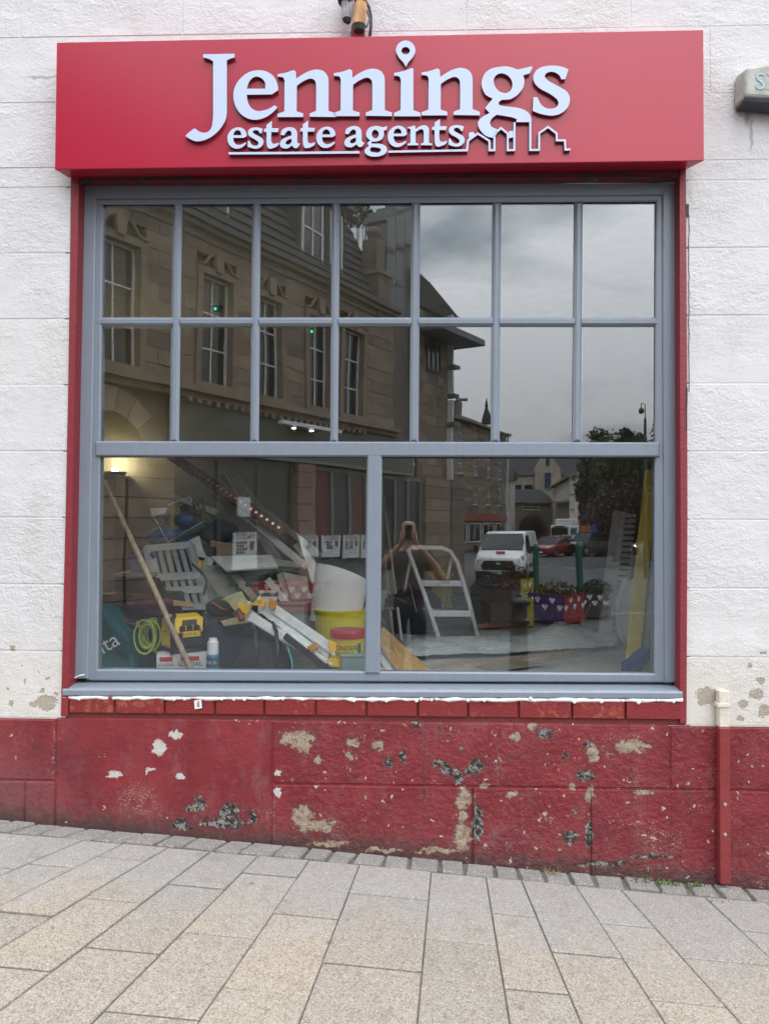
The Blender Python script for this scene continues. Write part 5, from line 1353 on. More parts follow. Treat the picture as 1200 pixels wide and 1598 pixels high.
mb = MB(); mb.bar(P0, P1, .075, .03, (0, -1, 0)); mb.build('stile', mk('stile_yellow', (.66, .50, .05), .5, var=.15, vs=10), t, bevel=.004)
mb = MB(); mb.bar(P0 + Vector((.045, .01, 0)), P1 + Vector((.045, .01, 0)), .012, .04, (0, -1, 0)); mb.build('edge_strip', mk('stile_dark', (.10, .09, .05), .5), t)
for v in (925, 1000):
    mb = MB(); mb.bar(at(1000, v, .85), at(1030, v + 2, .85), .03, .04); mb.build('rung', ply2, t)
mb = MB(); mb.box(P0 + Vector((0, 0, .03)), (.09, .05, .06)); mb.build('foot', dk2, t)
mb = MB(); q = [at(980, 1058, .48), at(1014, 1030, .48), at(1014, 1012, .48), at(978, 1040, .48)]; mb.slab(q, (0, .12, 0)); solo(mb, 'blue_wedge', mk('wedge_blue', (.012, .06, .24), .5, var=.1), 'blue foam wedge lying at the foot of the yellow stile', 'wedge', bevel=.004)
t = thing('white_sack', 'full white sack standing behind the yellow stile', 'sack', floorpt(1008, 1000))
c = at(1010, 960, 1.4); mb = lump(Vector((c.x, 1.5, ZF + .26)), .26, (.62, .6, 1.05), 61, .06); mb.build('sack_body', mk('sack_white', (.55, .55, .53), .6, var=.05), t, smooth=True)
mb = lump(at(1010, 915, 1.4), .09, (1, .8, .9), 62, .1); mb.build('sack_neck', M['sack_white'], t, smooth=True)
t = thing('clear_bag', 'clear plastic bag with a blue mark hanging left of the yellow stile', 'bag', floorpt(985, 990))
c = at(984, 945, 1.7); mb = lump(Vector((c.x, 1.8, ZF + .25)), .25, (.32, .4, 1.0), 63, .12); mb.build('bag_body', M['clear_sheeting'], t, smooth=True)
mb = MB(); q = [at(978, 945, 1.63), at(987, 945, 1.63), at(982.5, 935, 1.63)]; mb.tube(q, .008, 5, closed=True); mb.build('printed_mark', bluep, t)
mb = MB(); q = [at(996, 862, 1.0), at(1004, 862, 1.0), at(1003, 842, 1.0), at(995, 843, 1.0)]; mb.slab(q, (0, .02, 0)); solo(mb, 'paper_notice', paper, 'small white notice fixed on the yellow stile', 'notice')
mb = lump(floorpt(600, 985) + Vector((-.02, .4, .15)), .16, (.7, .7, .95), 71, .2); solo(mb, 'clear_sack', M['clear_sheeting'], 'clear plastic sack behind the centre post of the window', 'sack', smooth=True)
mb = lump(floorpt(600, 985) + Vector((.0, .9, .12)), .12, (1.1, .7, .5), 72, .2); solo(mb, 'orange_strap', mk('strap_orange', (.45, .10, .04), .6), 'orange strap heaped behind the clear plastic sack', 'strap', smooth=True)

# ---- more of the heap
def cbox(u0, u1, vt, vb, y, dp, rz, mat, name, label, cat, tilt=0.0, lid=None):
    """a box resting in the heap: front face between the pixel bounds at depth y"""
    a, b2 = at(u0, vb, y), at(u1, vt, y); w, h = b2.x - a.x, b2.z - a.z
    t = thing(name, label, cat, ((a.x + b2.x) / 2, y + dp / 2, a.z), rz); F_ = fr(t); Rt = Matrix.Rotation(tilt, 3, 'Y')
    mb = MB(); mb.box((0, 0, 0), (w, dp, h)); mb.v = [F_(*(Rt @ p + Vector((0, 0, h / 2)))) for p in mb.v]; mb.build('box_body', mat, t, bevel=.008)
    mb = MB(); mb.box((0, 0, h / 2 - .012), (w + .012, dp + .012, .022)); mb.v = [F_(*(Rt @ p + Vector((0, 0, h / 2)))) for p in mb.v]; mb.build('lid', lid or mat, t, bevel=.004)
    return t
cardm = mk('cardboard', (.36, .26, .16), .8, var=.15, vs=6); bluet = mk('tray_blue', (.03, .12, .30), .5, var=.1)
cbox(326, 372, 905, 945, 1.75, .3, R_(12), cardm, 'cardboard_box', 'brown cardboard box in the heap behind the grey leaning board', 'box')
cbox(386, 436, 912, 948, 1.25, .25, R_(-8), mk('toolbox_red', (.36, .02, .025), .45), 'red_toolbox', 'red plastic toolbox under the white batten in the heap', 'toolbox', .06, dk2)
cbox(300, 345, 965, 1000, .98, .22, R_(20), dk2, 'black_case', 'small black tool case beside the navy jacket', 'case', -.1)
cbox(398, 428, 925, 958, 1.05, .2, R_(10), mk('tub_white', (.68, .68, .66), .5, var=.05), 'paint_tub', 'square white paint tub behind the folding ladder', 'tub', .0, greenp)
cbox(440, 484, 940, 985, .98, .25, R_(-15), mk('crate_grey', (.30, .30, .30), .6, var=.15), 'grey_crate', 'grey crate behind the rails of the folding ladder', 'crate')
cbox(176, 236, 895, 930, 1.45, .3, R_(8), dk2, 'black_toolbox', 'black toolbox with grey lid stacked on the long black tool case', 'toolbox', .0, mk('lid_grey', (.14, .14, .15), .5))
cbox(206, 246, 862, 897, 1.7, .25, R_(-12), bluet, 'blue_tray', 'blue plastic tray perched on the black toolbox with grey lid', 'tray', .12)
cbox(318, 356, 846, 872, 2.05, .25, R_(22), cardm, 'cardboard_box', 'crushed brown cardboard box beside the white paper above the platform', 'box', .18)
cbox(505, 548, 862, 900, 1.75, .3, R_(-10), mk('bin_dark', (.035, .04, .04), .6), 'dark_bin', 'dark plastic bin standing behind the rolled white sheet', 'bin')
def sheets(uv, ys, th, mat, name, label):
    return quadslab(uv, ys, th, name, mat, label, 'board')
sheets([(300, 905), (322, 868), (334, 872), (318, 915)], (1.7, 1.95, 1.92, 1.66), .012, ply, 'plasterboard_strip', 'narrow plasterboard strip wedged behind the aluminium platform')
sheets([(404, 868), (470, 878), (468, 886), (402, 880)], (1.75, 1.5, 1.48, 1.72), .012, ply, 'plasterboard_strip', 'long plasterboard strip lying across the top right of the heap')
sheets([(375, 800), (402, 812), (440, 872), (424, 874)], (2.3, 2.25, 1.9, 1.92), .012, ply2, 'grey_board', 'grey panel leaning under the slanting white trim')
sheets([(236, 932), (300, 940), (302, 948), (236, 942)], (1.2, 1.15, 1.12, 1.18), .014, wood, 'pine_offcut', 'short pine offcut lying below the aluminium platform')
for k, (u0, v0, u1, v1, y0, y1) in enumerate(((352, 880, 398, 935, 1.6, 1.15), (418, 905, 452, 948, 1.3, 1.0), (330, 905, 372, 962, 1.5, 1.0), (462, 850, 500, 895, 1.6, 1.3), (270, 775, 338, 800, 2.2, 2.05))):
    mb = MB(); mb.bar(at(u0, v0, y0), at(u1, v1, y1), .045, .018, (0, -1, .3)); solo(mb, 'lath', white_wood if k % 2 else wood_old, 'thin lath in the heap ' + ('below the flat plasterboard', 'left of the pale leaning boards', 'in front of the grey leaning board', 'across the pointed plasterboard scrap', 'on top of the tipped black crate')[k], 'lath')
for k, (u, v, y, r, sc, mt, nm, lab, cat) in enumerate(((165, 1005, .95, .16, (1.2, .7, .8), dk, 'dark_cloth', 'dark dust sheet bundled behind the teal tool bag', 'cloth'), (352, 948, 1.1, .10, (1.3, .7, .7), mk('bag_olive', (.07, .075, .05), .8, bump=.6, bscale=30), 'olive_bag', 'small olive bag behind the cream wrapper', 'bag'),
                                                       (232, 945, .95, .12, (1.3, .7, .6), mk('fleece_plum', (.07, .02, .03), .9, bump=.6, bscale=30), 'plum_fleece', 'plum coloured fleece draped left of the yellow radio', 'jacket'), (556, 900, 1.5, .14, (.8, .6, .8), dk, 'bin_bag', 'black bin bag behind the rolled white sheet, by the centre post', 'bag'),
                                                       (318, 812, 2.1, .10, (.8, .7, .7), mk('rag_green', (.03, .13, .08), .85, bump=.5), 'green_rag', 'green rag hanging right of the tipped black crate', 'rag'), (340, 830, 2.15, .16, (1.0, .7, .6), dk, 'dark_holdall', 'dark holdall lying on the heap below the rusty bar', 'bag'))):
    mb = lump(at(u, v, y), r, sc, 90 + k, .2); solo(mb, nm, mt, lab, cat, smooth=True)
for k, (pts, mt, lab) in enumerate(((((214, 970), (226, 1000), (244, 1018), (250, 1044)), M['cable_yellow'], 'yellow flex trailing from the coil to the window sill'), (((330, 940), (352, 952), (366, 945), (388, 958), (392, 975)), mk('cable_orange', (.5, .12, .02), .5), 'orange cable snaking over the heap below the grey board'), (((300, 880), (322, 905), (318, 935), (335, 950)), dk2, 'black cable hanging over the aluminium platform'))):
    mb = MB(); pp = [at(u, v, (.6, 1.0, 1.4)[k]) for u, v in pts]; fine = []
    for i in range(len(pp) - 1):
        for j in range(6):
            t_ = j / 6; p0, p1, p2, p3 = pp[max(0, i - 1)], pp[i], pp[i + 1], pp[min(len(pp) - 1, i + 2)]
            fine.append(.5 * ((2 * p1) + (p2 - p0) * t_ + (2 * p0 - 5 * p1 + 4 * p2 - p3) * t_ * t_ + (3 * p1 - p0 - 3 * p2 + p3) * t_ ** 3))
    mb.tube(fine + [pp[-1]], .0075, 6); solo(mb, 'loose_cable', mt, lab, 'cable', smooth=True)
# right pane: more boards and bags against the far side
cbox(758, 800, 940, 976, 3.1, .4, R_(10), mk('card_dark', (.22, .17, .12), .8), 'cardboard_box', 'brown cardboard box on the floor right of the green plastic crate', 'box')
quadslab([(955, 1003), (985, 1003), (992, 905), (962, 905)], (2.3, 2.3, 2.5, 2.5), .02, 'grey_board', ply2, 'grey board leaning between the toothed strip and the white sack', 'board')
for k in range(4):
    a, b2 = floorpt(965 + 7 * k, 1000 - 3 * k), at(975 + 9 * k, 870 + 4 * k, floorpt(965 + 7 * k, 1000 - 3 * k).y + .25)
    mb = MB(); mb.bar(a, b2, .03, .02, (0, -1, 0)); solo(mb, 'pale_lath', white_wood if k % 2 else wood, ('first', 'second', 'third', 'fourth')[k] + ' lath from the left in the bundle leaning by the white sack', 'lath', 'laths leaning by the white sack')
for k, (u, v) in enumerate(((700, 1018), (790, 1006), (870, 990), (760, 1022))):
    mb = lump(floorpt(u, v) + Vector((0, 0, .03)), .05, (1.6, 1.0, .5), 120 + k, .3, 14, 9); solo(mb, 'debris_scrap', (ply, cardm, ply2, paper)[k], ('crumpled pale scrap in front of the step stool', 'brown card scrap on the plastic sheeting', 'grey scrap at the far end of the plastic sheeting', 'white paper scrap on the near edge of the plastic sheeting')[k], 'scrap')
# ================================================================== the street behind the photographer (seen mirrored in the glass)
ashlar = mk('sandstone', (0.245, 0.185, 0.135), .9, var=.32, vs=1.6, bump=.4, bscale=30)
for nm, c in (('sandstone_b', (0.21, .16, .12)), ('sandstone_c', (0.28, .21, .155)), ('sandstone_d', (.17, .135, .11))):
    mk(nm, c, .9, var=.3, vs=2.2, bump=.4, bscale=30)
ASH = [M['sandstone'], M['sandstone_b'], M['sandstone_c'], M['sandstone_d']]
trimst = mk('stone_trim', (.24, .185, .135), .85, var=.25, vs=3)
slate_m = mk('slate', (.060, .058, .062), .85, spec=.15, var=.3, vs=3, streak=(1, 1, 3))
glassd = mk('dark_pane', (.012, .014, .017), .08, var=.1, spec=.6)
white_f = mk('white_frame', (.66, .66, .64), .5, var=.06)
olive = mk('fascia_olive', (.105, .11, .085), .6, var=.12, vs=2)
sage = mk('frame_sage', (.17, .19, .165), .55, var=.1)
maroon = mk('panel_maroon', (.12, .02, .025), .5, var=.1)
lead = mk('lead_grey', (.13, .135, .145), .5, var=.15, vs=2)
class Fac:
    """a street front: local X runs along it, Y outward, Z up"""
    def __init__(s, name, label, p, rz, cat='building', group=None):
        s.o = thing(name, label, cat, (p.x, p.y, 0), rz, group); s.M = wm(s.o); s.I = s.M.inverted()
    def px(s, u, v):
        d = ray(u, v); d = Vector((d.x, -d.y, d.z)); c = Vector((CAM.x, 2 * YM - CAM.y, CAM.z))
        d = s.I.to_3x3() @ d; c = s.I @ c
        t = -c.y / d.y; p = c + d * t
        return p.x, p.z
    def P(s, x, y, z):
        return s.M @ Vector((x, y, z))
    def box(s, a, b, name, mat, parent=None, bevel=0):
        mb = MB(); mb.b2(a, b); mb.v = [s.M @ p for p in mb.v]
        return mb.build(name, mat, parent or s.o, bevel=bevel)
    def poly(s, pts, depth, name, mat, parent=None):
        """front outline (x, z) at y=0 pushed back by depth"""
        mb = MB(); n = len(pts); q = [s.M @ Vector((x, 0, z)) for x, z in pts]; k = [s.M @ Vector((x, -depth, z)) for x, z in pts]
        mb.add(q + k, [tuple(range(n)), tuple(range(2 * n - 1, n - 1, -1))] + [(i, (i + 1) % n, n + (i + 1) % n, n + i) for i in range(n)])
        return mb.build(name, mat, parent or s.o)
    def window(s, x0, x1, z0, z1, yb=.0, nx=2, nz=3, fw=.05, frame=None, sill=True, fd=.05):
        fm = frame or white_f
        mb = MB()
        for a, b in (((x0, yb, z0), (x0 + fw, yb + fd, z1)), ((x1 - fw, yb, z0), (x1, yb + fd, z1)), ((x0 + fw, yb, z0), (x1 - fw, yb + fd, z0 + fw)), ((x0 + fw, yb, z1 - fw), (x1 - fw, yb + fd, z1))):
            mb.b2(a, b)
        for i in range(1, nx):
            x = x0 + (x1 - x0) * i / nx; mb.b2((x - fw * .35, yb + .002, z0 + fw), (x + fw * .35, yb + fd - .004, z1 - fw))
        for i in range(1, nz):
            z = z0 + (z1 - z0) * i / nz; mb.b2((x0 + fw, yb + .001, z - fw * .35), (x1 - fw, yb + fd - .002, z + fw * .35))
        mb.v = [s.M @ p for p in mb.v]; w = mb.build('window', fm, s.o)
        s.box((x0 + fw * .5, yb - .02, z0 + fw * .5), (x1 - fw * .5, yb + .012, z1 - fw * .5), 'pane', glassd, w)
        if sill:
            s.box((x0 - .06, yb - .01, z0 - .09), (x1 + .06, yb + fd + .06, z0), 'sill', trimst, w)
        return w
def cut(a, b, holes):
    segs = [(a, b)]
    for h0, h1 in holes:
        n = []
        for x, y in segs:
            if h1 <= x or h0 >= y: n.append((x, y)); continue
            if h0 > x: n.append((x, h0))
            if h1 < y: n.append((h1, y))
        segs = n
    return [q for q in segs if q[1] - q[0] > .05]
def courses(F, x0, x1, z0, z1, hts, ln, holes, y0=-.25, part='stone_block', proud=.008, gap=.010):
    """ashlar laid course by course round the openings, every block an object"""
    z = z0; k = 0
    while z < z1 - .04:
        t = min(z + hts, z1)
        hs = [(h[0], h[1]) for h in holes if h[2] < t - .03 and h[3] > z + .03]
        for a, b in cut(x0, x1, hs):
            n = max(1, round((b - a) / ln)); off = (.5 if k % 2 and n > 1 else 0)
            cs = [a] + [a + (b - a) * (i + off) / n for i in range(1 if not off else 0, n)] + [b]
            for i in range(len(cs) - 1):
                if cs[i + 1] - cs[i] < .04: continue
                F.box((cs[i] + gap / 2, y0, z + gap / 2), (cs[i + 1] - gap / 2, rnd.uniform(-proud, proud), t - gap / 2), part, rnd.choice(ASH))
        z = t; k += 1
# ---------------------------------------------------------------- the old stone public house across the street
p0 = street(358, 376, 18)
F = Fac('stone_building', 'long sandstone building with slate mansard roof, white sash windows and olive shop fascia', p0, R_(-60))
xL, xR = -9.0, F.px(615, 500)[0]
zE = F.px(440, 409)[1]                       # eaves
zS = F.px(400, 642)[1]                       # cornice over the shopfronts
WN = [((152, 218.6), 399, 583), ((314, 361.5), 445, 608), ((404.5, 439), 478, 624), ((482, 514), 497, 637), ((535, 566), 516, 646)]
WINS = []
for (ua, ub), vh, vs2 in WN:
    a = F.px(ua, vh)[0]; b, zh = F.px(ub, vh); zs = F.px(ub, vs2)[1]; WINS.append((a, b, zs, zh))
zs_ = sum(w[2] for w in WINS) / 5; zh_ = sum(w[3] for w in WINS) / 5
WINS = [(a, b, zs_, zh_) for a, b, _, _ in WINS]
sp = WINS[1][0] - WINS[0][0]
WINS = [(WINS[0][0] - sp, WINS[0][1] - sp, zs_, zh_)] + WINS
F.box((xL, -6, -1), (xR, -.26, zE - .02), 'core_wall', M['sandstone_b'])
courses(F, xL, xR, zS + .28, zE - .32, .345, .72, [(a - .17, b + .17, z0 - .02, z1 + .17) for a, b, z0, z1 in WINS])
for (a, b, z0, z1) in WINS:
    F.window(a, b, z0, z1, -.2, 2, 3, .055, sill=False)
    for x in (a - .165, b):
        F.box((x, -.25, z0), (x + .165, .05, z1), 'jamb_stone', trimst)
    F.box((a - .2, -.25, z1), (b + .2, .055, z1 + .165), 'lintel', trimst)
    F.box((a - .22, -.25, z0 - .12), (b + .22, .11, z0), 'sill_stone', trimst)
    c = (a + b) / 2
    F.poly([(c - .10, z1 + .10), (c + .10, z1 + .10), (c + .15, z1 + .52), (c - .15, z1 + .52)], -.12, 'keystone', M['sandstone_c'])
    for sg in (-1, 1):
        mb = MB(); mb.tube([F.P(c + sg * q * (b - a + .3), .05, z1 + h_) for q, h_ in ((.14, .46), (.2, .47), (.27, .36), (.34, .22), (.42, .19), (.52, .19))], .045, 6)
        mb.build('label_mould', trimst, F.o, smooth=True)
F.box((xL, -.25, zE - .32), (xR, .05, zE - .14), 'frieze', trimst)
F.box((xL, -.25, zE - .14), (xR, .22, zE - .03), 'eaves_cornice', trimst)
F.box((xL, -.25, zE - .03), (xR, .34, zE + .10), 'gutter', mk('gutter_dark', (.05, .05, .052), .5))
F.box((xL, -.25, zS), (xR, .14, zS + .14), 'string_course', trimst)
F.box((xL, -.25, zS + .14), (xR, .28, zS + .28), 'shop_cornice', trimst)
for k in range(26):
    x = F.px(285, 640)[0] + k * .28; F.box((x, -.1, zS - .1), (x + .12, .2, zS), 'bracket', trimst)
# mansard slates in courses, so the edges step
mz = 3.3; run = 1.5
for k in range(11):
    a0, a1 = k / 11, (k + 1) / 11
    mb = MB(); mb.hexa([F.P(x, y, z) for x, y, z in ((xL, .05 - run * a0, zE + .1 + mz * a0), (xR - .15 - .9 * a0, .05 - run * a0, zE + .1 + mz * a0), (xR - .15 - .9 * a1, .02 - run * a1 - .03, zE + .1 + mz * a1), (xL, .02 - run * a1 - .03, zE + .1 + mz * a1),
                                                     (xL, -.2 - run * a0, zE + .1 + mz * a0), (xR - .15 - .9 * a0, -.2 - run * a0, zE + .1 + mz * a0), (xR - .15 - .9 * a1, -.2 - run * a1, zE + .1 + mz * a1), (xL, -.2 - run * a1, zE + .1 + mz * a1))])
    mb.build('slate_course', slate_m, F.o)
F.box((xL, -6, zE + .1), (xR - 1.2, -1.5, zE + .1 + mz), 'roof_core', slate_m)
for (ua, ub, vt, vb) in ((333, 370, 318, 358), (484, 517, 338, 414), (528, 545, 358, 430)):
    a, zt_ = F.px(ua, vt); b, _ = F.px(ub, vt); zb_ = max(F.px(ub, vb)[1], zE + .35); zt_ = F.px((ua + ub) / 2, (vt + vb) / 2 - (vb - vt) / 2)[1]
    w_ = min(b - a, 1.3); b = a + w_
    F.box((a - .15, -1.6, zb_ - .1), (b + .15, -.30, zb_ + 2.0), 'dormer_cheek', slate_m)
    F.window(a, b, zb_, zb_ + 1.75, -.30, 2, 2, .07, sill=False)
    F.poly([(a - .3, zb_ + 1.98), (b + .3, zb_ + 1.98), (b + .2, zb_ + 2.12), (a - .2, zb_ + 2.12)], 1.6, 'dormer_roof', lead)
# parapet gable with its ball finial
xg = F.px(596, 400)[0]
F.box((xg - .35, -5, zE - .3), (xg + .35, .12, zE + 1.0), 'gable_stack', M['sandstone_d'])
F.box((xg - .42, -5, zE + 1.0), (xg + .42, .18, zE + 1.15), 'stack_cap', trimst)
zt_ = F.px(590, 345)[1]
F.box((xg - .25, -.6, zE + 1.15), (xg + .25, -.05, zt_ - .5), 'finial_block', M['sandstone_d'])
mb = MB(); mb.lathe([(.12, -.26), (.2, -.22), (.1, -.16), (.22, -.08), (.26, .02), (.2, .15), (.08, .22)], F.P(xg, -.32, zt_ - .25), 14); mb.build('ball_finial', M['sandstone_d'], F.o, smooth=True)
# ground floor: piers of rusticated blocks, olive fascia, glazed shopfronts
zb = -1.0
zf0 = F.px(320, 700)[1]
F.box((F.px(272, 690)[0], -.2, zf0), (F.px(640, 690)[0], .06, zS - .01), 'fascia', olive)
F.box((F.px(272, 690)[0], -.2, zf0 - .08), (F.px(640, 690)[0], .13, zf0), 'fascia_mould', mk('fascia_line', (.2, .2, .17), .6))
def pier(ua, ub, vv=760, m=None):
    a, b = F.px(ua, vv)[0], F.px(ub, vv)[0]
    z = -.3; k = 0
    while z < zf0 - .1:
        t = min(z + .42, zf0 - .09); F.box((a + .008, -.25, z + .008), (b - .008, .10 + rnd.uniform(-.01, .01), t - .008), 'pier_stone', m or ASH[k % 3]); z = t; k += 1
pier(150, 190); pier(194, 268); pier(462, 489, m=mk('pink_stone', (.27, .17, .135), .9, var=.2, vs=3))
pier(661, 700); pier(702, 722, m=M['sandstone_d'])
# arch over the left entrance
c = F.px(160, 700)[0]
for k in range(9):
    a0, a1 = math.pi * k / 9, math.pi * (k + 1) / 9 - .02; r0, r1 = 1.0, 1.5; zc = zS - 1.55
    F.poly([(c - r1 * math.cos(a0), zc + r1 * math.sin(a0)), (c - r1 * math.cos(a1), zc + r1 * math.sin(a1)), (c - r0 * math.cos(a1), zc + r0 * math.sin(a1)), (c - r0 * math.cos(a0), zc + r0 * math.sin(a0))], -.13, 'arch_stone', ASH[k % 4])
def glazed(ua, ub, n, fm, pm, z1=None, z0=.55, yb=-.15):
    a, b = F.px(ua, 770)[0], F.px(ub, 770)[0]; z1 = z1 or zf0 - .12; fw = .10
    mb = MB(); mb.b2((a, yb, z0), (b, yb + .1, z0 + .14)); mb.b2((a, yb, z1 - .12), (b, yb + .1, z1))
    for i in range(n + 1):
        x = a + (b - a - fw) * i / n; mb.b2((x, yb + .003, z0 + .14), (x + fw, yb + .11, z1 - .12))
    mb.v = [F.M @ p for p in mb.v]; w = mb.build('shopfront_frame', fm, F.o)
    for i in range(n):
        x = a + (b - a - fw) * i / n; F.box((x + fw * .8, yb - .02, z0 + .12), (x + fw + (b - a - fw) / n * .98, yb + .05, z1 - .1), 'pane', pm[i % len(pm)], w)
    F.box((a, yb - .1, -.8), (b, yb + .09, z0 - .005), 'stall_riser', sage, w)
dp = mk('pub_interior', (.045, .05, .05), .25, var=.3); dp2 = mk('pub_curtain', (.12, .05, .045), .4, var=.2)
glazed(272, 460, 3, mk('frame_dark', (.06, .065, .06), .5), [dp])
glazed(491, 660, 7, sage, [maroon, dp, dp2, dp, glassd, dp, dp])
# sandwich-board posters in the pub windows
for i, (ua, ub, vt, vb) in enumerate(((357, 395, 832, 889), (463, 491, 834, 870), (497, 525, 834, 870), (530, 555, 834, 872), (558, 580, 834, 872), (364, 383, 775, 805))):
    a, zt_ = F.px(ua, vt); b, _ = F.px(ub, vt); zb_ = F.px(ua, vb)[1]
    lab = ('large white menu board on the dark pub window, widest of the posters', 'white menu poster below the maroon panel, beside the pink stone pier', 'white menu poster, second from the pink stone pier', 'white menu poster with an amber glass, third from the pink stone pier', 'white menu poster farthest from the pink stone pier', 'small white notice above the large menu board')[i]
    t = thing('menu_poster', lab, 'poster', F.P((a + b) / 2, .15, zb_), R_(-60), 'posters in the pub windows')
    F.box((a, .10, zb_), (b, .14, zt_), 'sheet', mk('poster_white', (.62, .63, .62), .6, var=.04), t)
    w = b - a; c = (a + b) / 2
    if i < 5:
        mb = MB(); text_mesh('TODAY', w * .24, lambda x, y: F.P(c + (x), .145, zt_ - (zt_ - zb_) * .12 + y), (0, 0, 0), mb)
        for r in range(4):
            for q_ in range(4):
                if rnd.random() < .8: x = a + w * (.12 + .12 * q_); z = zt_ - (zt_ - zb_) * (.26 + .09 * r); mb.add([F.P(x, .145, z), F.P(x + w * .09, .145, z), F.P(x + w * .09, .145, z - .05), F.P(x, .145, z - .05)], [(0, 1, 2, 3)])
        mb.build('lettering', ink, t)
        mb = MB(); x = a + w * .78; z = zt_ - (zt_ - zb_) * .5
        mb.add([F.P(x - w * .07, .145, z), F.P(x + w * .07, .145, z), F.P(x + w * .1, .145, z + .3 * (zt_ - zb_) * .8), F.P(x - w * .1, .145, z + .3 * (zt_ - zb_) * .8)], [(0, 1, 2, 3)]); mb.build('drink_glass', mk('amber', (.25, .10, .02), .5) if i in (0, 3) else mk('stout', (.05, .03, .02), .5), t)
# trough lights over the fascia
a, z1 = F.px(416, 659); b = F.px(512, 676)[0]
t = thing('trough_light', 'white trough light with two lit lamps on the pub fascia', 'light', F.P((a + b) / 2, .4, z1), R_(-60))
F.box((a, .36, z1 - .03), (b, .50, z1 + .06), 'trough', mk('trough_white', (.7, .7, .68), .4), t)
for u, v in ((438, 667), (466, 672)):
    x = F.px(u, v)[0]; mb = MB(); mb.sph(F.P(x, .42, z1 - .09), .045, 8, 6, (1.6, 1, .7)); mb.build('lit_lamp', mk('lamp_white', (1, 1, .95), .5, emit=((1, .98, .85), 7)), t)
F.box(((a + b) / 2 - .6, .0, z1 - .05), ((a + b) / 2 + .6, .36, z1 - .02), 'arm', M['gutter_dark'], t)

# ---------------------------------------------------------------- zinc-clad taller wing beyond, with a tall downpipe
xa, xb = xR + .02, F.px(658, 500)[0]
Z = Fac('zinc_wing', 'tall narrow wing clad in grey zinc above plain stone, next to the mansard building', F.P(xa, -.3, 0), R_(-60))
wd = xb - xa
zt0 = F.px(615, 340)[1]; zt1 = F.px(657, 328)[1] + .3; zmid = F.px(630, 500)[1]
Z.poly([(0, -1), (wd, -1), (wd, zmid), (0, zmid)], 4, 'stone_wall', mk('grey_render', (.155, .13, .115), .9, var=.2, vs=1.5))
n = 3
for k in range(n):
    x0, x1 = wd * k / n + .012, wd * (k + 1) / n - .012; f0, f1 = k / n, (k + 1) / n
    for r in range(3):
        e0 = zmid + (zt0 + (zt1 - zt0) * f0 - zmid) * r / 3; e1 = zmid + (zt0 + (zt1 - zt0) * f1 - zmid) * (r + 1) / 3 - .03
        Z.poly([(x0, e0 + .01), (x1, e0 + .01), (x1, e1), (x0, e1)], .8, 'zinc_panel', mk('zinc', (.135, .145, .155), .42, metal=.3, var=.12, vs=3))
Z.poly([(-.1, zt0), (wd + .2, zt1), (wd + .2, zt1 + .15), (-.1, zt0 + .15)], .9, 'roof_edge', lead)
xp = wd * .84
mb = MB(); mb.tube([Z.P(xp, .12, -.5), Z.P(xp + .0, .12, F.px(645, 375)[1])], .055, 8)
for k in range(10): mb.tube([Z.P(xp, .12, .8 + k * .95), Z.P(xp, .12, .92 + k * .95)], .075, 8)
mb.build('downpipe', mk('pipe_pale', (.42, .42, .41), .5), Z.o, smooth=True)
# ---------------------------------------------------------------- corner house with broad eaves
pb = F.P(xb + .05, -.2, 0)
H = Fac('corner_house', 'stone corner house with broad flat eaves and stepped balconies past the zinc wing', pb, R_(-60))
w = F.px(705, 600)[0] - xb; ze = H.px(690, 500)[1] + .2; ze2 = H.px(690, 535)[1]
H.box((0, -6, -1), (w, -.26, ze), 'core_wall', M['sandstone_b'])
courses(H, 0, w, 0.2, ze - .1, .36, .8, [(w * .25, w * .75, ze2 - .3, ze2 + 1.4)], part='stone_block')
H.poly([(-.2, ze), (w + .9, ze), (w + .9, ze + .25), (w * .4, ze + .95), (-.2, ze + 1.15)], 5, 'upper_roof', slate_m)
H.box((-.15, -.25, ze2), (w + .85, 1.1, ze2 + .22), 'canopy', lead)
H.window(w * .27, w * .73, ze2 - .1 - 1.1, ze2 - .1, .012, 3, 1, .06, frame=M['gutter_dark'], sill=False)
for k in range(7):
    z = 2.2 + k * 1.05; H.box((w, -1.2, z), (w + .35 + .1 * (k % 2), .3, z + .12), 'balcony_slab', lead); H.box((w + .02, -1.1, z + .12), (w + .12, .2, z + .95), 'balcony_panel', white_f)
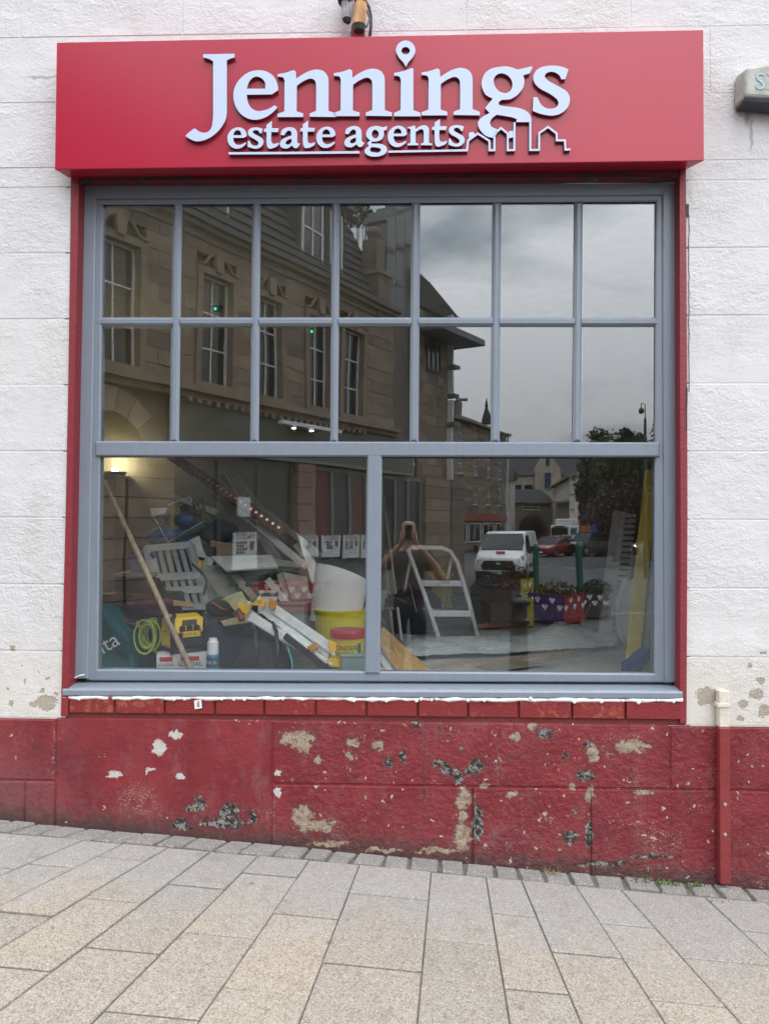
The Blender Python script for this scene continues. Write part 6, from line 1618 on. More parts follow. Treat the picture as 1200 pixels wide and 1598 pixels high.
# ---------------------------------------------------------------- generic distant fronts
def front(name, label, ua, ub, D, skew, wallmat, vtop, rows, cols, cat='building', depth=8, roofh=2.5, roofmat=None, wv=(.9, 1.5), gable=False, group=None, shop=None, zbase=-1.5, frame=None, blocks=False):
    """a street front whose near corner stands D metres away on the line of sight; rows: v of window heads"""
    a, b = street(ua, 800, D), street(ub, 800, D + skew)
    rz = math.atan2(b.y - a.y, b.x - a.x); 
    Fx = Fac(name, label, a, rz, cat, group)
    wd = (Vector((b.x, b.y, 0)) - Vector((a.x, a.y, 0))).length
    zt = Fx.px((ua + ub) / 2, vtop)[1]
    holes = []
    for v in rows:
        zh = Fx.px((ua + ub) / 2, v)[1]
        for k in range(cols):
            c = wd * (k + .5) / cols; holes.append((c - wv[0] / 2, c + wv[0] / 2, zh - wv[1], zh))
    if blocks:
        Fx.box((0, -depth, zbase), (wd, -.14, zt), 'core_wall', wallmat)
        courses(Fx, 0, wd, zbase + 1.2, zt, .5, 1.4, holes, y0=-.13, proud=.02, gap=.03)
    else:
        Fx.box((0, -depth, zbase), (wd, 0, zt), 'wall', wallmat)
    for h in holes:
        Fx.window(h[0], h[1], h[2], h[3], -.12 if blocks else .004, 2, 2, .09, frame=frame, sill=True, fd=.05)
    rm = roofmat or slate_m
    if gable:
        Fx.poly([(-.3, zt), (wd + .3, zt), (wd / 2, zt + roofh)], depth, 'gable_roof', wallmat)
        mb = MB()
        for sg in (0, 1):
            x0 = -.45 if sg == 0 else wd + .45
            mb.slab([Fx.P(x0, .25, zt - .1), Fx.P(wd / 2, .25, zt + roofh + .05), Fx.P(wd / 2, -depth, zt + roofh + .05), Fx.P(x0, -depth, zt - .1)], (0, 0, .2))
        mb.build('roof', rm, Fx.o)
    else:
        mb = MB(); mb.hexa([Fx.P(x, y, z) for x, y, z in ((-.3, .35, zt), (wd + .3, .35, zt), (wd + .3, -depth / 2, zt + roofh), (-.3, -depth / 2, zt + roofh), (-.3, -depth, zt), (wd + .3, -depth, zt), (wd + .3, -depth / 2 - .01, zt + roofh - .02), (-.3, -depth / 2 - .01, zt + roofh - .02))]); mb.build('roof', rm, Fx.o)
        Fx.box((-.32, -.05, zt - .16), (wd + .32, .42, zt - .002), 'eaves', trimst)
    if shop:
        z0 = Fx.px((ua + ub) / 2, shop[0])[1]; Fx.box((.1, .0, z0 - .55), (wd - .1, .18, z0), 'shop_fascia', shop[1])
        for k in range(cols):
            Fx.window(wd * k / cols + .25, wd * (k + 1) / cols - .25, .35, z0 - .7, .004, 2, 1, .1, sill=False)
    return Fx, wd, zt
B4, w4, z4 = front('corner_shop', 'three storey sandstone corner shop with red fascia behind the white van', 708, 788, 60, 11, M['sandstone'], 664, (668, 712, 757), 4, wv=(1.0, 1.7), shop=(803, mk('fascia_red', (.32, .06, .035), .5)), roofh=1.8, blocks=True)
for k in range(2):
    x = w4 * (.15 + .6 * k); B4.box((x, -4.3, z4 + .6), (x + .9, -3.4, z4 + 2.9), 'chimney', M['sandstone_d'])
mb = MB(); mb.lathe([(.5, 0), (.42, .5), (.1, 1.5), (.16, 1.6), (.02, 2.4)], B4.P(w4 - .8, -1.5, z4 + .9), 8); mb.build('finial', slate_m, B4.o)
B4.box((w4 + .02, .05, -1), (w4 + .16, .2, z4), 'downpipe', white_f)
front('white_house', 'narrow white rendered house end just right of the corner shop', 787, 796, 82, -.2, mk('render_white', (.5, .49, .46), .8, var=.1), 748, (765,), 1, wv=(.5, 1.2), roofh=1.2, depth=2.5)
Gt, wg, zg = front('gothic_hall', 'big gothic stone hall with steep slate roofs and centre gable closing the street', 798, 925, 112, 2, mk('hall_stone', (.40, .34, .27), .9, var=.2, vs=1.2), 740, (757, 790), 7, wv=(1.3, 2.6), roofh=3.0, depth=10, frame=M['gutter_dark'])
x = wg * .44
Gt.poly([(x - 1.9, zg - 4), (x + 1.9, zg - 4), (x + 1.9, zg + .8), (x, zg + 3.6), (x - 1.9, zg + .8)], -.5, 'centre_gable', M['hall_stone'])
Gt.window(x - .5, x + .5, zg - 2.2, zg + .2, .51, 2, 3, .12, frame=mk('blue_frame', (.12, .2, .25), .5), sill=True); Gt.window(x - .25, x + .25, zg + 1.2, zg + 2.6, .51, 1, 2, .1, sill=False, frame=M['gutter_dark'])
Ar, wa, za = front('arched_lodge', 'low dark stone lodge with an arched doorway in front of the gothic hall', 797, 862, 94, 2, M['sandstone_d'], 783, (786,), 1, wv=(2.4, .8), roofh=1.7, depth=6)
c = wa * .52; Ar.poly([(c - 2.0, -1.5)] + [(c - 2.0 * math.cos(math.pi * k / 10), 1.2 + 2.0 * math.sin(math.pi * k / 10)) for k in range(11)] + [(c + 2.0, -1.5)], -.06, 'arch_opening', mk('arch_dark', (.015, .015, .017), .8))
front('terrace_row', 'stone terrace row receding behind the box van', 864, 890, 104, -22, M['hall_stone'], 752, (766, 788), 5, wv=(.8, 1.4), roofh=1.6, depth=5)
front('white_gable_house', 'house with a tall narrow white painted gable above the box van', 888, 897, 76, -.25, mk('gable_white', (.62, .6, .56), .8, var=.05), 742, (752, 775), 1, wv=(.28, 1.2), roofh=.6, depth=6)
front('gabled_cottage', 'stone cottage with a pale bargeboard gable under the dark trees', 898, 933, 78, .4, M['sandstone_b'], 782, (790,), 2, wv=(.6, 1.0), roofh=1.9, depth=5, gable=True, roofmat=mk('barge', (.2, .19, .16), .7))
front('far_terrace', 'far stone terrace closing the view right of the trees', 925, 1120, 150, -10, M['sandstone_b'], 770, (782, 800), 9, wv=(1.2, 1.8), roofh=3, depth=8)
0 and front('left_terrace', 'sandstone terrace at the near end of the street on the far left', -1150, 40, 13, -1, M['sandstone'], 500, (560, 690), 8, wv=(1.0, 1.9), roofh=2.2, depth=8)

# ---------------------------------------------------------------- trees
def tree(u, vtop, vbot, D, wide, label, lm, seed, n=9000, name='tree'):
    rr = random.Random(seed); b = street(u, 822, D); z0 = gz(b.x, b.y) - .1; top = street(u, vtop, D).z; bot = street(u, vbot, D).z
    t = thing(name, label, 'tree', (b.x, b.y, z0)); H_ = top - z0
    mb = MB(); mb.tube([(b.x, b.y, z0), (b.x + .1, b.y, z0 + H_ * .3), (b.x - .1, b.y + .1, z0 + H_ * .75)], [.32, .24, .08], 8)
    cl = []
    for k in range(46):
        a = rr.uniform(0, 6.28); h = rr.uniform(bot, top - .6); f = (h - bot) / (top - bot); r = wide * math.sqrt(max(.05, 1 - (2 * f - .85) ** 2 * .75)) * rr.uniform(.35, .95)
        c = Vector((b.x + r * math.cos(a), b.y + r * math.sin(a), h)); cl.append((c, rr.uniform(.5, 1.15) * wide * .34))
    for k in range(9):
        c = cl[k][0]; s = Vector((b.x, b.y, z0 + H_ * rr.uniform(.25, .6))); mb.tube([s, s.lerp(c, .5) + Vector((0, 0, .2)), c], [.11, .07, .02], 5)
    mb.build('trunk', mk('bark', (.06, .05, .04), .9, bump=.5), t)
    mb = MB(); vs = []; fs = []
    for k in range(n):
        c, r = rr.choice(cl); d = Vector((rr.gauss(0, 1), rr.gauss(0, 1), rr.gauss(0, .8))); p = c + d.normalized() * r * rr.random() ** .4
        e1 = Vector((rr.gauss(0, 1), rr.gauss(0, 1), rr.gauss(0, 1))).normalized(); e2 = e1.orthogonal().normalized(); s = rr.uniform(.08, .17) * (1 if D < 60 else 1.5)
        i = len(vs); vs += [p + e1 * s, p + e2 * s * .6, p - e1 * s, p - e2 * s * .6]; fs.append((i, i + 1, i + 2, i + 3))
    mb.add(vs, fs); mb.build('crown', lm, t, recalc=False)
lg = mk('leaf_green', (.05, .075, .03), .7, var=.5, vs=.9); lp_ = mk('leaf_copper', (.055, .030, .034), .7, var=.5, vs=.9); ld = mk('leaf_dark', (.03, .045, .028), .7, var=.5, vs=.9)
tree(962, 661, 815, 50, 2.6, 'tall green tree at the right end of the street, its top against the sky', lg, 1)
tree(940, 712, 815, 64, 2.2, 'dark copper-leaved tree left of the tall green tree', lp_, 2)
tree(1012, 690, 820, 52, 2.4, 'dark leafy tree right of the tall green tree, beside the camera pole', ld, 3)
tree(975, 742, 838, 44, 2.2, 'lower copper-leaved tree under the tall green tree', lp_, 4, 3600)
tree(1075, 640, 825, 60, 4.2, 'broad dark tree farthest to the right beyond the parked cars', ld, 6)
tree(553, 316, 345, 60, 1.6, 'thin bare-topped tree peeping over the slate roof', lg, 8, 500)

# ---------------------------------------------------------------- poles and lamps
def lamp_post(u, v, D, armu, label, kind='lamp'):
    b = street(u, v, D); z0 = gz(b.x, b.y) - .1
    t = thing('street_lamp', label, 'street lamp', (b.x, b.y, z0)); a = street(armu, v, D)
    mb = MB(); mb.tube([(b.x, b.y, z0), (b.x, b.y, z0 + 1.2), (b.x, b.y, b.z)], [.09, .07, .05], 8); mb.build('pole', mk('pole_grey', (.2, .21, .21), .5), t)
    mb = MB(); mb.tube([(b.x, b.y, b.z - .2), (b.x, b.y, b.z), (a.x, a.y, b.z + .1)], .035, 6); mb.build('arm', M['pole_grey'], t)
    mb = MB(); mb.box((a.x, a.y, b.z + .1), (.55, .2, .12)); mb.build('lantern', M['pole_grey'], t, bevel=.03)
lamp_post(704, 627, 34, 720, 'grey street lamp with a flat lantern beside the corner house')
lamp_post(784, 678, 66, 790, 'small far street lamp behind the white van')
b = street(1007, 655, 34); z0 = gz(b.x, b.y) - .1
t = thing('camera_pole', 'dark pole with a hanging dome camera beside the trees', 'camera pole', (b.x, b.y, z0))
mb = MB(); mb.tube([(b.x, b.y, z0), (b.x, b.y, b.z)], [.09, .06], 8); mb.build('pole', M['gutter_dark'], t)
tp = street(1007, 632, 34); hk = street(1001, 640, 34)
mb = MB(); mb.tube([(b.x, b.y, b.z), (b.x, b.y, tp.z), (hk.x, b.y, tp.z + .05), (hk.x, b.y, hk.z)], .025, 6); mb.build('hook', M['gutter_dark'], t)
mb = MB(); mb.lathe([(.03, .12), (.12, .05), (.13, -.06), (.08, -.15)], (hk.x, b.y, hk.z - .05), 12); mb.build('dome_camera', mk('dome', (.05, .05, .055), .2), t, smooth=True)

# ---------------------------------------------------------------- vehicles (local +Y is forward)
tyre = mk('tyre', (.012, .012, .013), .85); rim = mk('rim', (.35, .36, .37), .35, metal=.8); headl = mk('headlight', (.55, .57, .6), .1, spec=.8); tail = mk('tail_red', (.3, .01, .01), .3); plate_m = mk('number_plate', (.65, .65, .6), .5)
cglass = mk('car_glass', (.016, .022, .027), .05, spec=.7)
def loft(M4, st):
    """rings of 8 points: st = (y, z_low, z_belt, z_top, w_low, w_belt, w_top)"""
    mb = MB(); vs = []
    for y, zl, zb_, zt_, wl, wb, wt in st:
        vs += [M4 @ Vector(p) for p in ((-wl, y, zl), (-wb, y, zl + (zb_ - zl) * .45), (-wb, y, zb_), (-wt, y, zt_), (wt, y, zt_), (wb, y, zb_), (wb, y, zl + (zb_ - zl) * .45), (wl, y, zl))]
    k = len(st); fs = []
    for i in range(k - 1):
        for j in range(8): fs.append((i * 8 + j, i * 8 + (j + 1) % 8, (i + 1) * 8 + (j + 1) % 8, (i + 1) * 8 + j))
    fs += [tuple(range(7, -1, -1)), tuple((k - 1) * 8 + j for j in range(8))]
    mb.add(vs, fs); return mb
def wheels(t, M4, hw, yf, yr, r):
    for sx in (-1, 1):
        for y in (yf, yr):
            ax = M4.to_3x3() @ Vector((sx, 0, 0))
            mb = MB(); mb.lathe([(r * .6, -.2), (r * .95, -.2), (r, -.16), (r, -.03), (r * .95, 0), (r * .6, .0)], M4 @ Vector((sx * hw, y, r)), 18, axis=ax); w = mb.build('wheel', tyre, t)
            mb = MB(); mb.lathe([(r * .62, -.05), (r * .6, .006), (.1, .012), (.04, .02)], M4 @ Vector((sx * hw, y, r)), 10, axis=ax); mb.build('rim', rim, w)
            mb = MB(); mb.lathe([(r * 1.16, -.3), (r * 1.16, .004)], M4 @ Vector((sx * (hw - .004), y, r + .02)), 18, axis=ax); mb.build('wheel_arch', dk2, t)
def car(name, label, paint, u, v, D, rz, L=4.2, W=1.78, H=1.46, suv=False, lights=False, cat='car', group='cars parked along the far street'):
    p = street(u, v, D); z0 = gz(p.x, p.y) - .09
    t = thing(name, label, cat, (p.x, p.y, z0), rz, group); M4 = wm(t); h = L / 2; w = W / 2; bl = H * (.62 if not suv else .60); bn = H * (.56 if not suv else .58); lo = .2
    loft(M4, [(h, lo + .1, lo + .3, bn - .18, w * .8, w * .86, w * .8), (h - .12, lo, lo + .35, bn - .08, w * .9, w * .97, w * .86), (h - .55, lo, bn - .1, bn, w * .95, w, w * .88), (h - 1.15, lo, bl - .08, bl, w * .96, w, w * .9), (-h + .6, lo, bl - .06, bl + .02, w * .96, w, w * .9), (-h + .12, lo, bl - .06, bl, w * .92, w * .97, w * .86), (-h, lo + .12, bl - .2, bl - .1, w * .82, w * .9, w * .8)]).build('body', paint, t, bevel=.03, smooth=True)
    yb1 = -h + (.25 if suv else .55); yt1 = -h + (.6 if suv else 1.05)
    gh = [(h - 1.05, bl - .03, w * .88), (h - 1.75, H - .05, w * .70), (yt1, H - .04, w * .70), (yb1, bl - .02, w * .86)]
    mb = MB(); vs = []
    for sx in (-1, 1): vs += [M4 @ Vector((sx * ww, y, z)) for y, z, ww in gh]
    mb.add(vs, [(0, 1, 2, 3), (7, 6, 5, 4), (0, 4, 5, 1), (1, 5, 6, 2), (2, 6, 7, 3), (3, 7, 4, 0)]); mb.build('cabin_glass', cglass, t)
    mb = MB(); q = [M4 @ Vector((sx * w * .71, y, H - .055)) for sx, y in ((-1, h - 1.73), (1, h - 1.73), (1, yt1 - .03), (-1, yt1 - .03))]; mb.slab(q, (0, 0, .055)); mb.build('roof', paint, t, bevel=.02)
    mb = MB()
    for sx in (-1, 1):
        mb.bar(M4 @ Vector((sx * w * .885, h - 1.05, bl - .02)), M4 @ Vector((sx * w * .705, h - 1.75, H - .04)), .06, .05); mb.bar(M4 @ Vector((sx * w * .865, yb1, bl - .02)), M4 @ Vector((sx * w * .705, yt1, H - .04)), .12, .05)
        mb.bar(M4 @ Vector((sx * w * .885, -.15, bl - .02)), M4 @ Vector((sx * w * .712, -.15, H - .04)), .09, .04)
    mb.build('pillars', paint, t)
    wheels(t, M4, w + .01, h - .8, -h + .75, .31 if not suv else .36)
    for sx in (-1, 1):
        mb = MB(); c = M4 @ Vector((sx * w * .66, h - .08, bn - .14)); mb.sph(c, .13, 10, 6, (1.3, .9, .7)); mb.build('headlight', mk('headlight_lit', (.9, .9, .95), .3, emit=((.95, .98, 1), 5)) if lights else headl, t)
        mb = MB(); mb.box((sx * (w + .09), h - 1.25, bl + .06), (.18, .12, .12)); mb.v = [M4 @ p_ for p_ in mb.v]; mb.build('mirror', paint, t, bevel=.02)
        mb = MB(); mb.box((sx * w * .74, -h + .02, bl - .16), (.2, .06, .2)); mb.v = [M4 @ p_ for p_ in mb.v]; mb.build('tail_light', tail, t)
    mb = MB(); mb.box((0, h + .0, lo + .28), (W * .5, .05, .2)); mb.v = [M4 @ p_ for p_ in mb.v]; mb.build('grille', dk2, t)
    mb = MB(); mb.box((0, h + .03, lo + .17), (.5, .02, .11)); mb.v = [M4 @ p_ for p_ in mb.v]; mb.build('number_plate', plate_m, t)
    return t
pr = mk('paint_red', (.28, .012, .015), .25, coat=.5, var=.04); pk = mk('paint_black', (.014, .018, .024), .2, coat=.6, var=.04); ps = mk('paint_silver', (.40, .42, .44), .3, metal=.4, coat=.4, var=.04); pwh = mk('paint_white', (.70, .71, .70), .25, coat=.4, var=.03)
pblue = mk('paint_blue_grey', (.10, .14, .18), .25, coat=.5, var=.04)
car('parked_car', 'red hatchback just behind the white van on the far street', pr, 862, 845, 58, R_(34))
car('parked_car', 'silver car between the red hatchback and the dark off-roader', ps, 884, 842, 66, R_(25))
car('parked_car', 'black off-road car, largest of the parked cars, near the trees', pk, 922, 845, 60, R_(56), L=4.7, W=1.9, H=1.75, suv=True)
car('parked_car', 'small red car with headlights lit under the trees at the right', pr, 972, 848, 62, R_(4), lights=True)
car('parked_car', 'white car far up the street beyond the van roof', pwh, 828, 826, 105, R_(20))
car('parked_car', 'blue-grey car far up the street left of the white one', pblue, 805, 824, 110, R_(15))
# box lorry
p = street(898, 845, 76); t = thing('box_lorry', 'white cab lorry with a blue and orange box body behind the parked cars', 'lorry', (p.x, p.y, gz(p.x, p.y) - .09), R_(42)); M4 = wm(t)
def vb(a, b, nm, m, bev=0):
    mb = MB(); mb.b2(a, b); mb.v = [M4 @ q_ for q_ in mb.v]; return mb.build(nm, m, t, bevel=bev)
vb((-1.05, -3.2, .75), (1.05, -.9, 3.0), 'box_body', mk('box_blue', (.02, .05, .22), .5)); vb((-1.06, -.9, .75), (1.06, .9, 3.0), 'box_panel', mk('box_orange', (.38, .11, .025), .5)); vb((-1.0, .95, .45), (1.0, 2.9, 2.35), 'cab', pwh, .12); vb((-.85, 2.88, 1.35), (.85, 2.94, 2.1), 'windscreen', cglass, .02); vb((-1.01, 1.5, 1.35), (1.01, 2.6, 2.05), 'side_window', cglass); vb((-.9, .95, 2.35), (.9, 2.2, 3.0), 'roof_fairing', pwh, .1); vb((-.5, 2.9, 2.15), (.5, 2.95, 2.3), 'name_board', dk2); vb((-.8, 2.9, .75), (.8, 2.95, 1.1), 'grille', dk2)
for sx in (-1, 1): vb((sx * .8 - .12, 2.9, .6), (sx * .8 + .12, 2.96, .8), 'headlight', headl)
wheels(t, M4, 1.02, 2.0, -2.0, .42)
# the white panel van
fc = street(777, 830, 30); rz = R_(17); fw = Vector((-math.sin(rz), math.cos(rz), 0)); c = fc - fw * 2.5
t = thing('panel_van', 'white panel van with black bumper grille and red bonnet badge facing the shop', 'van', (c.x, c.y, gz(c.x, c.y) - .09), rz); M4 = wm(t)
W = .985
loft(M4, [(2.50, .34, .62, .80, .80, .86, .76), (2.42, .28, .70, .95, .90, .95, .84), (2.05, .26, .90, 1.10, .94, W, .88), (1.62, .26, 1.05, 1.22, .95, W, .90), (1.0, .26, 1.2, 1.88, .95, W, .80), (.55, .26, 1.2, 1.98, .95, W, .80), (-2.3, .28, 1.2, 1.98, .95, W, .80), (-2.5, .34, 1.2, 1.92, .93, .96, .78)]).build('body', pwh, t, bevel=.05, smooth=True)
def vq(pts, nm, m, off=(0, .012, .008)):
    mb = MB(); q_ = [M4 @ Vector(p_) for p_ in pts]; n_ = len(q_); o_ = M4.to_3x3() @ Vector(off); k_ = [p_ + o_ for p_ in q_]
    mb.add(q_ + k_, [tuple(range(n_)), tuple(range(2 * n_ - 1, n_ - 1, -1))] + [(i, (i + 1) % n_, n_ + (i + 1) % n_, n_ + i) for i in range(n_)]); return mb.build(nm, m, t)
vq([(-.84, 1.60, 1.24), (.84, 1.60, 1.24), (.86, 1.30, 1.56), (.76, 1.04, 1.86), (-.76, 1.04, 1.86), (-.86, 1.30, 1.56)], 'windscreen', cglass, (0, .035, .03))
vq([(-.62, 2.49, .50), (.62, 2.49, .50), (.66, 2.49, .66), (.54, 2.47, .84), (-.54, 2.47, .84), (-.66, 2.49, .66)], 'grille', dk2, (0, .035, 0))
vq([(-.88, 2.44, .30), (.88, 2.44, .30), (.88, 2.46, .44), (-.88, 2.46, .44)], 'lower_bumper', dk2, (0, .05, 0))
for sx in (-1, 1):
    vq([(sx * .90, 2.36, .72), (sx * .62, 2.46, .76), (sx * .66, 2.42, .88), (sx * .84, 2.2, 1.02), (sx * .95, 2.05, 1.0)], 'headlight', mk('van_lamp', (.10, .11, .12), .1, spec=.8), (sx * .02, .04, .015))
    mb = MB(); mb.sph(M4 @ Vector((sx * .80, 2.44, .84)), .055, 8, 6); mb.build('lamp_lens', headl, t)
    vq([(sx * .975, 1.35, 1.20), (sx * .975, .35, 1.22), (sx * .85, .40, 1.80), (sx * .86, .95, 1.80)], 'side_window', cglass, (sx * .03, 0, .01))
    mb = MB(); mb.box((sx * 1.10, 1.32, 1.27), (.16, .12, .30)); mb.v = [M4 @ p_ for p_ in mb.v]; mb.build('mirror', dk2, t, bevel=.03)
    mb = MB(); mb.box((sx * .99, -.6, .62), (.03, 3.0, .12)); mb.v = [M4 @ p_ for p_ in mb.v]; mb.build('rub_strip', dk2, t)
    mb = MB(); mb.box((sx * .985, .3, .75), (.012, .012, .9)); mb.box((sx * .985, -1.0, 1.0), (.012, .012, 1.3)); mb.v = [M4 @ p_ for p_ in mb.v]; mb.build('door_seam', dk2, t)
vq([(-.17, 2.08, 1.10), (.17, 2.08, 1.10), (.17, 1.96, 1.135), (-.17, 1.96, 1.135)], 'badge', mk('badge_red', (.42, .02, .05), .5), (0, .03, .06))
mb = MB(); mb.sph(M4 @ Vector((0, 2.53, .72)), .075, 10, 6, (1.2, .3, .5)); mb.build('oval_emblem', headl, t)
mb = MB(); mb.box((0, 2.52, .40), (.52, .02, .11)); mb.v = [M4 @ p_ for p_ in mb.v]; mb.build('number_plate', plate_m, t)
mb = MB(); mb.bar(M4 @ Vector((-.5, 1.62, 1.27)), M4 @ Vector((.1, 1.50, 1.42)), .02, .02); mb.bar(M4 @ Vector((.1, 1.62, 1.27)), M4 @ Vector((.65, 1.50, 1.42)), .02, .02); mb.build('wipers', dk2, t)
wheels(t, M4, .985, 1.62, -1.55, .34)

# ---------------------------------------------------------------- flower planters with white hearts
heart = [(0, -.5), (.28, -.18), (.5, .12), (.46, .36), (.26, .46), (.08, .38), (0, .22), (-.08, .38), (-.26, .46), (-.46, .36), (-.5, .12), (-.28, -.18)]
hm = mk('heart_white', (.72, .70, .68), .6)
def planter(u, v, D, rz, w, d, h, cols, label, hearts=True, flower=None, fol=True):
    p = street(u, v, D); z0 = gz(p.x, p.y) - .006
    t = thing('flower_planter', label, 'planter', (p.x, p.y, z0), rz, 'heart planters along the pavement'); F_ = fr(t)
    faces = [((-w / 2, d / 2), (w / 2, d / 2)), ((w / 2, d / 2), (w / 2, -d / 2)), ((w / 2, -d / 2), (-w / 2, -d / 2)), ((-w / 2, -d / 2), (-w / 2, d / 2))]
    for i, (a, b) in enumerate(faces):
        a, b = Vector(a), Vector(b); tdir = (b - a).normalized(); nrm = Vector((-tdir.y, tdir.x))
        ln = (b - a).length; mt = cols[i % len(cols)]
        npl = 4
        for k in range(npl):
            x0, x1 = ln * k / npl + .004, ln * (k + 1) / npl - .004
            q = [F_(a.x + tdir.x * x, a.y + tdir.y * x, z) for x, z in ((x0, .06), (x1, .06), (x1, h), (x0, h))]
            mb = MB(); o_ = wm(t).to_3x3() @ Vector((nrm.x, nrm.y, 0)) * -.03; mb.slab(q, o_); mb.build('plank', mt, t)
        if hearts:
            mb = MB()
            for k in range(5):
                x = ln * (k + .5) / 5; z = h * (.82 if k % 2 else .60)
                vs = [F_(a.x + tdir.x * (x + hx * .13) + nrm.x * .004, a.y + tdir.y * (x + hx * .13) + nrm.y * .004, z + hz * .14) for hx, hz in heart]
                mb.add(vs + [q_ - (wm(t).to_3x3() @ Vector((nrm.x, nrm.y, 0))) * .003 for q_ in vs], [tuple(range(12)), tuple(range(23, 11, -1))])
            mb.build('heart', hm, t)
    mb = MB(); mb.b2((-w / 2 + .04, -d / 2 + .04, .02), (w / 2 - .04, d / 2 - .04, h - .06)); mb.v = [F_(*q_) for q_ in mb.v]; mb.build('soil', mk('soil', (.03, .022, .016), .95), t)
    if fol:
        mb = MB(); rr = random.Random(int(u)); mf = MB()
        for k in range(700):
            c = Vector((rr.uniform(-w, w) * .54, rr.uniform(-d, d) * .54, 0)); c.z = h - .04 + rr.random() * max(.08, .36 - .45 * c.length); e1 = Vector((rr.gauss(0, 1), rr.gauss(0, 1), rr.gauss(0, 1))).normalized(); e2 = e1.orthogonal().normalized(); s = rr.uniform(.018, .042)
            tgt = mf if (flower and rr.random() < .3) else mb
            tgt.add([F_(*(c + e1 * s)), F_(*(c + e2 * s * .6)), F_(*(c - e1 * s)), F_(*(c - e2 * s * .6))], [(0, 1, 2, 3)])
        mb.build('foliage', lg, t, recalc=False)
        if flower: mf.build('flowers', flower, t, recalc=False)
    return t
cp = mk('crate_purple', (.055, .025, .17), .5, var=.1); cr_ = mk('crate_red', (.33, .02, .03), .5, var=.1); cy = mk('crate_yellow', (.42, .36, .03), .5, var=.1); cbr = mk('crate_brown', (.075, .06, .055), .7, var=.15)
fv = mk('flower_violet', (.22, .12, .34), .7); fy = mk('flower_yellow', (.5, .36, .03), .7); fd_ = mk('flower_red', (.35, .03, .04), .7)
planter(867, 930, 16.4, R_(40), .85, .85, .66, [cp, cr_, cp, cr_], 'planter with purple and red heart panels and yellow flowers', flower=fy)
planter(773, 930, 15.2, R_(20), .8, .75, .82, [cbr], 'plain brown planter with violet flowers in front of the white van', hearts=False, flower=fv)
planter(806, 915, 17.8, R_(35), .55, .7, .86, [cr_, cy, cr_, cy], 'tall red and yellow heart planter behind the black bollard', flower=fd_)
planter(813, 940, 15.4, R_(8), .5, .55, .62, [cy], 'small yellow planter beside the brown planter', hearts=False, fol=False)
planter(930, 920, 17.6, R_(20), .62, .7, .62, [cbr, cp, cbr, cp], 'brown and purple planter at the right with spiky foliage', flower=None)
planter(437, 915, 17.2, R_(15), .7, .7, .62, [cr_], 'red heart planter outside the pub, left one of the pair')
planter(475, 915, 16.6, R_(15), .7, .7, .62, [cr_], 'red heart planter outside the pub, right one of the pair', fol=False)
planter(535, 912, 16.4, R_(10), .8, .7, .58, [cbr], 'brown planter full of dark foliage outside the pub', hearts=False, flower=fv)
for u, v, D, lab in ((903, 848, 20, 'green cast-iron post standing before the planters, the right of two'), (837, 850, 20.5, 'green cast-iron post standing before the planters, the left of two')):
    p = street(u, v, D); z0 = gz(p.x, p.y) - .006
    t = thing('green_post', lab, 'post', (p.x, p.y, z0), group='green posts by the planters'); hh = p.z - z0
    mb = MB(); mb.lathe([(.12, 0), (.12, .15), (.085, .2), (.08, hh - .15), (.1, hh - .12), (.1, hh - .06), (.06, hh), (.02, hh + .03)], (p.x, p.y, z0), 14); mb.build('shaft', mk('post_green', (.01, .10, .075), .45), t, smooth=False)
    for z in (.3, .5): 
        mb = MB(); mb.lathe([(.1, 0), (.1, .03)], (p.x, p.y, z0 + z), 14); mb.build('band', M['post_green'], t)
# black bollard near the photographer
p = street(810, 960, 8.7); z0 = gz(p.x, p.y) - .006; tz = street(810, 926, 8.7).z
t = thing('bollard', 'black cast-iron bollard with a ball top on the pavement', 'bollard', (p.x, p.y, z0)); hh = tz - z0
pm = mk('bollard_black', (.012, .012, .013), .4)
mb = MB(); mb.lathe([(.15, 0), (.15, .12), (.11, .16), (.10, hh - .36), (.125, hh - .34), (.125, hh - .30), (.09, hh - .28), (.085, hh - .14)], (p.x, p.y, z0), 18); mb.build('shaft', pm, t)
mb = MB(); mb.lathe([(.085, -.14), (.13, -.11), (.135, -.08), (.09, -.05), (.04, -.03), (.03, -.02), (.036, -.008), (.02, .006)], (p.x, p.y, z0 + hh), 18); mb.build('cap', pm, t, smooth=True)

# ================================================================== the photographer, standing at the camera with a phone held up
skin = mk('skin', (.52, .29, .21), .55, var=.1, vs=12)
shirt = mk('shirt_dark', (.075, .055, .058), .85, var=.2, vs=8, bump=.4, bscale=30); jeans = mk('jeans', (.03, .038, .06), .85, var=.2, vs=14, bump=.3)
py = -4.20; gz0 = gz(0, py)
pt = thing('person', 'bald man in dark T-shirt holding up a phone with both hands', 'person', (0, py, gz0))
def skel(name, nodes, edges, mat, root=0, sub=2, parent=pt):
    me = bpy.data.meshes.new(name); L0 = wm(parent).inverted()
    me.from_pydata([tuple(L0 @ Vector(n_[:3])) for n_ in nodes], edges, []); me.materials.append(mat)
    o = bpy.data.objects.new(name, me); COL.objects.link(o); o.parent = parent; WM[o.name] = wm(parent)
    m = o.modifiers.new('skin', 'SKIN'); m.use_smooth_shade = True
    sv = me.skin_vertices[0].data if me.skin_vertices else None
    if sv is None:
        bpy.context.view_layer.objects.active = o; bpy.ops.mesh.customdata_skin_add(); sv = me.skin_vertices[0].data
    for i, n_ in enumerate(nodes):
        r = n_[3]; sv[i].radius = (r if not isinstance(r, tuple) else r[0], r if not isinstance(r, tuple) else r[1]); sv[i].use_root = (i == root)
    s = o.modifiers.new('subd', 'SUBSURF'); s.levels = sub; s.render_levels = sub
    return o
Z0 = gz0; B = lambda x, y, z, r: (x, py + y, Z0 + z, r)
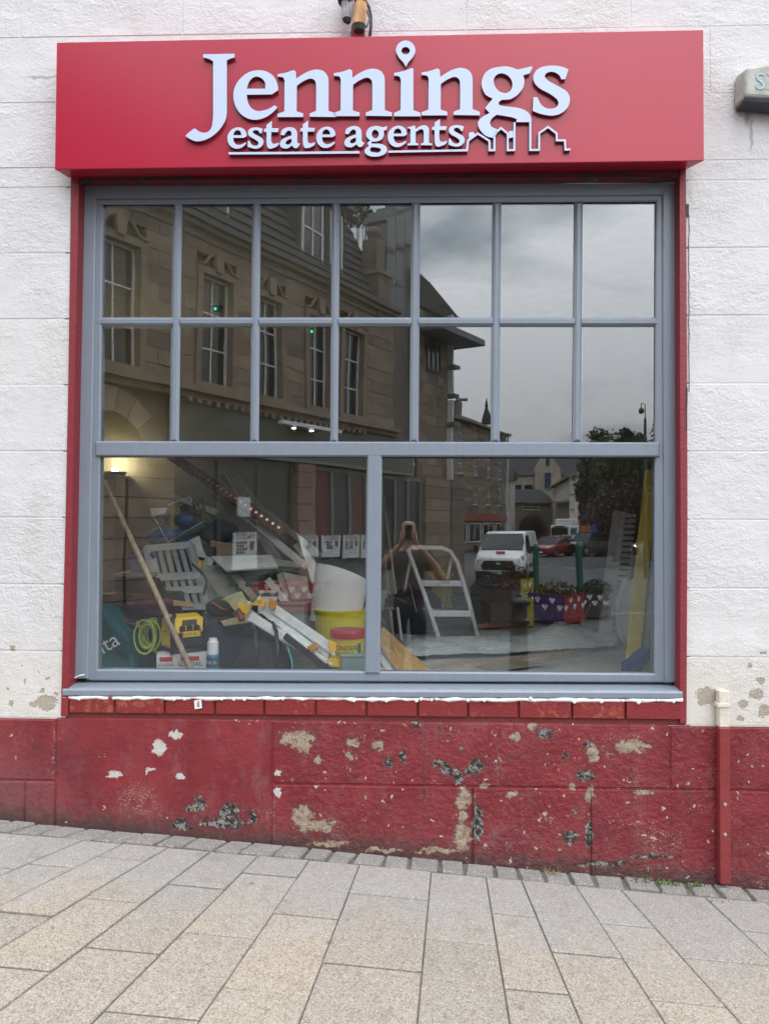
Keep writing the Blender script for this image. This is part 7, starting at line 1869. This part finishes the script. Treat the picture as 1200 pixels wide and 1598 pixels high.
wrx, wry, wrz = .085, .245, 1.655                # wrists under the phone
nodes = [B(0, -.02, .98, (.10, .085)), B(0, -.01, 1.12, (.125, .095)), B(0, .0, 1.30, (.17, .12)), B(0, -.01, 1.44, (.15, .10)), B(0, .0, 1.53, (.062, .066)), B(0, .015, 1.60, (.070, .078)), B(0, .02, 1.68, (.084, .095)), B(0, .012, 1.775, (.088, .102)), B(0, .005, 1.825, (.062, .075)),
         B(.20, -.01, 1.44, .068), B(.36, .05, 1.20, .047), B(.235, .16, 1.40, .043), B(wrx, wry - .01, wrz - .08, .029),
         B(-.20, -.01, 1.44, .068), B(-.40, .05, 1.17, .047), B(-.255, .16, 1.38, .043), B(-wrx, wry - .01, wrz - .08, .029),
         B(.095, -.02, .88, .075), B(.11, .0, .50, .06), B(.115, -.03, .10, .042), B(-.095, -.02, .88, .075), B(-.11, .0, .50, .06), B(-.115, -.03, .10, .042), B(.12, .1, .035, .04), B(-.12, .1, .035, .04)]
edges = [(0, 1), (1, 2), (2, 3), (3, 4), (4, 5), (5, 6), (6, 7), (7, 8), (3, 9), (9, 10), (10, 11), (11, 12), (3, 13), (13, 14), (14, 15), (15, 16), (0, 17), (17, 18), (18, 19), (0, 20), (20, 21), (21, 22), (19, 23), (22, 24)]
skel('body', nodes, edges, skin)
sh = [B(0, -.02, .84, (.172, .135)), B(0, -.02, .93, (.178, .138)), B(0, -.01, 1.12, (.172, .132)), B(0, .0, 1.30, (.188, .14)), B(0, -.01, 1.44, (.165, .115)), B(0, -.005, 1.495, (.088, .088)), B(.205, -.01, 1.44, .088), B(.265, .02, 1.29, .074), B(-.205, -.01, 1.44, .088), B(-.265, .02, 1.29, .074)]
skel('shirt', sh, [(0, 1), (1, 2), (2, 3), (3, 4), (4, 5), (4, 6), (6, 7), (4, 8), (8, 9)], shirt)
tr_ = [B(0, -.02, 1.02, (.168, .130)), B(0, -.02, .97, (.170, .132)), B(.10, -.02, .88, .112), B(.11, .0, .50, .085), B(.115, -.03, .09, .068), B(-.10, -.02, .88, .112), B(-.11, .0, .50, .085), B(-.115, -.03, .09, .068)]
skel('trousers', tr_, [(0, 1), (1, 2), (2, 3), (3, 4), (1, 5), (5, 6), (6, 7)], jeans)
for sx in (-1, 1):
    skel('shoe', [B(sx * .115, -.05, .055, .055), B(sx * .12, .06, .05, .05), B(sx * .125, .17, .04, .04)], [(0, 1), (1, 2)], dk2, sub=1)
    # hands: palm, four curled fingers of unequal length, thumb from the side of the palm
    K = lambda x, y, z: Vector((sx * x, py + y, Z0 + z))
    mb = MB(); w0 = K(wrx, wry - .01, wrz - .085); pc = K(.062, .262, wrz - .03)
    mb.tube([w0, w0.lerp(pc, .4), pc, K(.058, .275, wrz + .015)], [.026, .031, .036, .028], 10)
    for i, (dz, ln) in enumerate(((.035, .9), (.014, 1.0), (-.008, .94), (-.028, .76))):
        k0 = K(.066, .268, wrz + dz - .004); k1 = K(.075 , .268 + .030 * ln, wrz + dz + .006); k2 = K(.060, .268 + .052 * ln, wrz + dz + .008); k3 = K(.036, .270 + .050 * ln, wrz + dz + .006)
        mb.tube([k0, k1, k2, k3], [.0105, .0098, .009, .007], 8); mb.sph(k3, .007, 8, 5)
    a0 = K(.062, .245, wrz + .0); mb.tube([a0, K(.060, .250, wrz + .032), K(.045, .266, wrz + .055)], [.014, .0115, .008], 8); mb.sph(K(.045, .266, wrz + .055), .008, 8, 5)
    mb.build('hand', skin, pt, smooth=True)
    mb = MB(); mb.sph(K(.083, .0, 1.675), .03, 10, 7, (.35, .7, 1.15)); mb.build('ear', skin, pt, smooth=True)
    mb = MB(); mb.sph(K(.031, .095, 1.69), .0135, 10, 7); mb.build('eye', mk('eye_white', (.6, .58, .55), .3), pt, smooth=True)
    mb = MB(); mb.tube([K(.015, .104, 1.712), K(.032, .105, 1.717), K(.05, .093, 1.71)], [.004, .005, .003], 6); mb.build('eyebrow', mk('brow', (.08, .06, .05), .9), pt)
mb = MB(); mb.tube([(0, py + .098, Z0 + 1.70), (0, py + .118, Z0 + 1.665), (0, py + .126, Z0 + 1.648)], [.009, .013, .015], 8); mb.build('nose', skin, pt, smooth=True)
mb = MB(); mb.tube([(-.025, py + .097, Z0 + 1.617), (0, py + .106, Z0 + 1.619), (.025, py + .097, Z0 + 1.617)], [.004, .007, .004], 6); mb.build('mouth', mk('lips', (.30, .12, .10), .6), pt, smooth=True)
# the phone: its lens sits just behind the camera position
ph = thing('phone', 'dark phone held upright in the bald man\'s hands', 'phone', (0, -3.88, 1.50))
mb = MB(); mb.b2((-.037, -3.892, 1.495), (.037, -3.884, 1.655)); mb.build('phone_body', mk('phone_black', (.01, .01, .012), .25), ph, bevel=.003)
mb = MB(); mb.b2((-.03, -3.884, 1.605), (-.002, -3.881, 1.645)); mb.build('lens_plate', mk('phone_dark', (.02, .02, .022), .3), ph)
